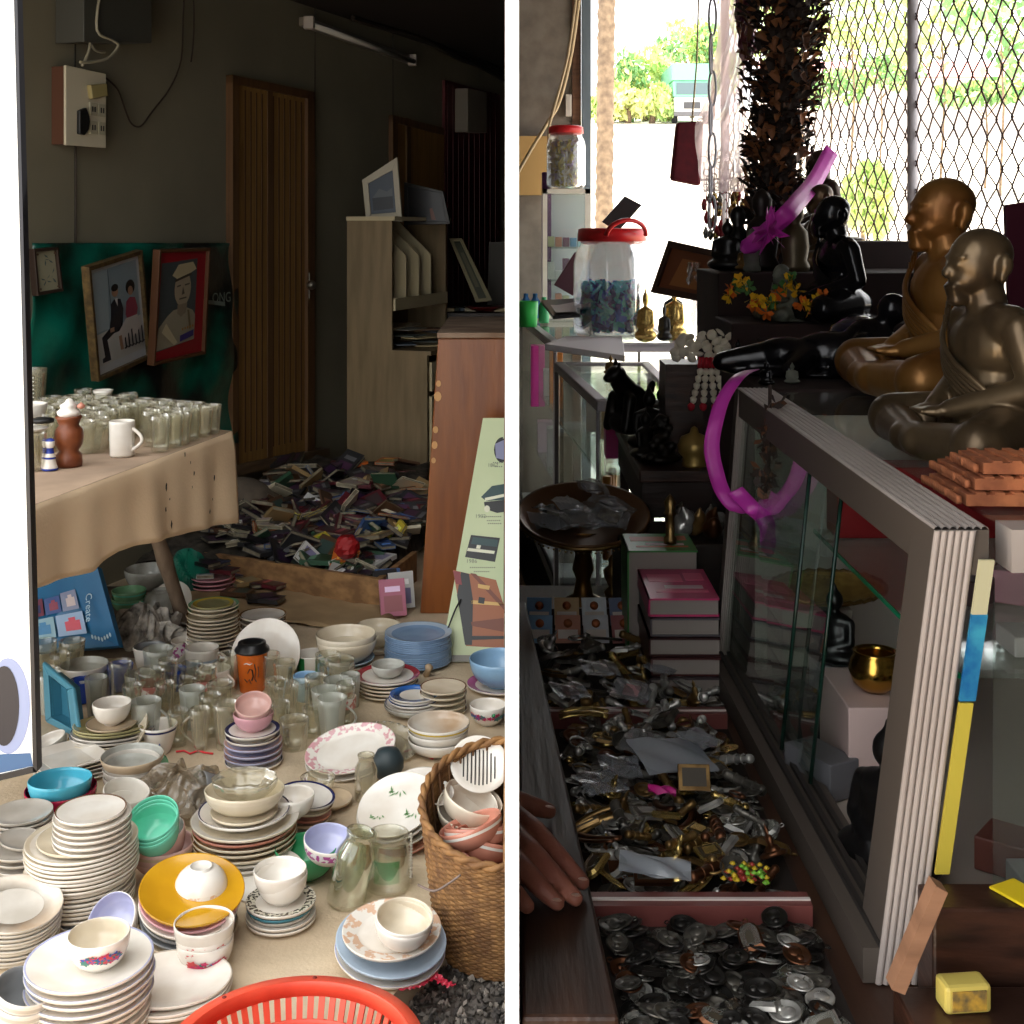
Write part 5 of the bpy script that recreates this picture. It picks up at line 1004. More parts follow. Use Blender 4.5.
for (u0,v0,u1,v1,ca,cb) in cells:
    u0,u1 = .1+u0*.75,.1+u1*.75
    for (a_,b_,c_,d_,cc_,k_) in ((u0,v0,u1,v1,ca,1),(u0+(u1-u0)*.3,v0+(v1-v0)*.35,u0+(u1-u0)*.85,v0+(v1-v0)*.8,cb,2),(u0+(u1-u0)*.45,v0+(v1-v0)*.2,u0+(u1-u0)*.7,v0+(v1-v0)*.45,cb,3)):
        mt = mat('bx_%d_%d_%d' % cc_, cc_, .4); 
        if mt not in mats_: mats_.append(mt)
        m.add([quadpt(ql,x_,y_)+n*.0006*k_ for x_,y_ in ((a_,b_),(c_,b_),(c_,d_),(a_,d_))], [(0,1,2,3)], mats_.index(mt))
m.obj('picture_panel', mats_, e)
textq('lettering', 'Create', q, .815, .30, .17, mat('letter_pale',(176,206,220),.4), e, off=.002, base=c, up=True)
m = MB()
for k in range(7): 
    u_, v_ = .78+.028*k, .90-.015*abs(3-k)
    m.add([quadpt(ql,u_+x_,v_+y_)+n*.0012 for x_,y_ in circ(0,0,.01,.03,8)], [tuple(range(8))])
m.obj('leaf_ornament', MATS['letter_pale'], e, kind='stuff')
for k,(x,y,cn,c_,a_) in enumerate(((258,590,'black',(24,24,28),.4),(272,592,'maroon',(88,30,38),1.0),(262,606,'black',(24,24,28),1.9),(248,574,'dark grey',(48,48,50),.1),(268,607,'dark grey',(48,48,50),1.3),(245,590,'tan',(150,124,84),2.3),(232,582,'navy',(34,40,66),.7),(238,600,'brown',(84,58,40),1.4))):
    p = G(x,y); p.z = .022+.002*(k%3); ob('book', bookmesh(.08,.12,.016,cn,c_), None, p, (0,0,a_), label='%s booklet stray on the cardboard before the plank, %s' % (cn, 'nearer the pink-rimmed plates' if x < 256 else 'nearer the round upright plate'), cat='book', group='stray booklets %s %s' % (cn, x < 256))
for k,(x,y,cn,c_,rx) in enumerate(((388,598,'blue',(54,84,130),1.3),(392,612,'pink',(190,120,140),1.2),(400,606,'white',(204,204,200),1.35),(384,606,'dark grey',(48,48,50),1.25))):
    p = G(x,y+6); p.z=.075; ob('book', bookmesh(.10,.14,.014,cn,c_), None, p+Vector((0,.03*k-.02,0)), (rx,0,.2+.1*k), label='%s booklet standing at the plank corner by the orange cabinet' % cn, cat='book')
# ================================================================== stall of amulets (X > 0): shell and outdoors
M_dwall = mat('stall_wall', (60,54,48), .85); M_plg = mat('ply_grey', (150,140,128), .85, c2=(128,118,108), scale=12, bump=.1, bscale=200)
m = MB(); m.box((.0065,-.7,2.75),(2.3,6.15,2.83)); struct('ceiling', m, M_dwall)
m = MB(); m.box((.06,-.7,0),(1.45,-.6,2.75)); struct('wall_rear', m, M_dwall)  # unseen wall behind the camera, added to keep light out of this stall
m = MB(); m.box((1.38,-.6,0),(1.48,3.1,2.75)); struct('wall_right', m, M_dwall)
m = MB(); m.box((.0065,6.0,0),(.278,6.05,2.75)); struct('wall_far', m, M_plg)
m = MB(); m.box((.278,5.98,0),(.318,6.06,2.75)); struct('trim_4', m, wood('post_brown',(120,84,60),(96,66,46)))
m = MB(); m.box((.322,5.96,0),(.362,6.04,2.75)); struct('column', m, mat('steel_blue',(120,134,146),.5))
m = MB(); m.box((.0065,5.95,1.66),(.21,5.985,1.93)); m.obj('mounted_board', mat('board_yellow',(206,166,104),.6), label='yellow-beige board on the grey plywood wall behind the candy jar', cat='board')
m = MB(); m.box((.245,5.94,2.02),(.272,5.985,2.12)); m.obj('wall_switch', CR['white'], label='white switch box on the plywood wall by the brown post', cat='switch', bevel=.003)
M_rope = mat('rope_beige',(196,176,140),.7)
cable([P(x,y,5.8) for x, y in ((580,-10),(572,50),(560,100),(548,122),(532,148),(516,176))], .009, M_rope, 'beige cable slung diagonally across the plywood wall')
cable([P(x,y,5.75) for x, y in ((577,-10),(568,55),(555,105),(549,128),(549,150))], .007, M_rope, 'beige cable dropping to the jar with the red lid')
# ground outside, rising away
M_lot = mat('lot_pale', (196,186,172), .9, c2=(206,198,184), scale=.4)
m = MB(); m.grid(lambda u,v: (lambda Y,X: Vector((X, Y, -.02+max(0,Y-8)*.1127)))(6.0+(v**2)*114, -6+u*90*(.25+.75*v)), 20, 40); struct('terrain', m, M_lot)
GT = lambda Y: -.02+max(0,Y-8)*.1127
M_leafA = mat('leaf_bright',(196,218,140),.6,c2=(160,196,110),scale=1.5); M_leafB = mat('leaf_mid',(136,178,116),.6,c2=(104,150,90),scale=1.5); M_leafY = mat('leaf_yellow',(222,228,150),.6); M_bark = mat('bark_pale',(150,128,104),.9,c2=(110,92,76),scale=14,bump=.4,bscale=30)
def tree(c, base, rx, rz, s, n, mt, label, group='trees beyond the lot', seed=0, trunk=.12, name='tree'):
    r = random.Random(seed); e = empty(name, base, label, 'tree', group); b = Vector(base); c = Vector(c)-b
    m = MB(); m.tube([Vector((0,0,0)), c*.5+Vector((rx*.05,0,0)), c], [trunk,trunk*.8,trunk*.4], n=8); 
    for k in range(5):
        a = r.random()*6.28; m.tube([c*.7, c+Vector((math.cos(a)*rx*.6, math.sin(a)*rx*.5, rz*r.uniform(-.2,.6)))], [trunk*.4,trunk*.1], n=6)
    m.obj('trunk', M_bark, e)
    cl_ = [(Vector((r.uniform(-1,1)*rx*.65, r.uniform(-1,1)*rx*.5, r.uniform(-.75,.75)*rz)), r.uniform(.3,.55)) for _ in range(14)]
    m = MB()
    for i in range(n):
        q, rr_ = r.choice(cl_); d = Vector((r.gauss(0,1), r.gauss(0,1), r.gauss(0,1))).normalized()*r.uniform(.5,1)*rr_
        p = c+q+Vector((d.x*rx, d.y*rx, d.z*rz)); R3 = Euler((r.random()*6, r.random()*6, r.random()*6)).to_matrix(); ss = s*r.uniform(.6,1.3)
        m.add([p+R3@Vector((-ss,0,0)), p+R3@Vector((0,-ss*.5,ss*.1)), p+R3@Vector((ss,0,0)), p+R3@Vector((0,ss*.5,ss*.1))], [(0,1,2,3)], 0 if r.random() < .7 else 1)
    m.obj('crown', [mt, M_leafY], e)
for k, (x, y, rx, rz, D, mt, lb_) in enumerate(((622,84,1.7,2.0,82,M_leafB,'rounded green tree far across the bright lot, nearest the steel post'),(645,86,1.9,2.3,84,M_leafA,'pale green tree far across the lot, between the steel post and the truck'),(668,74,1.8,2.6,88,M_leafB,'green tree just behind the parked truck, post side'),(692,52,2.4,2.2,92,M_leafA,'tall pale green tree rising above the parked truck'),(712,60,2.2,2.4,90,M_leafB,'green tree behind the plastic bag, beyond the truck'),(608,100,1.2,1.4,80,M_leafA,'low yellow-green bush beside the palm trunk'),(652,102,1.7,1.0,79,M_leafA,'low pale bush on the lot before the far trees'),(628,104,1.5,.9,79,M_leafY,'low yellowish bush on the lot beside the far trees'))):
    p = P(x,y,D); tree(p, (p.x,p.y,GT(D)), rx, rz, .28, 900, mt, lb_, seed=k, trunk=.2, name='tree' if k < 5 else 'bush')
for k, (x, y, rx, rz, D, mt, lb_) in enumerate(((800,22,2.2,1.0,34,M_leafA,'leafy tree beyond the wire fence, nearest the dried leaf garland'),(850,8,2.2,1.4,32,M_leafA,'bright leafy tree beyond the wire fence, garland side of the pole'),(880,72,1.3,.55,38,M_leafB,'darker green shrub beyond the wire fence below the bright tree'),(940,5,2.2,1.4,30,M_leafA,'bright leafy tree seen past the fence pole'),(1000,20,1.6,1.6,28,M_leafB,'green tree beyond the fence over the golden monk heads'),(985,90,1.2,.35,30,M_leafB,'green shrub beyond the fence by the dark parked cars'),(830,88,1.1,.6,40,M_leafB,'dark green shrub beyond the fence beside the garland'),(862,200,.28,.35,14,M_leafA,'small yellow-green bush low behind the fence by the pole'))):
    p = P(x,y,D); tree(p, (p.x,p.y,GT(D)), rx, rz, .13, 620, mt, lb_, seed=20+k, trunk=.035, name='tree' if 'shrub' not in lb_ and 'bush' not in lb_ else 'bush')
# palm trunk
e = empty('palm_tree', P(603,300,13.5), 'tall pale palm trunk standing just outside the steel post', 'tree'); m = MB(); b = e.location; 
m.tube([P(603+ (300-y)*.012,y,13.5)-b+Vector((.004*math.sin(y*.8),0,0)) for y in range(320,-60,-6)], [.085*(1+.12*(i%2)) for i in range(64)], n=16); m.obj('trunk', M_bark, e)
# truck
p = P(692,122,78); e = empty('truck', p, 'green and cream lorry parked across the lot under the trees', 'truck'); M_tg = mat('truck_green',(126,196,166),.5); M_tc = mat('truck_cream',(224,220,210),.5)
m = MB(); m.box((-1.15,0,1.5),(1.15,2,2.5)); m.obj('cab', M_tg, e, bevel=.1); m = MB(); m.box((-1.1,-.02,.5),(1.1,2,1.5)); m.obj('hood', M_tc, e, bevel=.1); m = MB(); m.box((-.95,-.06,1.65),(.95,0,2.35)); m.obj('windscreen', mat('windscreen',(90,110,116),.1), e)
m = MB(); m.box((-1.2,1.9,1.2),(1.2,7,3.5)); m.box((-1.2,-.1,2.5),(1.2,2,3.5)); m.obj('cargo_box', M_tg, e); m = MB(); m.box((-1.1,-.2,.35),(1.1,0,.6)); m.obj('bumper', mat('bumper_grey',(100,100,104),.5), e)
m = MB(); m.box((-.5,-.05,.8),(.5,0,1.2)); m.obj('grille', mat('grille_dark',(70,70,74),.5), e)
for sx in (-1,1):
    m = MB(); m.lathe([(0,-.15),(.45,-.15),(.5,-.1),(.5,.1),(.45,.15),(0,.15)],20,mx=T(sx*.95,.8,.45) @ rotm('Y',90)); m.obj('wheel', mat('tyre',(40,40,42),.8), e); m = MB(); m.lathe([(0,0),(.14,0),(.14,.04),(0,.06)],12,mx=T(sx*.8,-.03,1.0) @ rotm('X',90)); m.obj('headlight', CR['white'], e)
def car(x, y, D, c, label, rz=0, L=4.2):
    p = P(x,y,D); p.z = GT(D); e = empty('car', p, label, 'car', rot=(0,0,rz)); 
    prof = [(-L/2,.35),(-L/2,.8),(-L*.3,.95),(-L*.18,1.4),(L*.2,1.42),(L*.36,.98),(L/2,.85),(L/2,.35)]
    m = MB(); m.prism([(a,-.8,b) for a,b in prof], (0,1.6,0)); m.obj('body', mat('car_'+label.split()[0], c, .3), e, bevel=.06)
    m = MB(); m.prism([(a,-.815,b) for a,b in ((-L*.26,.98),(-L*.16,1.34),(L*.18,1.36),(L*.3,1.0))], (0,.02,0)); m.obj('side_window', mat('windscreen',(90,110,116),.1), e)
    for a in (-L*.3,L*.3):
        for b in (-.82,.66): m = MB(); m.lathe([(0,0),(.3,0),(.32,.04),(.32,.14),(0,.16)],20,mx=T(a,b+.16,.32) @ rotm('X',90)); m.obj('wheel', mat('tyre',(40,40,42),.8), e)
car(905,112,78,(226,150,140),'red car parked beyond the wire fence, left of the fence pole',0); car(955,112,74,(80,80,84),'black car parked beyond the wire fence, past the pole',0); car(1012,112,76,(120,124,130),'grey car parked beyond the wire fence over the nearest monk',.1)
p = P(860,100,60); p.z = GT(60); e = empty('shed', p, 'long low pink-roofed shed beyond the fence', 'shed'); m = MB(); m.box((-4,0,0),(10,4,2.6)); m.obj('wall', mat('shed_wall',(226,214,206),.8), e); m = MB(); m.prism([(-4.4,-.4,2.6),(10.4,-.4,2.6),(10.4,2,3.6),(-4.4,2,3.6)],(0,0,.1)); m.obj('roof', mat('shed_roof',(214,140,130),.7), e)
# ------------------------------------------------------------------ chain-link fence
FA = Vector((1.29,3.12,0)); FB = Vector((.985,6.05,0)); fd = (FB-FA); FL = fd.length; fd.normalize(); fnn = Vector((fd.y,-fd.x,0))
e = empty('wire_fence', (FA+FB)/2, 'brown chain-link fence panel with a grey pole behind the monk statues', 'fence'); c = e.location
M_wire = mat('wire_rust',(92,70,64),.6,metal=.3); M_pole = mat('pole_grey',(196,190,194),.5)
m = MB(); cw = .042; ch = .044; z0 = .6; nz = int((2.72-z0)/ch); ncol = int(FL/cw)
for k in range(ncol+1):
    L_ = []
    for j in range(nz+1):
        s = k*cw+(cw*.56 if (j+k) % 2 else -cw*.56)+.002*math.sin(k*3+j); L_.append(FA+fd*s+fnn*(.003 if j % 2 else -.003)+Vector((0,0,z0+j*ch))-c)
    m.tube(L_, .0029, n=4, cap=False)
m.obj('chain_link', M_wire, e)
for s, rr_ in ((.80,.017),(FL-.02,.02),(.02,.02)):
    m = MB(); p = FA+fd*s-c-fnn*.0; m.tube([p+Vector((0,0,0)), p+Vector((0,0,2.74))], rr_, n=12); m.obj('post', M_pole, e)
m = MB(); m.tube([FA-c+Vector((0,0,z0)), FB-c+Vector((0,0,z0))], .012, n=8); m.obj('bottom_rail', M_pole, e)
m = MB(); m.box((-.02,-1.5,0),(.02,1.45,.6), 0, Matrix.Rotation(math.atan2(fd.y,fd.x)-PI/2,4,'Z')); struct('wall_low', m, M_dwall, loc=c)
# ------------------------------------------------------------------ counters
M_alu = mat('aluminium',(206,200,208),.4,.3); M_alud = mat('aluminium_dull',(96,88,86),.45,.4); M_shelf = glass('shelf_glass',(240,246,244),.07,.04,.6)
M_pale = mat('pale_panel',(206,204,206),.5)
def counter(name, pts, z, label, zb=0):
    e = empty(name, (pts[0][0],pts[0][1],0), label, 'display counter'); c = Vector((pts[0][0],pts[0][1],0)); P4 = [Vector((x,y,0))-c for x,y in pts]; n = len(P4)
    cen = sum(P4, Vector())/4
    m = MB(); m.prism([p+Vector((0,0,z-.012)) for p in P4],(0,0,.006)); m.obj('glass_top', M_shelf, e)
    for i in range(4):
        a, b = P4[i], P4[(i+1)%4]; d = (b-a).normalized(); q = Vector((-d.y,d.x,0)); q = q if (cen-a).dot(q) > 0 else -q
        m = MB(); m.prism([a+Vector((0,0,z-.03)), b+Vector((0,0,z-.03)), b+q*.03+Vector((0,0,z-.03)), a+q*.03+Vector((0,0,z-.03))],(0,0,.03)); m.obj('top_rail', M_alu, e, bevel=.003)
        m = MB(); s_ = (cen-a); s_.z=0; s_ = s_.normalized()*.035; m.box((min(a.x,a.x+s_.x),min(a.y,a.y+s_.y),0),(max(a.x,a.x+s_.x),max(a.y,a.y+s_.y),z-.031)); m.obj('post', M_alud if i else M_alu, e)
        if i in (0, 3): 
            m = MB(); o_ = q*.012; m.add([a+o_+Vector((0,0,.3)), b+o_+Vector((0,0,.3)), b+o_+Vector((0,0,z-.03)), a+o_+Vector((0,0,z-.03))],[(0,1,2,3)]); m.obj('side_glass', M_shelf, e)
    for zz in (.3, .62, .86): m = MB(); m.prism([cen+(p-cen)*.93+Vector((0,0,zz)) for p in P4],(0,0,.006 if zz > .4 else .02)); m.obj('shelf', M_shelf if zz > .4 else M_pale, e)
    m = MB(); m.prism([cen+(p-cen)*.98 for p in P4],(0,0,.28)); m.obj('plinth', M_alud, e)
    return e
counter('display_counter', [(.219,3.36),(.142,4.34),(.46,4.34),(.46,3.36)], 1.06, 'aluminium-framed glass counter nearest the oval tray, pink bag on its shelf')
counter('display_counter', [(.140,4.36),(.02,5.9),(.58,5.9),(.58,4.36)], 1.12, 'farther aluminium-framed glass counter under the two candy jars')
# inside the counters
r = random.Random(5)
def sbox(name, x0,x1,y0,y1,z0,z1, c, label, cat, mt=None, group=None, rz=0, rx=0, ry=0, bev=.002):
    cx, cy = (x0+x1)/2,(y0+y1)/2; m = MB(); m.box((x0-cx,y0-cy,0),(x1-cx,y1-cy,z1-z0)); return m.obj(name, mt or mat('c_%d_%d_%d' % c, c, .45), loc=(cx,cy,z0), rot=(rx,ry,rz), label=label, cat=cat, group=group, bevel=bev)
for k,(x,y,z,c,lb_) in enumerate(((.26,3.6,.866,(230,60,160),'bright pink packet'),(.30,3.75,.866,(240,236,236),'white packet'),(.27,3.9,.866,(224,200,160),'beige packet'),(.25,4.05,.866,(240,240,244),'white carton'),(.28,3.65,.626,(220,224,228),'white carton low'),(.27,3.85,.626,(190,200,214),'blue-grey carton low'),(.29,4.1,.626,(230,214,180),'cream carton low'),(.25,3.5,.626,(226,226,226),'tall white packet low'))):
    sbox('packet', x,x+.07,y,y+.08,z,z+.10,c,'%s inside the nearer glass counter, shelf %s' % (lb_, 'under the top' if z > .8 else 'in the middle'),'packet',rz=.3*k)
for (x,y,z,w_,h_,c_,lb_) in ((.075,5.15,.80,.055,.24,(255,80,190),'bright pink paper bag'),(.12,4.95,.866,.06,.1,(240,236,236),'white wrapped parcel'),(.150,4.6,.866,.03,.2,(250,150,60),'orange upright parcel'),(.138,4.75,.866,.02,.2,(255,170,80),'slim orange parcel'),(.13,4.8,.626,.07,.14,(226,226,230),'white tall parcel low down'),(.15,4.5,.626,.06,.16,(190,170,140),'beige tall parcel low down'),(.10,5.1,.626,.06,.12,(206,180,200),'pale pink parcel low down'),(.12,4.9,.321,.07,.2,(210,210,214),'white carton at the foot'),(.15,4.6,.321,.07,.2,(160,150,140),'brown-grey carton at the foot')): sbox('parcel',x,x+w_,y,y+.08,z,z+h_,c_,lb_+' inside the farther glass counter','parcel')
for k in range(3):
    m = MB(); m.tube([(0,0,0),(.0,0,.22)], .012, n=12); m.obj('brass_tube', mat('brass_orange',(220,140,50),.3,.5), loc=(.252+.012*k,3.45+.06*k,.626), label='orange-gold tube standing inside the nearer glass counter', cat='tube', group='orange tubes in the nearer counter')
for k,(x,y,c,lb_) in enumerate(((.06,5.6,(60,120,190),'blue bottle'),(.1,5.6,(70,130,200),'small blue bottle'),(.13,5.3,(60,170,110),'green canister'))):
    m = MB(); m.lathe([(0,0),(.02,0),(.022,.01),(.022,.07),(.01,.09),(.01,.105),(0,.106)],16); m.obj('bottle', mat('c_%d_%d_%d'%c,c,.25), loc=(x,y,1.121), label='%s standing at the far end of the farther counter by the partition' % lb_, cat='bottle')
m = MB(); m.lathe([(0,0),(.035,0),(.04,.1),(.038,.1),(.034,.005),(0,.004)],24); m.obj('green_cup', mat('cup_green',(60,200,90),.4), loc=P(528,278,5.1)-Vector((0,0,0)), label='bright green plastic cup near the partition on the farther counter', cat='cup').location.z = 1.121
# small white-framed glass cabinet
e = empty('glass_cabinet', (.335,5.62,1.121), 'small white-framed glass cabinet under the jar of yellow sweets', 'cabinet'); c = e.location; zt = P(0,189,5.55).z-c.z
x0, x1 = -.205, -.002
for (a,b) in ((x0,x0+.02),(x1-.022,x1)): m = MB(); m.box((a,-.09,0),(b,-.07,zt)); m.obj('front_post', CR['white'], e)
m = MB(); m.box((x0,-.09,zt-.02),(x1,.09,zt)); m.obj('top', CR['white'], e); m = MB(); m.box((x0,-.09,0),(x1,.09,.02)); m.obj('base', CR['white'], e)
for z_ in (.16,.3): m = MB(); m.box((x0+.004,-.085,z_),(x1-.004,.085,z_+.005)); m.obj('shelf', M_shelf, e)
m = MB(); m.box((x0,.085,0),(x1,.09,zt)); m.obj('back_panel', mat('cab_back',(200,206,212),.5), e)
m = MB(); m.box((x0+.02,-.082,.02),(x1-.022,-.080,zt-.02)); m.obj('glass_door', M_shelf, e)
for k in range(15):
    zz = [.02,.166,.306][k//5]; cc = r.choice([(90,150,200),(226,226,230),(210,140,120),(120,70,110),(60,150,170),(200,200,160)]); w_ = .03
    sbox('small_box', c.x+x0+.024+.032*(k%5), c.x+x0+.052+.032*(k%5), 5.58,5.63, 1.121+zz+.001, 1.121+zz+r.uniform(.03,.1), cc, 'small packet in the white glass cabinet, %s shelf' % ['bottom','middle','upper'][k//5], 'packet', group='packets in the white cabinet %d' % (k//5))
sbox('purple_bag', .13,.17,5.62,5.68,1.121,1.75,(110,50,120),'purple cloth bag standing beside the white glass cabinet','bag')
M_jarp = glass('jar_plastic',(246,248,250),.10,.08,.5)
def candyjar(x, yt, yb, w, D, zb, cols, label, fill, seed, piece, jn='candy_jar', handle_=False):
    p = P(x,yb,D); p.z = zb; R = w/2*D/FP; H = P(0,yt,D).z-zb; e = empty(jn, p, label, 'jar'); hl = H*.12
    m = MB(); m.lathe([(0,.004),(R*.9,0),(R,.02),(R,H*.68),(R*.93,H*.78),(R*.82,H*.84),(R*.82,H-hl),(R*.80,H-hl),(R*.80,H*.84),(R*.91,H*.77),(R*.975,H*.68),(R*.975,.022),(R*.85,.008),(0,.008)], 40, wob=lambda a,k: 1+.03*math.cos(a*6)*(1 if 1 < k < 12 else 0)); m.obj('jar', M_jarp, e)
    m = MB(); m.lathe([(0,H),(R*.8,H),(R*.9,H-.006),(R*.92,H-hl),(R*.84,H-hl),(0,H-hl+.004)], 40); m.obj('lid', mat('lid_red',(196,24,32),.35), e)
    if handle_: m = MB(); m.tube([(R*.55*math.cos(t),0,H-.002+R*.42*math.sin(t)) for t in [PI*i/12 for i in range(13)]], .011, n=8, flat=.7); o = m.obj('lid_handle', MATS['lid_red'], e); o.rotation_euler = (.35,0,.3)
    rr = random.Random(seed); m = MB()
    for i in range(int(fill*1500)):
        a = rr.random()*6.28; q = math.sqrt(rr.random())*(R*.93-piece); z = .012+piece+rr.random()*H*.62*fill
        mx = T(q*math.cos(a), q*math.sin(a), z) @ Euler((rr.random()*6,rr.random()*6,rr.random()*6)).to_matrix().to_4x4(); mi = rr.randrange(len(cols))
        s = piece; m.add([(-s,0,0),(-s*.5,s*.5,0),(-s*.5,-s*.5,0),(-s*.5,0,s*.4),(s*.5,s*.5,0),(s*.5,-s*.5,0),(s*.5,0,s*.4),(s,s*.4,0),(s,-s*.4,.0),(-s*1.1,s*.4,0),(-s*1.1,-s*.4,0)], [(1,2,5,4),(1,3,6,4),(2,3,6,5),(4,7,8,5),(1,9,10,2)], mi, mx)
    m.obj('sweets', cols, e, kind='stuff')
candyjar(566,126,189,38,5.55,1.121+zt, [mat('sw_yellow',(210,190,60),.3), mat('sw_white',(236,232,220),.3), mat('sw_gold',(170,150,40),.3), mat('sw_violet',(180,160,190),.3)], 'tall jar of yellow and white sweets with a red lid on the white cabinet', 1.0, 3, .016)
candyjar(612,228,338,75,4.6,1.121, [mat('sw_teal',(70,190,210),.25), mat('sw_blue',(70,120,210),.25), mat('sw_green',(90,200,190),.25), mat('sw_navy',(50,70,140),.25)], 'big clear jar of blue and teal wrapped sweets with a red lid', .62, 4, .022, handle_=True)
# books and frames behind the jar
def slab3(name, q, th, mt, label, cat, par=None, bevel=.002):
    c = sum(q, Vector())/4; n = (q[3]-q[0]).cross(q[1]-q[0]).normalized(); n = n if n.y < 0 else -n; m = MB(); m.prism([p-c for p in q], n*-th); return m.obj(name, mt, loc=c, label=label, cat=cat, bevel=bevel), n, c
slab3('phone', [P(602,222,5.0),P(625,196,5.0),P(642,205,5.0),P(618,232,5.0)], .03, mat('phone_black',(30,28,30),.3), 'black handset leaning behind the lid of the big candy jar', 'phone')
sbox('carton', .30,.47,5.0,5.12,1.1215,1.50,(236,232,226),'tall white carton behind the big candy jar','carton')
slab3('book', [P(554,285,5.0),P(575,252,5.0),P(585,262,5.0),P(573,296,5.0)], .03, mat('book_plum',(70,36,48),.5), 'dark plum book leaning against the big candy jar, partition side', 'book')
o,n,c = slab3('tablet', [P(541,300,4.8),P(580,298,4.8),P(580,314,4.45),P(553,316,4.45)], .012, mat('tab_black',(40,38,40),.3), 'flat black-rimmed tray lying on the farther counter by the big jar', 'tray'); 
m = MB(); m.add([P(548,302,4.78)-c+n*.002,P(576,300,4.78)-c+n*.002,P(577,312,4.47)-c+n*.002,P(556,313,4.47)-c+n*.002],[(0,1,2,3)]); m.obj('inner_face', mat('tab_pale',(206,196,200),.3), o)
q = [P(668,240,4.3),P(722,252,4.1),P(706,302,4.1),P(650,292,4.3)]
framed('framed_icon', q, .02, .022, mat('icon_frame',(60,36,26),.5), [(pc('icon_brown',(120,66,36)),FULL),(pc('icon_lt',(168,110,60)),[(.3,.2),(.7,.2),(.8,.9),(.2,.9)])], 'brown framed picture tilted behind the dark figurines and the garland', 'picture')
slab3('paper_box', [P(565,342,4.5),P(622,342,4.5),P(625,362,4.0),P(545,350,4.0)], .02, mat('box_white',(214,210,214),.5), 'flat white box lying before the big candy jar', 'box')
# hanging red bag, chain, plastic bag, leaf garland
e = empty('cloth_bag', P(690,120,4.2), 'dark red quilted cloth bag hanging in the open doorway', 'bag'); c = e.location
m = MB(); m.prism([P(677,122,4.2)-c,P(704,121,4.2)-c,P(701,186,4.2)-c,P(671,180,4.2)-c],(0,.05,0)); m.obj('bag', mat('bag_maroon',(110,22,36),.8,c2=(90,16,30),scale=30), e, bevel=.01); m = MB(); m.tube([P(692,122,4.22)-c,P(697,60,4.22)-c,P(700,-60,4.22)-c], .003, n=5); m.obj('string', M_rope, e)
e = empty('chain', P(712,80,3.6), 'hanging chain of long white plastic links beside the plastic bag', 'chain'); c = e.location
M_link = mat('link_pale',(206,204,214),.3)
for i,(y0,y1) in enumerate(((-38,-2),(0,34),(36,72),(72,104),(104,134),(134,166),(166,196),(197,230))):
    m = MB(); pa = P(711+(i%2)*1.5,(y0+y1)/2,3.6)-c; a_ = .010 if i % 2 else .014; b_ = (y1-y0)/2/FP*3.6+.004; ph = 0 if i % 2 else 1.2
    m.tube([pa+Vector((a_*math.cos(t)*math.cos(ph),a_*math.cos(t)*math.sin(ph)+.001*i,b_*math.sin(t))) for t in [2*PI*j/20 for j in range(20)]], .0035, n=6, closed=True); m.obj('link', M_link, e)
def drape(name, pix, mt, label, cat, D, seed=0, sub=22):
    """thin crumpled film between a left and a right outline"""
    r = random.Random(seed); c = P(pix[0][0], pix[0][2], D)
    def f(u, v):
        k = min(int(v*(len(pix)-1)), len(pix)-2); t = v*(len(pix)-1)-k; a = [pix[k][i]+(pix[k+1][i]-pix[k][i])*t for i in range(3)]
        p = P(a[0]+(a[1]-a[0])*u, a[2], D); p.y += .035*math.sin(u*PI)*-1+.012*math.sin(u*17+v*9)+.01*math.sin(v*31+u*5); return p-c
    m = MB(); m.grid(f, 24, sub*2, smooth=True); return m.obj(name, mt, loc=c, label=label, cat=cat)
drape('plastic_bag', [(718,756,-10),(718,752,40),(712,748,75),(706,746,100),(694,746,125),(696,750,150),(700,752,175),(704,750,192)], glass('bag_pale',(240,236,238),.62,.3,.3,edge=(240,222,228),film=True), 'crumpled clear plastic bag hanging beside the dried leaf garland', 'plastic bag', 3.7)
drape('red_wrapper', [(736,760,-10),(735,758,20),(738,756,45),(742,752,62)], mat('wrap_red',(120,50,50),.4,c2=(60,40,90),scale=20), 'reddish wrapper hanging above the clear plastic bag', 'wrapper', 3.6)
e = empty('leaf_garland', P(780,130,3.3), 'long dark garland of dried brown leaves hanging before the fence', 'garland'); c = e.location; r = random.Random(31); m = MB()
for i in range(2600):
    y = r.uniform(-70,245); t = max(0,y)/245; w_ = 54-22*t; cx = 786-16*t; a = r.random()*6.28; rr_ = r.uniform(.2,1)*w_/FP*3.3
    p = P(cx,y,3.3)-c+Vector((rr_*math.cos(a), rr_*math.sin(a)*.8, 0)); l_ = r.uniform(.024,.05); w2 = l_*.3
    mx = Matrix.Translation(p) @ Euler((r.uniform(-1.1,.5), r.uniform(-.6,.6), a+PI/2)).to_matrix().to_4x4()
    m.add([(0,0,0),(w2,l_*.3,.004),(w2*.7,l_*.8,-.004),(0,l_*1.1,-.012),(-w2*.7,l_*.8,-.004),(-w2,l_*.3,.004),(0,l_*.5,.008)], [(0,1,6),(1,2,6),(2,3,6),(3,4,6),(4,5,6),(5,0,6)], r.choice([0,0,0,1,2]), mx)
m.obj('leaves', [mat('dry_dark',(44,30,24),.7), mat('dry_brown',(96,60,38),.6), mat('dry_tan',(150,98,62),.6)], e, kind='stuff')
m = MB(); m.tube([P(783,-75,3.3)-c, P(775,120,3.3)-c, P(769,240,3.3)-c], .008, n=6); m.obj('cord', M_blk, e)
slab3('hanging_cloth', [P(1006,205,2.9),P(1040,200,2.9),P(1040,330,2.9),P(1010,320,2.9)], .02, mat('cloth_maroon',(84,24,44),.9), 'dark maroon cloth hanging beyond the nearest monk head', 'cloth')
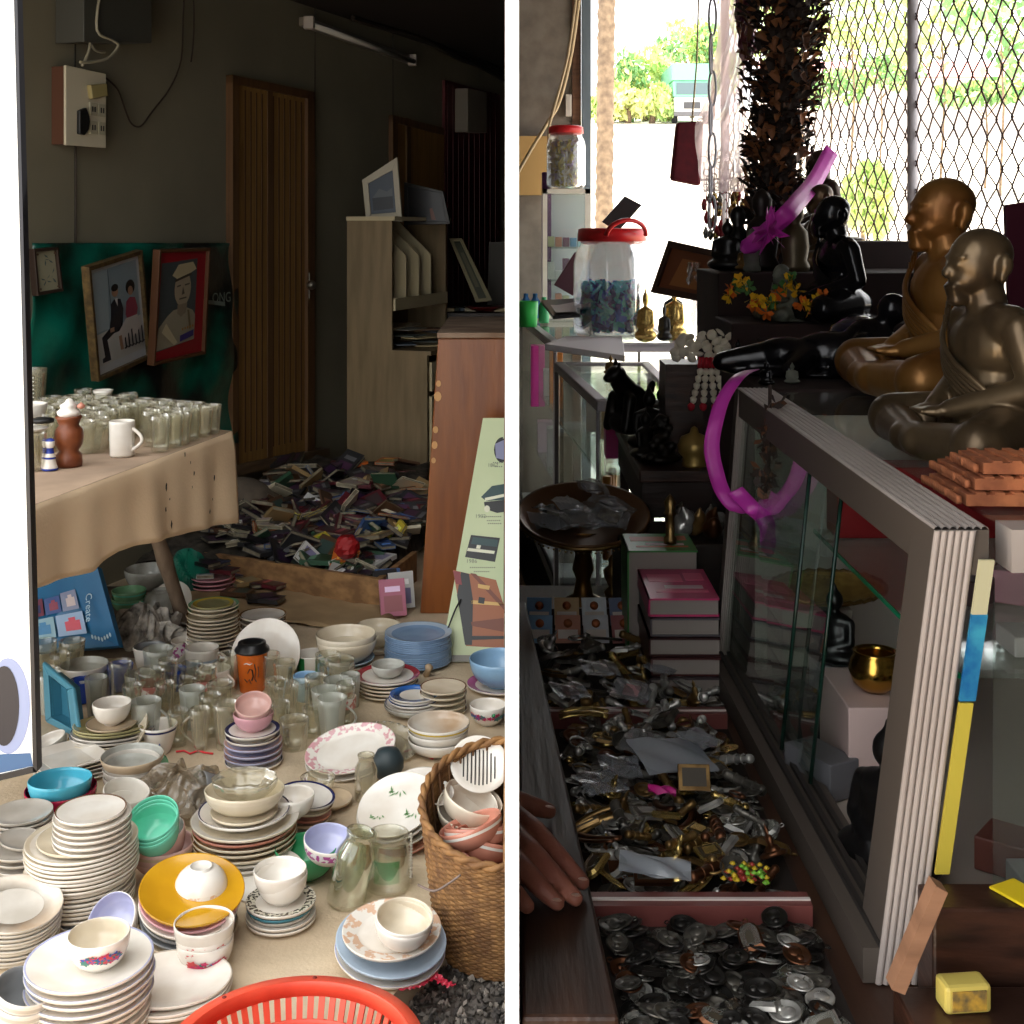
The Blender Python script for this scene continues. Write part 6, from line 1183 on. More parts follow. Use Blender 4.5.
# ================================================================== table of amulets, glass case and statues
M_tw = wood('table_dark', (70,44,30), (46,28,20), .5, 8, 1.2, 8); M_rail = wood('rail_wood', (66,42,30), (44,28,21), .45, 14, 1.2, 14)
TB = .745
e = empty('amulet_table', (.6,1.9,0), 'long dark wooden table carrying the amulet trays and the glass case', 'table'); c = e.location
m = MB(); m.box((-.592,-.76,.69),(.70,.86,TB)); m.obj('table_top', M_tw, e)
for sx in (-.56,.64):
    for sy in (-.72,.8): m = MB(); m.box((sx,sy,0),(sx+.05,sy+.05,.69)); m.obj('leg', M_tw, e)
e = empty('amulet_tray', (.18,1.8,TB+.001), 'shallow wooden tray heaped with amulets, worn wooden rail on one side', 'tray'); c = e.location
def rc(pts): return [Vector((x,y,z))-c for x,y,z in pts]
m = MB(); m.prism(rc([(.0085,1.16,.746),(.096,1.16,.746),(.026,2.46,.746),(.0085,2.46,.746)]),(0,0,.052)); m.obj('side_rail', M_rail, e, bevel=.004)
m = MB(); m.prism(rc([(.096,1.16,.7465),(.325,1.16,.7465),(.325,2.46,.7465),(.027,2.46,.7465)]),(0,0,.003)); m.obj('tray_bed', mat('bed_dark',(40,32,28),.8), e)
M_div = mat('divider_pink',(120,66,62),.4); M_divl = mat('divider_light',(226,214,210),.3)  # pale line along each divider is a highlight put into the colour
for Y in (1.40,1.955):
    xl = .096-.053*(Y-1.16)+.002; m = MB(); m.box((xl-c.x,Y-c.y,0),(.324-c.x,Y+.03-c.y,.026)); m.box((xl-c.x,Y+.011-c.y,.026),(.324-c.x,Y+.016-c.y,.0275),1); m.obj('divider', [M_div,M_divl], e)
m = MB(); m.box((.03-c.x,2.45-c.y,0),(.324-c.x,2.46-c.y,.04)); m.obj('end_board', M_rail, e)
# --- amulets
M_sil = mat('silver',(206,204,198),.25,.6,c2=(150,148,144),scale=40); M_brs = mat('brass',(166,134,84),.3,.75,c2=(110,84,50),scale=40); M_pew = mat('pewter',(120,116,108),.35,.6,c2=(60,58,54),scale=50); M_cop = mat('copper_dark',(110,72,50),.4,.9); M_acr = glass('acrylic',(240,240,238),.12,.04,.6); M_img = mat('image_dark',(64,56,44),.5); M_pla = mat('pewter_dark',(58,56,54),.35,.8); M_gold2 = mat('gold_bright',(206,176,106),.25,.8)
def arch(w, h, n=8): return [(-w,-h),(w,-h)]+[(w*math.cos(PI*i/n), h*.25+h*.75*math.sin(PI*i/n)) for i in range(n+1)]
def mini_buddha(m, s, mi, z0=0):
    m.lathe([(0,z0),(s*.5,z0),(s*.55,z0+s*.12),(s*.4,z0+s*.3),(s*.2,z0+s*.36),(s*.26,z0+s*.6),(s*.2,z0+s*.75),(s*.08,z0+s*.8),(s*.14,z0+s*.92),(s*.12,z0+s*1.08),(s*.04,z0+s*1.2),(0,z0+s*1.3)], 12, mi, sy=.7)
AM = {}
def am(kind, mt):
    if (kind, mt.name) in AM: return AM[(kind, mt.name)]
    m = MB()
    if kind == 'coin': 
        m.lathe([(0,0),(.0125,0),(.0135,.0008),(.0135,.0018),(.0122,.0026),(.0115,.0018),(0,.0018)], 24, sy=1.25)
        m.lathe([(0,.0035),(.003,.003),(.004,.0018)], 10, mx=T(0,.006,0)); m.lathe([(0,.0032),(.006,.003),(.0075,.0018)], 10, mx=T(0,-.004,0)); m.tube([(.003*math.cos(t),.019+.003*math.sin(t),.001) for t in [2*PI*i/8 for i in range(8)]], .0009, n=4, closed=True); ms = [mt]
    elif kind == 'pendant':
        a = arch(.013,.018); m.prism([(x,y,0) for x,y in a],(0,0,.004),0); 
        inn = [(x*.8,y*.8) for x,y in a]; k = len(a); m.add([(x,y,.0042) for x,y in a]+[(x,y,.0075) for x,y in inn],[(i,(i+1)%k,(i+1)%k+k,i+k) for i in range(k)]+[tuple(range(k,2*k))],[0]*k+[1]); 
        m.add([(x*.7,y*.7-.002,.0079) for x,y in arch(.006,.012)],[tuple(range(11))],2); m.tube([(.003*math.cos(t),.021+.003*math.sin(t),.003) for t in [2*PI*i/8 for i in range(8)]], .0009, n=4, closed=True); ms = [mt, M_acr if mt is not M_acr else M_acr, M_img]
    elif kind == 'tube': 
        m.lathe([(0,-.026),(.004,-.026),(.0055,-.023),(.0055,-.02),(.0048,-.019),(.0048,.019),(.0055,.02),(.0055,.023),(.004,.026),(0,.026)], 12, mx=T(0,0,.0055) @ rotm('Y',90)); 
        for x in (-.012,0,.012): m.tube([(x+.0005,.006*math.cos(t)*.9,.0055+.0055*math.sin(t)) for t in [2*PI*i/10 for i in range(10)]], .0008, n=4, closed=True)
        ms = [mt]
    elif kind == 'idol': mini_buddha(m, .022, 0); m.lathe([(0,-.003),(.014,-.003),(.015,0),(.011,.002),(0,.002)],12,0); ms = [mt]
    elif kind == 'ring': 
        m.tube([(.011*math.cos(t),.011*math.sin(t),.003) for t in [2*PI*i/16 for i in range(16)]], .0016, n=6, closed=True); m.lathe([(0,0),(.005,0),(.006,.003),(0,.006)],8,0,mx=T(.011,0,.003)); ms = [mt]
    elif kind == 'plaque': 
        m.box((-.016,-.011,0),(.016,.011,.004),0); m.box((-.013,-.008,.004),(.013,.008,.0055),1); m.box((-.009,-.0055,.0055),(.009,.0055,.0068),0); ms = [mt, M_img]
    elif kind == 'clasp': 
        L = [(-.03+.06*i/10, .006*math.sin(PI*i/10), .004) for i in range(11)]; m.tube(L, .0045, n=8, flat=.5); m.tube([(p[0],p[1]+.009,p[2]) for p in L], .003, n=6, flat=.5); ms = [mt]
    me = m.mesh(kind, ms); AM[(kind, mt.name)] = me; return me
KN = {'coin':('medal','coin amulet','medal'),'pendant':('amulet_pendant','arched pendant','pendant'),'tube':('amulet_tube','tube amulet','amulet'),'idol':('tiny_idol','tiny seated idol','figurine'),'ring':('ring','ring','ring'),'plaque':('amulet_plaque','square plaque','amulet'),'clasp':('bracelet_clasp','curved clasp','clasp')}
MN = {M_sil.name:'silver',M_brs.name:'brass',M_pew.name:'pewter',M_cop.name:'copper-brown',M_pla.name:'dark metal',M_gold2.name:'gold',M_acr.name:'clear'}
r = random.Random(77)
def scatter(n, Y0, Y1, kinds, mats, where, sc=(1,1.3), h=.02, avoid=()):
    for i in range(n):
        for _ in range(30):
            Y = Y0+(Y1-Y0)*r.random(); xl = .096-.053*(Y-1.16)+.016; X = r.uniform(xl, .312)
            if all(abs(X-a)+abs(Y-b) > c_ for a,b,c_ in avoid): break
        k = r.choice(kinds); mt = r.choice(mats); s = r.uniform(*sc); t_ = .25 if k in ('coin','ring') else .5
        lab = '%s %s in the heap %s' % (MN[mt.name], KN[k][1], where)
        ob(KN[k][0], am(k, mt), None, (X,Y,.7505+h*r.random()**1.5), (r.uniform(-t_,t_), r.uniform(-t_,t_), r.random()*6.28), scale=(s,s,s), label=lab, cat=KN[k][2], group='amulets: '+lab)
near = 'before the first pink divider'; mid = 'between the two pink dividers'; far_ = 'beyond the farther pink divider'
scatter(210, 1.18, 1.385, ['coin']*12+['pendant'], [M_pew,M_pew,M_pla,M_pla,M_pla,M_sil,M_cop], near, (.8,1.05), .02)
scatter(290, 1.45, 1.94, ['pendant','tube','pendant','ring','plaque','clasp','coin','tube','idol','coin'], [M_sil,M_brs,M_sil,M_pew,M_pew,M_cop,M_gold2,M_sil], mid, (.85,1.35), .03)
scatter(80, 2.0, 2.30, ['pendant','tube','idol','plaque','ring','clasp'], [M_sil,M_brs,M_sil,M_pew,M_gold2], far_, (1.1,1.6), .03)
# clear bags and larger packets
def packet(x, y, w, h, z, rz, label, mt, name='plastic_packet', cat='packet', inner=None, tilt=.15):
    p = G(x,y,z); p.z = z; m = MB(); rr = random.Random(int(x+y)); ph = rr.random()*6
    m.grid(lambda u,v: Vector(((u-.5)*w,(v-.5)*h,.004*math.sin(PI*u)*math.sin(PI*v)+.0025*math.sin(u*9+v*7+ph))), 12, 12); m.grid(lambda u,v: Vector(((u-.5)*w,(v-.5)*h,-.003*math.sin(PI*u)*math.sin(PI*v))), 6, 6)
    o = m.obj(name, mt, loc=p, rot=(tilt,.1,rz), label=label, cat=cat)
    if inner: m = MB(); m.box((-w*.2,-h*.25,-.002),(w*.2,h*.2,.002)); m.obj('contents', inner, o)
    return o
M_pk = glass('packet_clear',(230,232,236),.32,.1,.6,edge=(190,194,200)); M_pk2 = glass('packet_pale',(226,230,236),.55,.15,.5,edge=(200,206,214))
packet(672,755,.10,.085,.80,.3,'clear zip packet lying over the amulets by the framed plaque',M_pk2); packet(700,738,.05,.05,.81,.8,'small clear packet standing beside the framed plaque',M_pk)
packet(640,742,.05,.06,.79,-.5,'dark-tinted clear packet with a silver edge, mid tray',M_pk); packet(620,766,.055,.05,.79,.1,'clear packet near the wooden rail, mid tray',M_pk); packet(600,782,.06,.05,.79,.5,'clear packet by the wooden rail nearest the hand',M_pk)
packet(600,668,.06,.05,.79,.2,'clear packet with a white card in the far compartment',M_pk,inner=CR['white']); packet(632,690,.06,.06,.79,-.3,'clear packet with a pink card in the far compartment',M_pk,inner=CR['pink']); packet(570,690,.055,.05,.79,.4,'clear packet near the rail in the far compartment',M_pk,inner=mat('card_rose',(150,110,120),.6)); packet(660,668,.05,.05,.79,1.0,'clear packet beside the pink books',M_pk)
packet(655,866,.08,.035,.79,-.1,'ribbed clear packet of green-edged strips before the first divider',M_pk2)
p = G(694,778,.815); e = empty('framed_plaque', p, 'small brass-framed rectangular plaque standing among clear packets', 'plaque', rot=(.9,0,-.05)); m = MB(); m.box((-.02,-.016,0),(.02,.016,.004)); m.obj('frame', M_brs, e, bevel=.001); m = MB(); m.box((-.015,-.011,.004),(.015,.011,.005)); m.obj('plate', M_img, e)
packet(662,790,.035,.015,.80,-.1,'bright magenta packet beside the framed plaque',mat('magenta',(206,40,140),.4))
p = G(745,880,.79); m = MB()
rr = random.Random(3)
for i in range(60): 
    a = rr.random()*6.28; q = rr.random()*.02; m.lathe([(0,-.003),(.004,0),(0,.003)],6,rr.randrange(3),mx=T(q*math.cos(a)*1.3,q*math.sin(a),rr.random()*.014))
m.obj('bead_bundle', [mat('bead_green',(120,180,60),.3), mat('bead_yellow',(200,170,40),.3), mat('bead_red',(150,50,40),.3)], loc=p, label='bundle of green and yellow beads beside the case base', cat='beads', kind=None)
# picture cards at the back of the tray
cc = [(120,160,200),(190,120,90),(200,200,206),(160,90,90),(90,130,170),(196,160,110),(210,214,220),(110,120,150)]
k = 0
for i, Y in enumerate((2.36,2.41)):
    for j in range(4):
        X = .05+.052*j; c_ = cc[k]; m = MB(); m.box((-.023,0,0),(.023,.003,.05),0); m.box((-.018,-.0006,.008),(.018,0,.024),1); m.lathe([(0,0),(.008,0),(0,.001)],12,2,mx=T(0,-.001,.035) @ rotm('X',90))
        m.obj('picture_card', [mat('cardc_%d'%k,c_,.4), mat('cardw',(214,200,190),.4), mat('cardo',(196,110,70),.4)], loc=(X,Y,.75+.018*i), rot=(-.5,0,.05*(j-1)), label='small picture card in the %s row at the tray end, %s' % (['front','back'][i], ['nearest the rail','second from the rail','third from the rail','nearest the pink books'][j]), cat='card'); k += 1
# --- stack of books
def bigbook(x0,x1,y0,y1,z0,z1,c,label,cc_=None,rz=0):
    e = empty('book', ((x0+x1)/2,(y0+y1)/2,z0), label, 'book', rot=(0,0,rz)); w=(x1-x0)/2; d=(y1-y0)/2; h=z1-z0
    m = MB(); m.box((-w,-d,h-.003),(w,d,h)); m.box((-w,-d,0),(w,d,.003)); m.box((-w,-d,0),(-w+.003,d,h)); m.obj('cover', mat('bk_%d_%d_%d'%c,c,.35), e)
    m = MB(); m.box((-w+.003,-d+.002,.003),(w-.002,d-.002,h-.003)); m.obj('pages', mat('pages_grey',(150,140,134),.8), e)
    if cc_:
        m = MB()
        for (a,b,c1,d1,mi) in ((-.8,.1,.2,.6,0),(.3,.2,.85,.7,0),(-.7,-.6,.8,-.45,0),(-.4,-.35,.7,-.15,1)): m.box((a*w,b*d,h),(c1*w,d1*d,h+.0006),mi)
        m.obj('cover_print', [mat('bkp_%d_%d_%d'%cc_,cc_,.4), mat('bkp_w',(226,200,206),.4)], e)
bz = .7455
cols = [(70,60,64),(84,40,40),(60,24,24),(90,84,90),(200,50,110)]
for k in range(5):
    bigbook(.222+.003*(k%2),.338,2.10+.004*k,2.30,bz+.001+.031*k,bz+.0305+.031*k,cols[k], ['grey-paged thick book at the very bottom of the stack','thick book, second up in the stack by the case post','thick dark-covered book in the middle of the stack by the case post','thick book just under the bright pink one','thick book with a bright pink printed cover topping the stack'][k], (236,110,150) if k == 4 else None)
bigbook(.205,.33,2.31,2.44,bz+.001,.93,(44,130,50),'thick book with a green cover standing behind the pink book',(190,90,40))
# brass piece and silver lumps
def lathe_obj(name, prof, mt, loc, label, cat, n=24, rot=(0,0,0), sx=1, sy=1): 
    m = MB(); m.lathe(prof, n, sx=sx, sy=sy); return m.obj(name, mt, loc=loc, rot=rot, label=label, cat=cat)
lathe_obj('brass_tube', [(0,0),(.012,0),(.012,.01),(.008,.014),(.008,.05),(.012,.054),(.009,.06),(.011,.075),(.005,.085),(0,.09)], M_brs, (.287,2.36,.9315), 'slim brass tube standing on the green book', 'tube')
dz0 = .905; m = MB(); m.box((.205,2.46,TB+.001),(.50,2.66,dz0)); m.obj('low_stand', wood('stand_dark',(40,28,22),(30,20,16),.6), label='low dark wooden stand behind the green book', cat='stand', bevel=.003)
for k,(x,y,z,mt,s) in enumerate(((.325,2.50,dz0,M_sil,.035),(.355,2.52,dz0,M_brs,.03),(.385,2.50,dz0,M_cop,.032),(.34,2.57,dz0,M_pew,.03),(.40,2.55,dz0,M_sil,.03))):
    ob('metal_figurine', skin('metal_figurine', [ell((0,0,s*.6),(s*.7,s*.6,s*.6)), ell((s*.3,-.2*s,s*1.2),(s*.45,s*.4,s*.5)), ell((-s*.4,.1*s,s*1.0),(s*.35,s*.4,s*.4)), cap((0,0,s),(s*.1,-s*.3,s*1.8),s*.25,s*.15)], .004, mt), None, (x,y,z+.001), (0,0,k), label='lumpy %s figurine on the low dark stand, %s' % (MN[mt.name], ['nearest the brass tube','second from the tube','third from the tube','in the rear by the tube','in the rear by the case'][k]), cat='figurine')
# --- oval tray on a foot
e = empty('pedestal_tray', (.1415,2.585,TB+.001), 'round brass-rimmed dark tray on a foot, piled with clear packets', 'tray'); c = e.location
tm = T(0,0,.165) @ rotm('X',16)
m = MB(); m.lathe([(0,.0),(.10,.002),(.124,.022),(.131,.026),(.1315,.031),(.126,.030),(.104,.008),(0,.006)], 56, mx=tm); m.obj('tray', mat('tray_dark',(110,78,50),.35,.3), e)
m = MB(); m.lathe([(.126,.018),(.1325,.020),(.1325,.026),(.126,.025)], 56, mx=tm); m.obj('brass_rim', M_brs, e)
m = MB()
for k in range(70): a = 2*PI*k/70; m.lathe([(0,-.003),(.003,0),(0,.003)],6,mx=tm @ T(.1300*math.cos(a),.1300*math.sin(a),.014))
m.obj('bead_edge', M_brs, e, kind='stuff')
m = MB(); m.lathe([(0,0),(.05,0),(.052,.012),(.02,.03),(.014,.06),(.022,.08),(.016,.11),(.03,.14),(.05,.16),(0,.16)], 32); m.obj('foot', mat('brass_dark',(120,84,40),.35,.8), e)
for k,(dx,dy,w_,h_,rz,c_) in enumerate(((-.06,.0,.09,.07,.3,(110,96,70)),(-.02,.04,.08,.08,1.0,(150,130,96)),(.03,.0,.09,.08,.2,(126,110,90)),(.06,.03,.07,.08,.9,(140,136,130)),(.0,-.04,.1,.06,.1,(90,70,50)),(.05,-.04,.08,.06,-.4,(190,170,140)),(-.07,-.03,.06,.05,2,(80,90,60)),(.02,.06,.06,.05,.5,(170,150,140)))):
    p = Vector((.1415,2.585,TB+.001)) + (tm @ Vector((dx,dy,.014+.006*k))); m = MB(); m.grid(lambda u,v: Vector(((u-.5)*w_,(v-.5)*h_,.012*math.sin(PI*u)*math.sin(PI*v)+.004*math.sin(u*11+v*8+k))), 14, 14, smooth=False); o = m.obj('plastic_packet', M_pk if k > 1 else M_pk2, loc=p, rot=(.28+.1*(k%3),.1*(k%2),rz), label='clear packet of small amulets on the brass-rimmed tray', cat='packet', group='packets on the brass-rimmed tray')
    m = MB(); m.box((-w_*.3,-h_*.3,-.004),(w_*.25,h_*.25,.002)); m.obj('contents', mat('pkc_%d'%k,c_,.5,c2=tuple(int(v*.6) for v in c_),scale=60), o)
lathe_obj('brass_urn', [(0,0),(.016,0),(.018,.01),(.008,.02),(.018,.04),(.02,.055),(.008,.065),(.01,.075),(.004,.085),(0,.087)], M_brs, G(612,594,TB)+Vector((.0,-.02,.001)), 'little brass urn standing under the round tray beside the books', 'urn')
# --- glass display case
At, Bt = Vector((.422,1.3,1.2)), Vector((.383,2.2,1.23)); Ab, Bb = Vector((.363,1.3,TB+.002)), Vector((.345,2.2,TB+.002)); XR = 1.12
e = empty('display_case', (.7,1.75,TB+.002), 'glass display case with white fluted corner posts carrying the monk statues', 'display case'); c = e.location
M_flu = mat('fluted_white',(176,166,160),.5,c2=(156,144,138),scale=4); M_frd = mat('frame_dull',(82,73,66),.55); M_trk = mat('track_dark',(44,40,38),.5)
def beam(mb, a, b, ax, wx, wy, mi=0):
    """a bar from a to b; cross-section wx along ax, wy along the other"""
    d = (b-a).normalized(); ax = Vector(ax); ay = d.cross(ax).normalized(); pr = [a, a+ax*wx, a+ax*wx+ay*wy, a+ay*wy]; mb.prism([p-c for p in pr], b-a, mi)
def post(a, b, w, dpt, flutes, name='post'):
    m = MB(); m.prism([a-c, a-c+Vector((w,0,0)), a-c+Vector((w,dpt,0)), a-c+Vector((0,dpt,0))], b-a, 1 if False else 0); o = m.obj(name, M_frd, e)
    m = MB(); n = 6
    for k in range(n):
        x0 = w*k/n; ww = w/n
        for ang in range(6):
            t0, t1 = PI*ang/6, PI*(ang+1)/6; q0 = Vector((x0+ww/2-ww/2*math.cos(t0), -.0035*math.sin(t0)-.0005,0)); q1 = Vector((x0+ww/2-ww/2*math.cos(t1), -.0035*math.sin(t1)-.0005,0)); m.add([a-c+q0,a-c+q1,b-c+q1,b-c+q0],[(0,1,2,3)],0,None,True)
    m.add([b-c+Vector((0,-.004,0)),b-c+Vector((w,-.004,0)),b-c+Vector((w,0,0)),b-c],[(0,1,2,3)]); m.obj('fluting', M_flu, o)
post(Ab+Vector((0,-.0,0)), At, .042, .066, 6); post(Bb, Bt, .02, .03, 0, 'rear_post')
for (x,y) in ((XR-.04,1.3),(XR-.04,2.17)): m = MB(); m.box((x-c.x,y-c.y,0),(x+.04-c.x,y+.03-c.y,.45)); m.obj('post', M_frd, e)
# top fluted rail towards the aisle
m = MB(); m.prism([At-c+Vector((0,0,-.045)), At-c+Vector((.0,0,0)), At-c+Vector((.055,0,0)), At-c+Vector((.055,0,-.045))], Bt-At); m.obj('top_rail', M_frd, e)
m = MB()
for k in range(7):
    w = .055/7
    for ang in range(4):
        t0, t1 = PI*ang/4, PI*(ang+1)/4; q0 = Vector((k*w+w/2-w/2*math.cos(t0),0,.0005+.003*math.sin(t0))); q1 = Vector((k*w+w/2-w/2*math.cos(t1),0,.0005+.003*math.sin(t1))); m.add([At-c+q0,At-c+q1,Bt-c+q1,Bt-c+q0],[(0,1,2,3)],0,None,True)
m.obj('rail_fluting', M_flu, e)
m = MB(); m.box((.50-c.x,1.3-c.y,.41),(XR-c.x,1.345-c.y,.453)); m.obj('top_rail', M_flu, e)
m = MB(); m.add([Vector((.495,1.34,1.2))-c,Vector((XR,1.34,1.2))-c,Vector((XR,2.2,1.225))-c,Vector((.436,2.2,1.225))-c],[(0,1,2,3)]); m.obj('glass_top', M_shelf, e)
# base rails with sliding tracks
m = MB(); m.prism([Ab-c+Vector((-.012,0,0)),Ab-c+Vector((-.012,0,.035)),Ab-c+Vector((.05,0,.035)),Ab-c+Vector((.05,0,0))], Bb-Ab); m.obj('base_rail', M_frd, e)
for dx in (.004,.018,.032): m = MB(); m.prism([Ab-c+Vector((dx,0,.035)),Ab-c+Vector((dx,0,.041)),Ab-c+Vector((dx+.006,0,.041)),Ab-c+Vector((dx+.006,0,.035))], Bb-Ab); m.obj('track', M_trk, e)
m = MB(); m.box((.40-c.x,1.3-c.y,0),(XR-c.x,1.34-c.y,.04)); m.obj('base_rail', M_frd, e)
m = MB(); m.box((.40-c.x,1.34-c.y,.002),(XR-c.x,2.2-c.y,.012)); m.obj('case_floor', mat('case_floor',(176,164,154),.6), e)
# sliding panes, front
def onf(t, s): return Ab.lerp(Bb,t).lerp(At.lerp(Bt,t), s)-c
for (t0,t1,dx,nm) in ((.40,.985,.020,0),(.52,.985,.008,1)):
    m = MB(); q = [onf(t0,.1)+Vector((dx,0,0)), onf(t1,.1)+Vector((dx,0,0)), onf(t1,.91)+Vector((dx,0,0)), onf(t0,.91)+Vector((dx,0,0))]; m.add(q,[(0,1,2,3)]); o = m.obj('sliding_pane', glass('pane_glass' if nm else 'pane_glass2',(222,236,230),.04,.02,.38), e)
    m = MB(); m.tube([q[0],q[3]], .0028, n=6); m.obj('pane_edge', mat('glass_edge',(16,44,36),.2), o)
m = MB(); m.add([Vector((.49,1.325,.79))-c,Vector((XR-.03,1.325,.79))-c,Vector((XR-.03,1.325,1.157))-c,Vector((.49,1.325,1.157))-c],[(0,1,2,3)]); m.obj('end_pane', glass('pane_end',(230,240,236),.06,.03,.4), e)
m = MB(); m.box((.50-c.x,1.45-c.y,1.0-c.z),(XR-.05-c.x,2.15-c.y,1.005-c.z)); o = m.obj('glass_shelf', M_shelf, e); m = MB(); m.box((.498-c.x,1.45-c.y,.9995-c.z),(.5005-c.x,2.15-c.y,1.0055-c.z)); m.obj('shelf_edge', mat('edge_green',(20,150,100),.2), o)
zf = TB+.016
m = MB(); m.box((.41-c.x,2.19-c.y,.012),(XR-.04-c.x,2.195-c.y,.44)); m.obj('back_panel', mat('case_back',(224,216,208),.6), e)
# inside the case
cs = lambda *a, **k: sbox(*a, **k)
cs('red_cloth_box', .52,.95,2.08,2.15,1.0062,1.12,(150,20,28),'dark red cloth-covered block at the back of the glass shelf','box')
cs('carton', .44,.53,1.70,1.86,zf,.875,(200,176,170),'pale pink carton under the brass bowl inside the case','carton')
m = MB(); m.lathe([(0,0),(.016,0),(.03,.012),(.036,.028),(.033,.042),(.028,.05),(.030,.054),(.026,.054),(.024,.048),(.03,.03),(0,.006)],36); m.obj('brass_bowl', mat('gold_bowl',(190,150,70),.2,1), loc=(.492,1.76,.8765), label='round brass bowl on the pale carton inside the case', cat='bowl')
cs('silver_camera', .385,.435,1.68,1.77,zf,.81,(96,96,100),'silver-grey compact camera lying low in the case','camera',rz=.5)
cs('black_camera', .38,.44,1.86,1.96,zf,.83,(26,26,30),'black camera lying low in the case behind the silver one','camera',rz=.3)
for k in range(5): cs('flat_carton', .42,.53,2.02,2.14,zf+.03*k,zf+.03*k+.028,[(150,140,134),(120,110,104),(170,160,150),(100,80,74),(180,170,160)][k],'flat carton, %s of five stacked at the case back' % ORD[4-k],'carton')
e2 = empty('gilt_tray', (.62,2.0,.955), 'oval gilt-edged cloth tray resting on the cartons in the case', 'tray') if False else None
m = MB(); m.lathe([(0,0),(.08,.001),(.092,.006),(.096,.012),(.09,.010),(0,.004)],48,sy=.55); e2 = m.obj('gilt_tray', mat('gilt_cloth',(196,160,90),.5,c2=(160,120,60),scale=50), loc=(.50,2.06,.925), rot=(.25,0,.1), label='oval gilt tray resting on the cartons in the case', cat='tray'); m = MB(); m.tube([(.094*math.cos(t),.052*math.sin(t),.011+.002*math.sin(t*30)) for t in [2*PI*i/90 for i in range(90)]], .003, n=6, closed=True); m.obj('rope_edge', M_brs, e2)
M_bk = mat('black_statue',(14,13,14),.35)
bud = lambda s: [ell((0,0,s*.12),(s*.42,s*.3,s*.14)), ell((0,0,s*.42),(s*.22,s*.17,s*.26)), ell((0,0,s*.6),(s*.25,s*.15,s*.1)), ell((0,0,s*.85),(s*.12,s*.12,s*.14)), cap((0,0,s*.9),(0,0,s*1.08),s*.06,s*.025), cap((-s*.24,0,s*.58),(-s*.28,-s*.05,s*.32),s*.07,s*.06), cap((s*.24,0,s*.58),(s*.28,-s*.05,s*.32),s*.07,s*.06), cap((-s*.28,-s*.05,s*.32),(0,-s*.22,s*.24),s*.055,s*.04), cap((s*.28,-s*.05,s*.32),(0,-s*.22,s*.24),s*.055,s*.04)]
def seated(s, mt, loc, rz, label, cat='figurine', name='seated_figurine', vox=None): return ob(name, skin(name, bud(s), vox or s*.03, mt), None, loc, (0,0,rz), label=label, cat=cat)
cs('white_block',.45,.51,1.90,1.97,zf,.855,(190,186,190),'white block under the black figurine in the case','block'); seated(.11, M_bk, (.48,1.935,.856), -.8, 'black seated figurine beside the brass bowl in the case'); seated(.165, M_bk, (.435,1.50,zf), -1.0, 'larger black seated figurine just inside the case opening')
seated(.09, M_brs, (.70,1.62,1.006), -.5, 'brass seated figurine on the glass shelf behind the fluted post')
for k in range(7): cs('trinket_box', .58+.07*(k%4),.63+.07*(k%4),1.5+.2*(k//4),1.56+.2*(k//4),1.0062,1.03+.01*(k%3),[(200,190,190),(150,40,50),(120,130,150),(206,190,150),(60,40,40),(190,120,140),(220,214,210)][k],'small trinket box on the glass shelf behind the end pane','box',group='trinket boxes on the glass shelf',rz=.2*k)
for k in range(6): cs('wrapped_packet', .55+.08*(k%3),.61+.08*(k%3),1.38+.09*(k//3),1.45+.09*(k//3),zf,.80+.012*(k%3),[(196,190,190),(170,50,60),(150,150,156),(120,70,60),(206,200,190),(90,84,84)][k],'small wrapped packet on the case floor behind the end pane','packet',group='wrapped packets on the case floor',rz=.3*k)
cs('yellow_card', 1,1.001,1,1.001,0,.001,(230,200,40),'x','x') if False else None
# strips stuck inside the end pane
c = COL.objects[e.name].location.copy()
def strip(a, b, w, mt, label, cat, nm):
    m = MB(); d=(b-a); m.prism([a-c,a-c+Vector((w,0,0)),a-c+Vector((w,.004,0)),a-c+Vector((0,.004,0))], d); return m.obj(nm, mt, e, label=label)
strip(Vector((.4205,1.291,.86)), Vector((.4445,1.291,1.03)), .014, mat('strip_yellow',(186,168,62),.5), 'yellow ribbed strip standing against the fluted post', 'strip', 'yellow_strip')
strip(Vector((.4445,1.291,1.032)), Vector((.4568,1.291,1.118)), .016, mat('strip_blue',(14,84,146),.4,c2=(60,150,180),scale=30), 'deep blue strip above the yellow strip', 'strip', 'blue_strip')
strip(Vector((.4568,1.291,1.118)), Vector((.4645,1.291,1.172)), .015, mat('strip_cream',(190,184,150),.5), 'cream strip above the blue strip', 'strip', 'cream_strip')
# things at the near end
M_dkb = wood('box_darkwood',(72,44,32),(40,24,18),.35,4,4,20)
m = MB(); m.box((.40,1.235,TB+.001),(.56,1.285,.855)); m.obj('wooden_box', M_dkb, label='dark polished wooden box before the case end', cat='box', bevel=.003)
m = MB(); m.prism([(.345,1.235,TB+.001),(.36,1.235,TB+.001),(.405,1.235,.865),(.39,1.235,.865)],(0,.025,0)); 
mm = MB(); mm.prism([P(892,990,1.19),P(905,995,1.19),P(948,893,1.19),P(936,886,1.19)],(0,.02,0)); mm.obj('wood_offcut', wood('offcut',(150,110,84),(120,86,64),.6,3,3,14), label='pale wooden offcut leaning on the dark box by the fluted post', cat='wood')
e = empty('amulet_box', (.415,1.195,.7855), 'yellow and clear amulet box standing on the low dark wooden slab', 'box', rot=(0,0,.1)); m = MB(); m.box((-.022,-.012,0),(.022,.014,.026)); m.obj('base', mat('box_yellow',(196,176,90),.4), e, bevel=.004)
m = MB(); m.box((-.016,-.0135,.004),(.016,-.012,.022)); m.obj('picture', mat('picture_dark',(90,80,60),.4,c2=(190,150,60),scale=80), e)
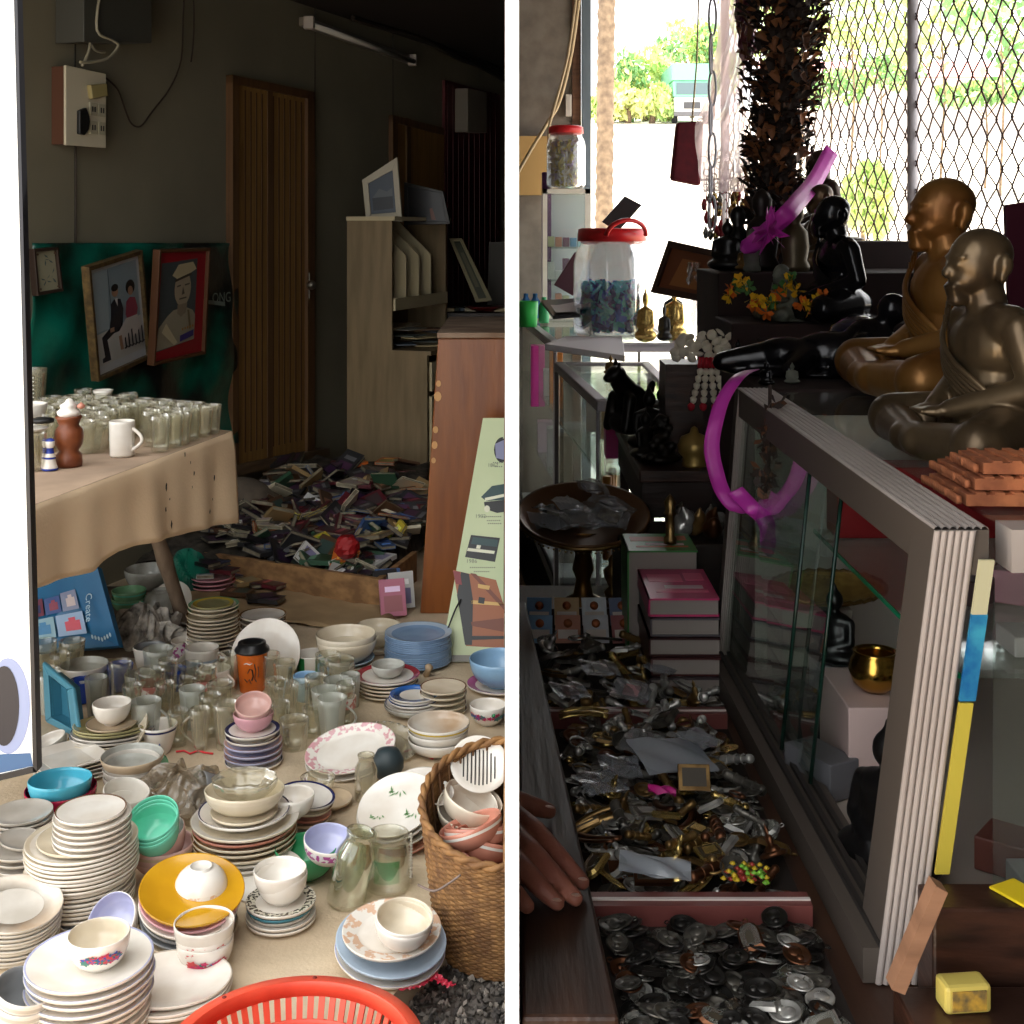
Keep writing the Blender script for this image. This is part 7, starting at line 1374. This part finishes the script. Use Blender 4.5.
m = MB(); m.box((.36,1.165,TB+.001),(.56,1.23,.785)); m.obj('wooden_slab', M_dkb, label='low dark wooden slab at the near corner under the yellow amulet box', cat='slab', bevel=.003)
sbox('yellow_card', .475,.51,1.237,1.283,.8555,.8585,(224,196,30),'bright yellow card lying on the dark wooden box','card',rz=.5)
# --- clay tiles on the case
M_tile = mat('terracotta',(186,112,70),.8,c2=(140,80,50),scale=30,bump=.3,bscale=60)
tl = MB(); k = 7
tl.box((-.09,-.02,0),(.10,.02,.012))
for i in range(6): tl.tube([(-.095,-.0165+.0066*i,.006),(-.10,-.0165+.0066*i,.006)], .005, n=6)
for i in range(9): tl.box((-.08+.02*i,-.021,.012),(-.07+.02*i,.021,.0145))
tm_ = tl.mesh('clay_tile', [M_tile])
k = 0
for lay in range(3):
    for j in range(3 if lay < 2 else 2):
        p = Vector((.575+.012*lay, 1.40+.047*j+.008*lay, 1.206+.0155*lay)); ob('clay_tile', tm_, None, p, (0,0,.06*(k%3)-.05), label='carved terracotta bar tile, %s layer, %s row from the fluted post' % (['bottom','middle','top'][lay], ['first','second','third'][j]), cat='tile'); k += 1
# --- statues
def monk(s, mt, loc, rz, label, robe=None, bend=0, hair=None, voxel=.0034):
    L = [ell((.0,0,.04),(.07,.085,.042)), ell((-.005,0,.09),(.05,.06,.05)), ell((-.008,0,.145),(.048,.068,.048)), cap((-.008,-.055,.172),(-.008,.055,.172),.028,.028), cap((-.010,0,.182),(-.016,0,.218),.028,.025),
         ell((-.022,0,.252),(.041,.034,.043)), ell((-.036,0,.232),(.027,.025,.022)), ell((-.018,0,.262),(.040,.035,.034)),
         cap((-.058,0,.252),(-.066,0,.238),.005,.0075), ell((-.060,0,.2205),(.009,.016,.0045)), ell((-.058,0,.2125),(.009,.014,.0045)), ell((-.052,0,.203),(.014,.014,.009)), ell((-.054,0,.224),(.011,.013,.003)), ell((-.054,0,.2585),(.010,.026,.004)), ell((-.058,.012,.249),(.005,.007,.004)), ell((-.058,-.012,.249),(.005,.007,.004))]
    for sg in (-1,1):
        L += [cap((.0,sg*.05,.04),(-.085,sg*.125,.035),.042,.034), cap((-.085,sg*.125,.032),(-.115,-sg*.02,.026),.030,.020), ell((-.006,sg*.0375,.249),(.010,.009,.015), rotm('Z',sg*18)), ell((-.010,sg*.037,.233),(.006,.0065,.009)),
              cap((-.006,sg*.072,.168),(.004,sg*.096,.098),.024,.020), cap((.004,sg*.096,.098),(-.072,sg*.022,.066),.020,.013), ell((-.085,sg*.012,.062),(.020,.016,.008))]
        for f in range(4): L.append(cap((-.088+.0,sg*(.022-.006*f)-.0,.064),(-.108,sg*(.004-.007*f),.062),.0045,.0035))
    L += [ell((.0,0,.006),(.12,.15,.010))]
    me = skin('monk_statue', L, voxel, mt, smooth=2); R_ = Matrix.Rotation(rz,4,'Z'); e = empty('monk_statue', loc, label, 'statue', rot=(0,0,rz)); o = ob('body', me, e, scale=(s,s,s)); o.rotation_euler = (0,-bend,0)
    # robe edge across the chest and folds over the shoulder, raised bands
    for k in range(6):
        m = MB(); pts = []
        for i in range(15):
            t = i/14; a = -.3+2.9*t; y = .066*math.cos(a*1.0+.3)-.004*k; z = .186-.105*t-.009*k+(.012 if i == 0 else 0); zz = max(.0,(z-.09)/.09); rx = .053-.004*abs(zz-.5)
            yy = max(-.068,min(.068,y)); x = -.008-rx*math.sqrt(max(.05,1-(yy/.074)**2)); pts.append((x*s-.0015, yy*s, z*s))
        m.tube(pts, .0032*s if k else .0048*s, n=6, flat=.7); o2 = m.obj('robe_fold', robe or mt, e); o2.rotation_euler = (0,-bend,0)
    return e
M_gm = mat('monk_bronze',(112,94,70),.36,.65,c2=(70,56,42),scale=10); M_gm2 = mat('monk_gold',(150,108,56),.4,.55,c2=(110,66,26),scale=9); M_bl = mat('monk_black',(24,23,28),.22,.3,c2=(14,14,18),scale=10); M_gd = mat('robe_gold',(184,134,60),.35,.8)
monk(1.0, M_gm, (.625,1.68,1.207), .12, 'dark bronze bald monk statue seated nearest the camera on the case')
monk(1.2, M_gm2, (.70,2.08,1.2285), .05, 'golden bald monk statue seated behind the bronze one on the case', bend=-.05)
def step(x0,x1,y0,y1,z,label): m = MB(); m.box((x0,y0,.7465 if y0 < 2.77 else 0),(x1,y1,z)); return m.obj('altar_step', mat('altar_dark',(50,30,28),.8,c2=(34,20,20),scale=6), label=label, cat='altar step', bevel=.004)
step(.47,1.15,2.78,3.02,1.30,'dark cloth-covered altar step under the black monk statue'); step(.48,1.12,3.03,3.38,1.40,'dark altar step behind the black monk statue'); step(.62,1.08,3.39,3.8,1.47,'highest dark altar step before the wire fence'); step(.52,1.15,2.68,2.775,1.27,'narrow dark altar step in front of the black monk') ; step(.43,1.12,2.25,2.675,1.225,'low dark platform between the glass case and the altar steps')
monk(.93, M_bl, (.725,2.86,1.301), .1, 'glossy black monk statue seated on the altar step', voxel=.005)
monk(.72, mat('monk_aged',(120,92,60),.4,.5,c2=(70,58,48),scale=12), (.78,3.22,1.401), .0, 'aged brown and gold monk statue behind the black monk', voxel=.005)
monk(.85, mat('monk_dark',(66,50,40),.4,.5), (.87,3.6,1.471), .1, 'dark bald monk statue highest against the wire fence, pink ribbon before it', voxel=.005)
M_gs = mat('grey_stone',(120,122,110),.6,c2=(80,84,74),scale=20)
monk(.42, M_gs, (.60,2.86,1.301), .3, 'small grey-green stone monk on the altar step beside the black monk', voxel=.006)
def slender(x, yt, yb, D, z, mt, label):
    p = P(x,yb,D); p.z = z; H = P(x,yt,D).z-z; m = MB(); m.lathe([(0,0),(H*.2,0),(H*.21,H*.08),(H*.17,H*.16),(H*.2,H*.34),(H*.18,H*.56),(H*.1,H*.64),(H*.075,H*.68),(H*.12,H*.76),(H*.125,H*.86),(H*.08,H*.95),(0,H)], 24, sy=.75); return m.obj('standing_figurine', mt, loc=p, label=label, cat='figurine')
slender(795,200,262,3.1,1.401,mat('olive_bronze',(92,80,58),.4,.4),'smooth olive standing figurine beside the pink ribbon'); slender(762,188,250,3.2,1.401,mat('dark_bronze',(44,36,34),.4,.4),'dark slender standing figurine under the leaf garland'); slender(738,205,255,3.25,1.401,M_bk,'black slender figurine under the leaf garland, bag side'); slender(752,228,262,3.08,1.401,M_gs,'short stone figurine before the dark slender one')
seated(.12, M_bk, (.53,3.2,1.401), -.3, 'small black seated figure high under the plastic bag'); seated(.07, M_brs, (.56,3.1,1.401), -.3, 'tiny brass seated figure on the middle altar step')
# black reclining figure
L = [ell((0,0,.05),(.09,.05,.05)), ell((-.1,0,.045),(.07,.045,.042)), cap((-.15,0,.04),(-.24,-.01,.03),.035,.022), ell((.08,0,.07),(.06,.05,.06)), cap((.1,0,.1),(.12,-.01,.13),.025,.022), ell((.13,-.01,.15),(.035,.03,.035)), cap((.06,-.05,.08),(.0,-.08,.03),.022,.018), cap((-.06,-.03,.04),(-.1,-.09,.02),.03,.02), ell((0,0,.008),(.24,.08,.012))]
ob('reclining_statue', skin('reclining_statue', L, .006, M_bl), None, (.60,2.44,1.226), (0,0,-.12), scale=(.85,.85,.85), label='glossy black reclining statue on the low platform behind the case', cat='statue')
e = empty('alms_bowl', (.665,2.50,1.2262), 'dark blue glossy alms bowl with a speckled shine near the golden monk', 'bowl'); m = MB(); m.lathe([(0,0),(.04,0),(.06,.03),(.062,.06),(.05,.09),(.02,.108),(0,.11)],36); m.obj('bowl', mat('alms_blue',(16,20,50),.12,coat=.8), e); m = MB(); m.lathe([(.0625,.055),(.0645,.06),(.0625,.066)],36); m.obj('rim_band', M_bl, e)
for k,(x,y,z,h) in enumerate(((.455,2.62,1.2262,.05),(.50,2.32,1.2262,.035),(.45,2.30,1.2262,.04))): seated(h*1.0, M_bl if k != 1 else M_gs, (x,y,z), -.4*k, ['tiny black figure at the platform corner above the case rail','tiny grey figure beside the reclining statue','tiny black figure closest to the pink ribbon'][k])
# yellow and orange flower garland
r = random.Random(9); e = empty('flower_garland', (.56,2.95,1.30), 'yellow, orange and green artificial flower garland before the stone monk', 'garland')
fm = [mat('fl_yellow',(230,180,30),.6), mat('fl_orange',(226,110,30),.6), mat('fl_green',(70,120,60),.6)]
for k in range(26):
    m = MB(); x = -.10+.008*k; z = .045+.03*math.sin(k*.5)+r.uniform(0,.03)
    for i in range(10):
        mx = T(x,-.03+r.uniform(-.02,.02),z) @ Euler((r.random()*6,r.random()*6,r.random()*6)).to_matrix().to_4x4(); m.add([(0,0,0),(.012,.006,.003),(.018,0,.006),(.012,-.006,.003)],[(0,1,2,3)],0,mx)
    m.obj('flower', fm[k%3 if k%4 else 0], e, loc=(0,-.16,-.0))
# --- small altar table with dark figurines, jasmine garland
e = empty('altar_table', (.34,3.0,0), 'low dark wooden altar table with dark figurines before the glass counter', 'table')
m = MB(); m.box((-.075,-.30,.975),(.08,.34,1.0)); m.obj('table_top', M_dkb, e, bevel=.003); m = MB(); m.box((-.068,-.29,.90),(.076,.33,.975)); m.obj('apron', wood('apron_dark',(50,32,26),(34,22,18)), e)
for sx in (-.065,.05):
    for sy in (-.285,.30): m = MB(); m.box((sx,sy,0),(sx+.022,sy+.022,.90)); m.obj('leg', M_dkb, e)
ZT = 1.0015
M_dg = mat('dark_figure',(38,32,28),.4,.4,c2=(20,18,16),scale=20)
ob('guardian_figure', skin('guardian_figure', [ell((0,0,.03),(.05,.05,.03)), ell((.01,0,.075),(.042,.038,.05)), cap((0,0,.1),(-.035,-.01,.135),.03,.024), ell((-.045,-.012,.15),(.026,.024,.022)), ell((-.068,-.014,.142),(.014,.014,.012)), cap((-.03,.012,.165),(-.03,.014,.185),.009,.004), cap((-.05,-.03,.16),(-.05,-.034,.18),.008,.004), cap((-.02,-.035,.09),(-.035,-.04,.02),.016,.013), cap((-.02,.035,.09),(-.035,.04,.02),.016,.013), cap((.045,0,.06),(.07,0,.12),.014,.009)], .004, M_dg), None, (.285,3.17,ZT), (0,0,.5), label='dark crouching guardian beast at the far corner of the altar table', cat='figurine'); seated(.13, M_dg, (.315,2.98,ZT), .3, 'dark lumpy seated figure mid altar table'); seated(.10, M_dg, (.292,2.84,ZT), .8, 'dark small seated figure at the aisle edge of the altar table'); rq = random.Random(2); ob('filigree_ornament', skin('filigree_ornament', [ell((0,0,.012),(.045,.035,.012))]+[ell((rq.uniform(-.034,.034)*(1-k/40),rq.uniform(-.026,.026)*(1-k/40),.015+.0028*k),(.011,.011,.009)) for k in range(30)], .0025, M_dg, smooth=1), None, (.318,2.775,ZT), (0,0,.2), label='dark knobbly filigree ornament at the front of the altar table', cat='ornament'); seated(.12, M_dg, (.36,3.12,ZT), .1, 'dark seated figure behind the brass covered pot')
seated(.08, M_gold2, (.262,3.26,ZT), .2, 'little golden seated figure by the glass counter corner')
e = empty('covered_pot', (.385,2.745,ZT), 'brass covered pot with a ribbed foot on the altar table', 'pot'); m = MB(); m.lathe([(0,0),(.026,0),(.027,.006),(.024,.01),(.027,.014),(.024,.018),(.034,.03),(.036,.045),(.030,.055),(.026,.058)],32); m.obj('pot', mat('pot_brass',(176,146,84),.4,.6), e); m = MB(); m.lathe([(.032,.054),(.028,.062),(.01,.07),(.007,.08),(0,.085)],32); m.obj('lid', MATS['pot_brass'], e)
e = empty('garland_stand', (.42,2.90,ZT), 'striped dark wooden block under the white jasmine garland', 'stand'); m = MB(); m.box((-.085,-.06,0),(-.002,.06,.205)); m.obj('block', M_dkb, e)
M_jas = mat('jasmine',(226,216,196),.6); M_jr = mat('garland_red',(190,30,50),.6)
e = empty('jasmine_garland', (.385,2.80,1.22), 'white jasmine garland with red-tipped tassels draped over the block', 'garland'); c = e.location; r = random.Random(12)
def bud_(p, q, s, mi=0):
    m = MB(); m.tube([p, p.lerp(q,.3), p.lerp(q,.75), q], [s*.35,s,s*.8,s*.25], n=7); return m
for k in range(40):
    x = 674+60*(k/39)+r.uniform(-3,3); y = 346+7*math.sin(k)+r.uniform(-8,8); p = P(x,y,2.80)-c; q = p+Vector((r.uniform(-.012,.012),r.uniform(-.012,.0),r.uniform(-.016,.012))); bud_(p,q,.0125).obj('blossom', M_jas, e)
for j, x in enumerate((701,706,711,716)):
    for k in range(5): y = 368+7*k; xx = x+(x-708)*.25*k; bud_(P(xx,y,2.79)-c, P(xx+(x-708)*.2,y+8,2.79)-c, .008).obj('tassel_bud', M_jas, e)
    xx = x+(x-708)*1.4; bud_(P(xx,403,2.79)-c, P(xx,411,2.79)-c, .009).obj('tassel_tip', M_jr, e)
m = MB(); 
for k in range(6): m.tube([P(708,362,2.79)-c, P(700+3.4*k,358,2.78)-c, P(699+3.6*k,368,2.78)-c], .004, n=6)
m.obj('red_knot', M_jr, e)
# figures on the counter behind
for k,(x,yb,s,mt,lb_) in enumerate(((652,338,.14,M_gold2,'gilded slender figure beside the big candy jar'),(672,340,.10,M_bk,'black seated figure between gilded figures on the counter'),(690,338,.16,M_gold2,'gilded slender figure wrapped in clear film on the counter'),(700,330,.17,M_bk,'tall black figure beside the wrapped gilded one'),(655,345,.08,M_brs,'small brass figure before the gilded slender one'))):
    p = P(x,yb,4.4); p.z = 1.1215; seated(s*1.2, mt, (min(p.x-.02,.56),4.42+.03*k,1.1215), -.3, lb_).scale = (.55,.55,1)
p = G(627,368,1.06); seated(.055, M_brs, (.30,3.95,1.0615), -.4, 'small brass seated figure on the nearer glass counter')
drape('plastic_wrap', [(688,702,262),(686,708,280),(690,712,300),(692,710,325)], glass('wrap_clear',(220,220,224),.2,.08,.6,noise=20), 'clear film wrapped loosely round a figure on the counter', 'plastic wrap', 4.2, sub=8)
# pearly clusters hung near the bag: keyrings
r = random.Random(14)
for k in range(38):
    x = 712+r.uniform(-8,50); y = r.uniform(194,236); mt = r.choice([M_brs,M_sil,mat('kr_red',(170,40,50),.3),M_gold2]); m = MB(); m.tube([Vector((0,0,.12)),Vector((0,0,.02))], .0012, n=4); m.lathe([(0,-.02),(.006,-.014),(.009,0),(.005,.012),(0,.022)],10); m.tube([(.01*math.cos(t),0,.13+.01*math.sin(t)) for t in [2*PI*i/10 for i in range(10)]], .0012, n=4, closed=True)
    m.obj('keyring', mt, loc=P(x,y,3.75), label='dangling metal keyring under the hanging plastic bag', cat='keyring', group='keyrings under the plastic bag')
m = MB(); m.tube([P(700,180,3.75),P(770,176,3.75)], .003, n=5); m.obj('hanging_rod', M_sil, label='thin rod carrying the keyrings', cat='rod')
# --- pink ribbons
M_rib = mat('ribbon_pink',(214,70,190),.35,c2=(190,50,168),scale=10)
def ribbon(pts, w, label, wd=(0,0,1), extra=0):
    out = []
    for i in range(len(pts)-1):
        p0 = pts[max(i-1,0)]; p1 = pts[i]; p2 = pts[i+1]; p3 = pts[min(i+2,len(pts)-1)]
        for t in (0,.2,.4,.6,.8): out.append(.5*((2*p1)+(-p0+p2)*t+(2*p0-5*p1+4*p2-p3)*t*t+(-p0+3*p1-3*p2+p3)*t**3))
    out.append(pts[-1]); c = out[0].copy(); wd = Vector(wd).normalized(); m = MB(); n = len(out)
    def f(u, v): i = round(u*(n-1)); return out[i]-c+wd*(v-.5)*w*(1 if i < n-4 else (n-i)/4)+Vector((0,.004*math.sin(i*.9),0))
    m.grid(f, n, 4); return m.obj('ribbon', M_rib, loc=c, label=label, cat='ribbon', solid=.0012)
ribbon([P(832,150,3.45),P(815,180,3.3),P(795,205,3.0),P(775,225,2.98),P(755,242,2.98),P(742,252,3.0)], .042, 'wide pink ribbon slanting from the highest monk to the altar step', (.77,0,-.64))
ribbon([P(752,370,2.18),P(735,380,2.12),P(719,410,2.08),P(712,445,2.06),P(718,480,2.06),P(730,503,2.06),P(744,514,2.06)], .025, 'pink ribbon bowing out over the corner post of the case', (.95,0,.1))
ribbon([P(735,490,2.05),P(752,508,2.03),P(765,520,2.03),P(768,538,2.03),P(770,556,2.03)], .026, 'pink ribbon tail hanging below the bowed ribbon on the case', (.9,0,.4))
r = random.Random(4); m = MB(); c0 = P(768,232,2.95)
for k in range(18): 
    mx = Euler((r.random()*6,r.random()*6,r.random()*6)).to_matrix().to_4x4(); m.add([(0,0,0),(.03,.01,.004),(.06,0,.01),(.03,-.01,.004)],[(0,1,2,3)],0,mx)
m.obj('ribbon_bow', M_rib, loc=c0, label='spiky pink ribbon bow on the altar step', cat='ribbon')
# dark dried flower string on the case glass
e = empty('dried_garland', P(768,430,2.02), 'small dark dried garland hanging from the top rail of the case', 'garland'); c = e.location; r = random.Random(15); m = MB()
for k in range(90):
    y = r.uniform(398,492); mx = Matrix.Translation(P(770+r.uniform(-8,8)-(y-440)*.12,y,2.0)-c) @ Euler((r.random()*6,r.random()*6,r.random()*6)).to_matrix().to_4x4(); m.add([(0,0,0),(.012,.006,.003),(.02,0,.006),(.012,-.006,.003)],[(0,1,2,3)],r.randrange(2),mx)
m.tube([P(770,385,2.0)-c,P(768,490,2.0)-c], .003, n=5); m.obj('dried_flowers', [MATS['dry_dark'],MATS['dry_brown']], e, kind='stuff')
# --- the hand on the rail: fingers reach down-right over the wooden rail
M_sk = mat('skin_tone',(166,104,84),.5,c2=(146,86,70),scale=20,bump=.1,bscale=300)
hp_ = lambda x,y,d=0: G(x,y,.811+d)
def finger(pts, rs): return [cap(pts[i],pts[i+1],rs[i],rs[i+1]) for i in range(len(pts)-1)]
hc = hp_(530,860)
zr = .803
L = []
L += finger([hp_(512,800,.012),hp_(532,806,.008),hp_(549,811,.0)],[.0135,.0115,.0092])
L += finger([hp_(510,812,.02),hp_(536,832,.022),hp_(560,858,.012),hp_(582,882,-.001)],[.0135,.0122,.0105,.0085])
L += finger([hp_(508,832,.02),hp_(532,852,.022),hp_(556,878,.010),hp_(575,898,-.001)],[.0135,.0122,.0105,.0087])
L += finger([hp_(508,856,.018),hp_(524,870,.018),hp_(543,890,.008),hp_(557,903,-.001)],[.0128,.0115,.010,.0082])
L += finger([hp_(506,884,.012),hp_(516,894,.010),hp_(527,906,.004)],[.011,.0098,.008])
L += [ell(hp_(505,836,.012),(.02,.05,.02)), cap(hp_(508,806,.012),hp_(506,880,.008),.015,.014)]
me = skin('hand', [p_ for p_ in L], .0028, M_sk, smooth=3)
# the wrist ends flush with the partition it reaches past
import bmesh
b = bmesh.new(); b.from_mesh(me); bmesh.ops.bisect_plane(b, geom=b.verts[:]+b.edges[:]+b.faces[:], plane_co=(.0068,0,0), plane_no=(1,0,0), clear_inner=True); 
bmesh.ops.translate(b, verts=b.verts, vec=-hc); b.to_mesh(me); b.free()
e = empty('hand', hc, 'person\'s hand resting on the worn wooden rail of the amulet tray', 'person'); ob('hand_body', me, e)
M_nail = mat('nail',(206,160,140),.3)
for (x,y,z_,ang) in ((583,879,.0085,-.75),(576,895,.0087,-.75),(557,900,.008,-.75),(550,807,.009,-1.3)):
    p = hp_(x,y,z_)-hc; m = MB(); m.lathe([(0,.0012),(.0035,.0008),(.0045,0)],14,sy=1.35); m.obj('nail', M_nail, e, loc=p, rot=(-.25,0,ang))
# ------------------------------------------------------------------ camera, sky, sun
cam = bpy.data.cameras.new('camera'); co = bpy.data.objects.new('camera', cam); COL.objects.link(co); SC.camera = co
co.location = (0, 0, EYE); co.rotation_euler = (PI/2, 0, 0); cam.sensor_width = 36; cam.lens = 36*FP/1024; cam.shift_y = -(512-HY)/1024; cam.clip_start = .01; cam.clip_end = 500
w = bpy.data.worlds.new('sky'); SC.world = w; w.use_nodes = True; nt = w.node_tree; bg = nt.nodes['Background']; bg.inputs[0].default_value = (.97, .975, .97, 1); bg.inputs[1].default_value = 1.0
sun = bpy.data.lights.new('sun', 'SUN'); sun.energy = 5.5; sun.angle = .01; sun.color = (1, .96, .88); so = bpy.data.objects.new('sun', sun); COL.objects.link(so)
so.rotation_euler = Vector((-.12, -.52, -1)).to_track_quat('-Z', 'Y').to_euler()
SC.view_settings.view_transform = 'Standard'; SC.view_settings.look = 'None'; SC.view_settings.exposure = 1.82; SC.view_settings.gamma = 1
SC.view_settings.use_curve_mapping = False
SC.cycles.transparent_max_bounces = 24; SC.cycles.max_bounces = 8; SC.cycles.use_denoising = True; SC.cycles.sample_clamp_indirect = 4
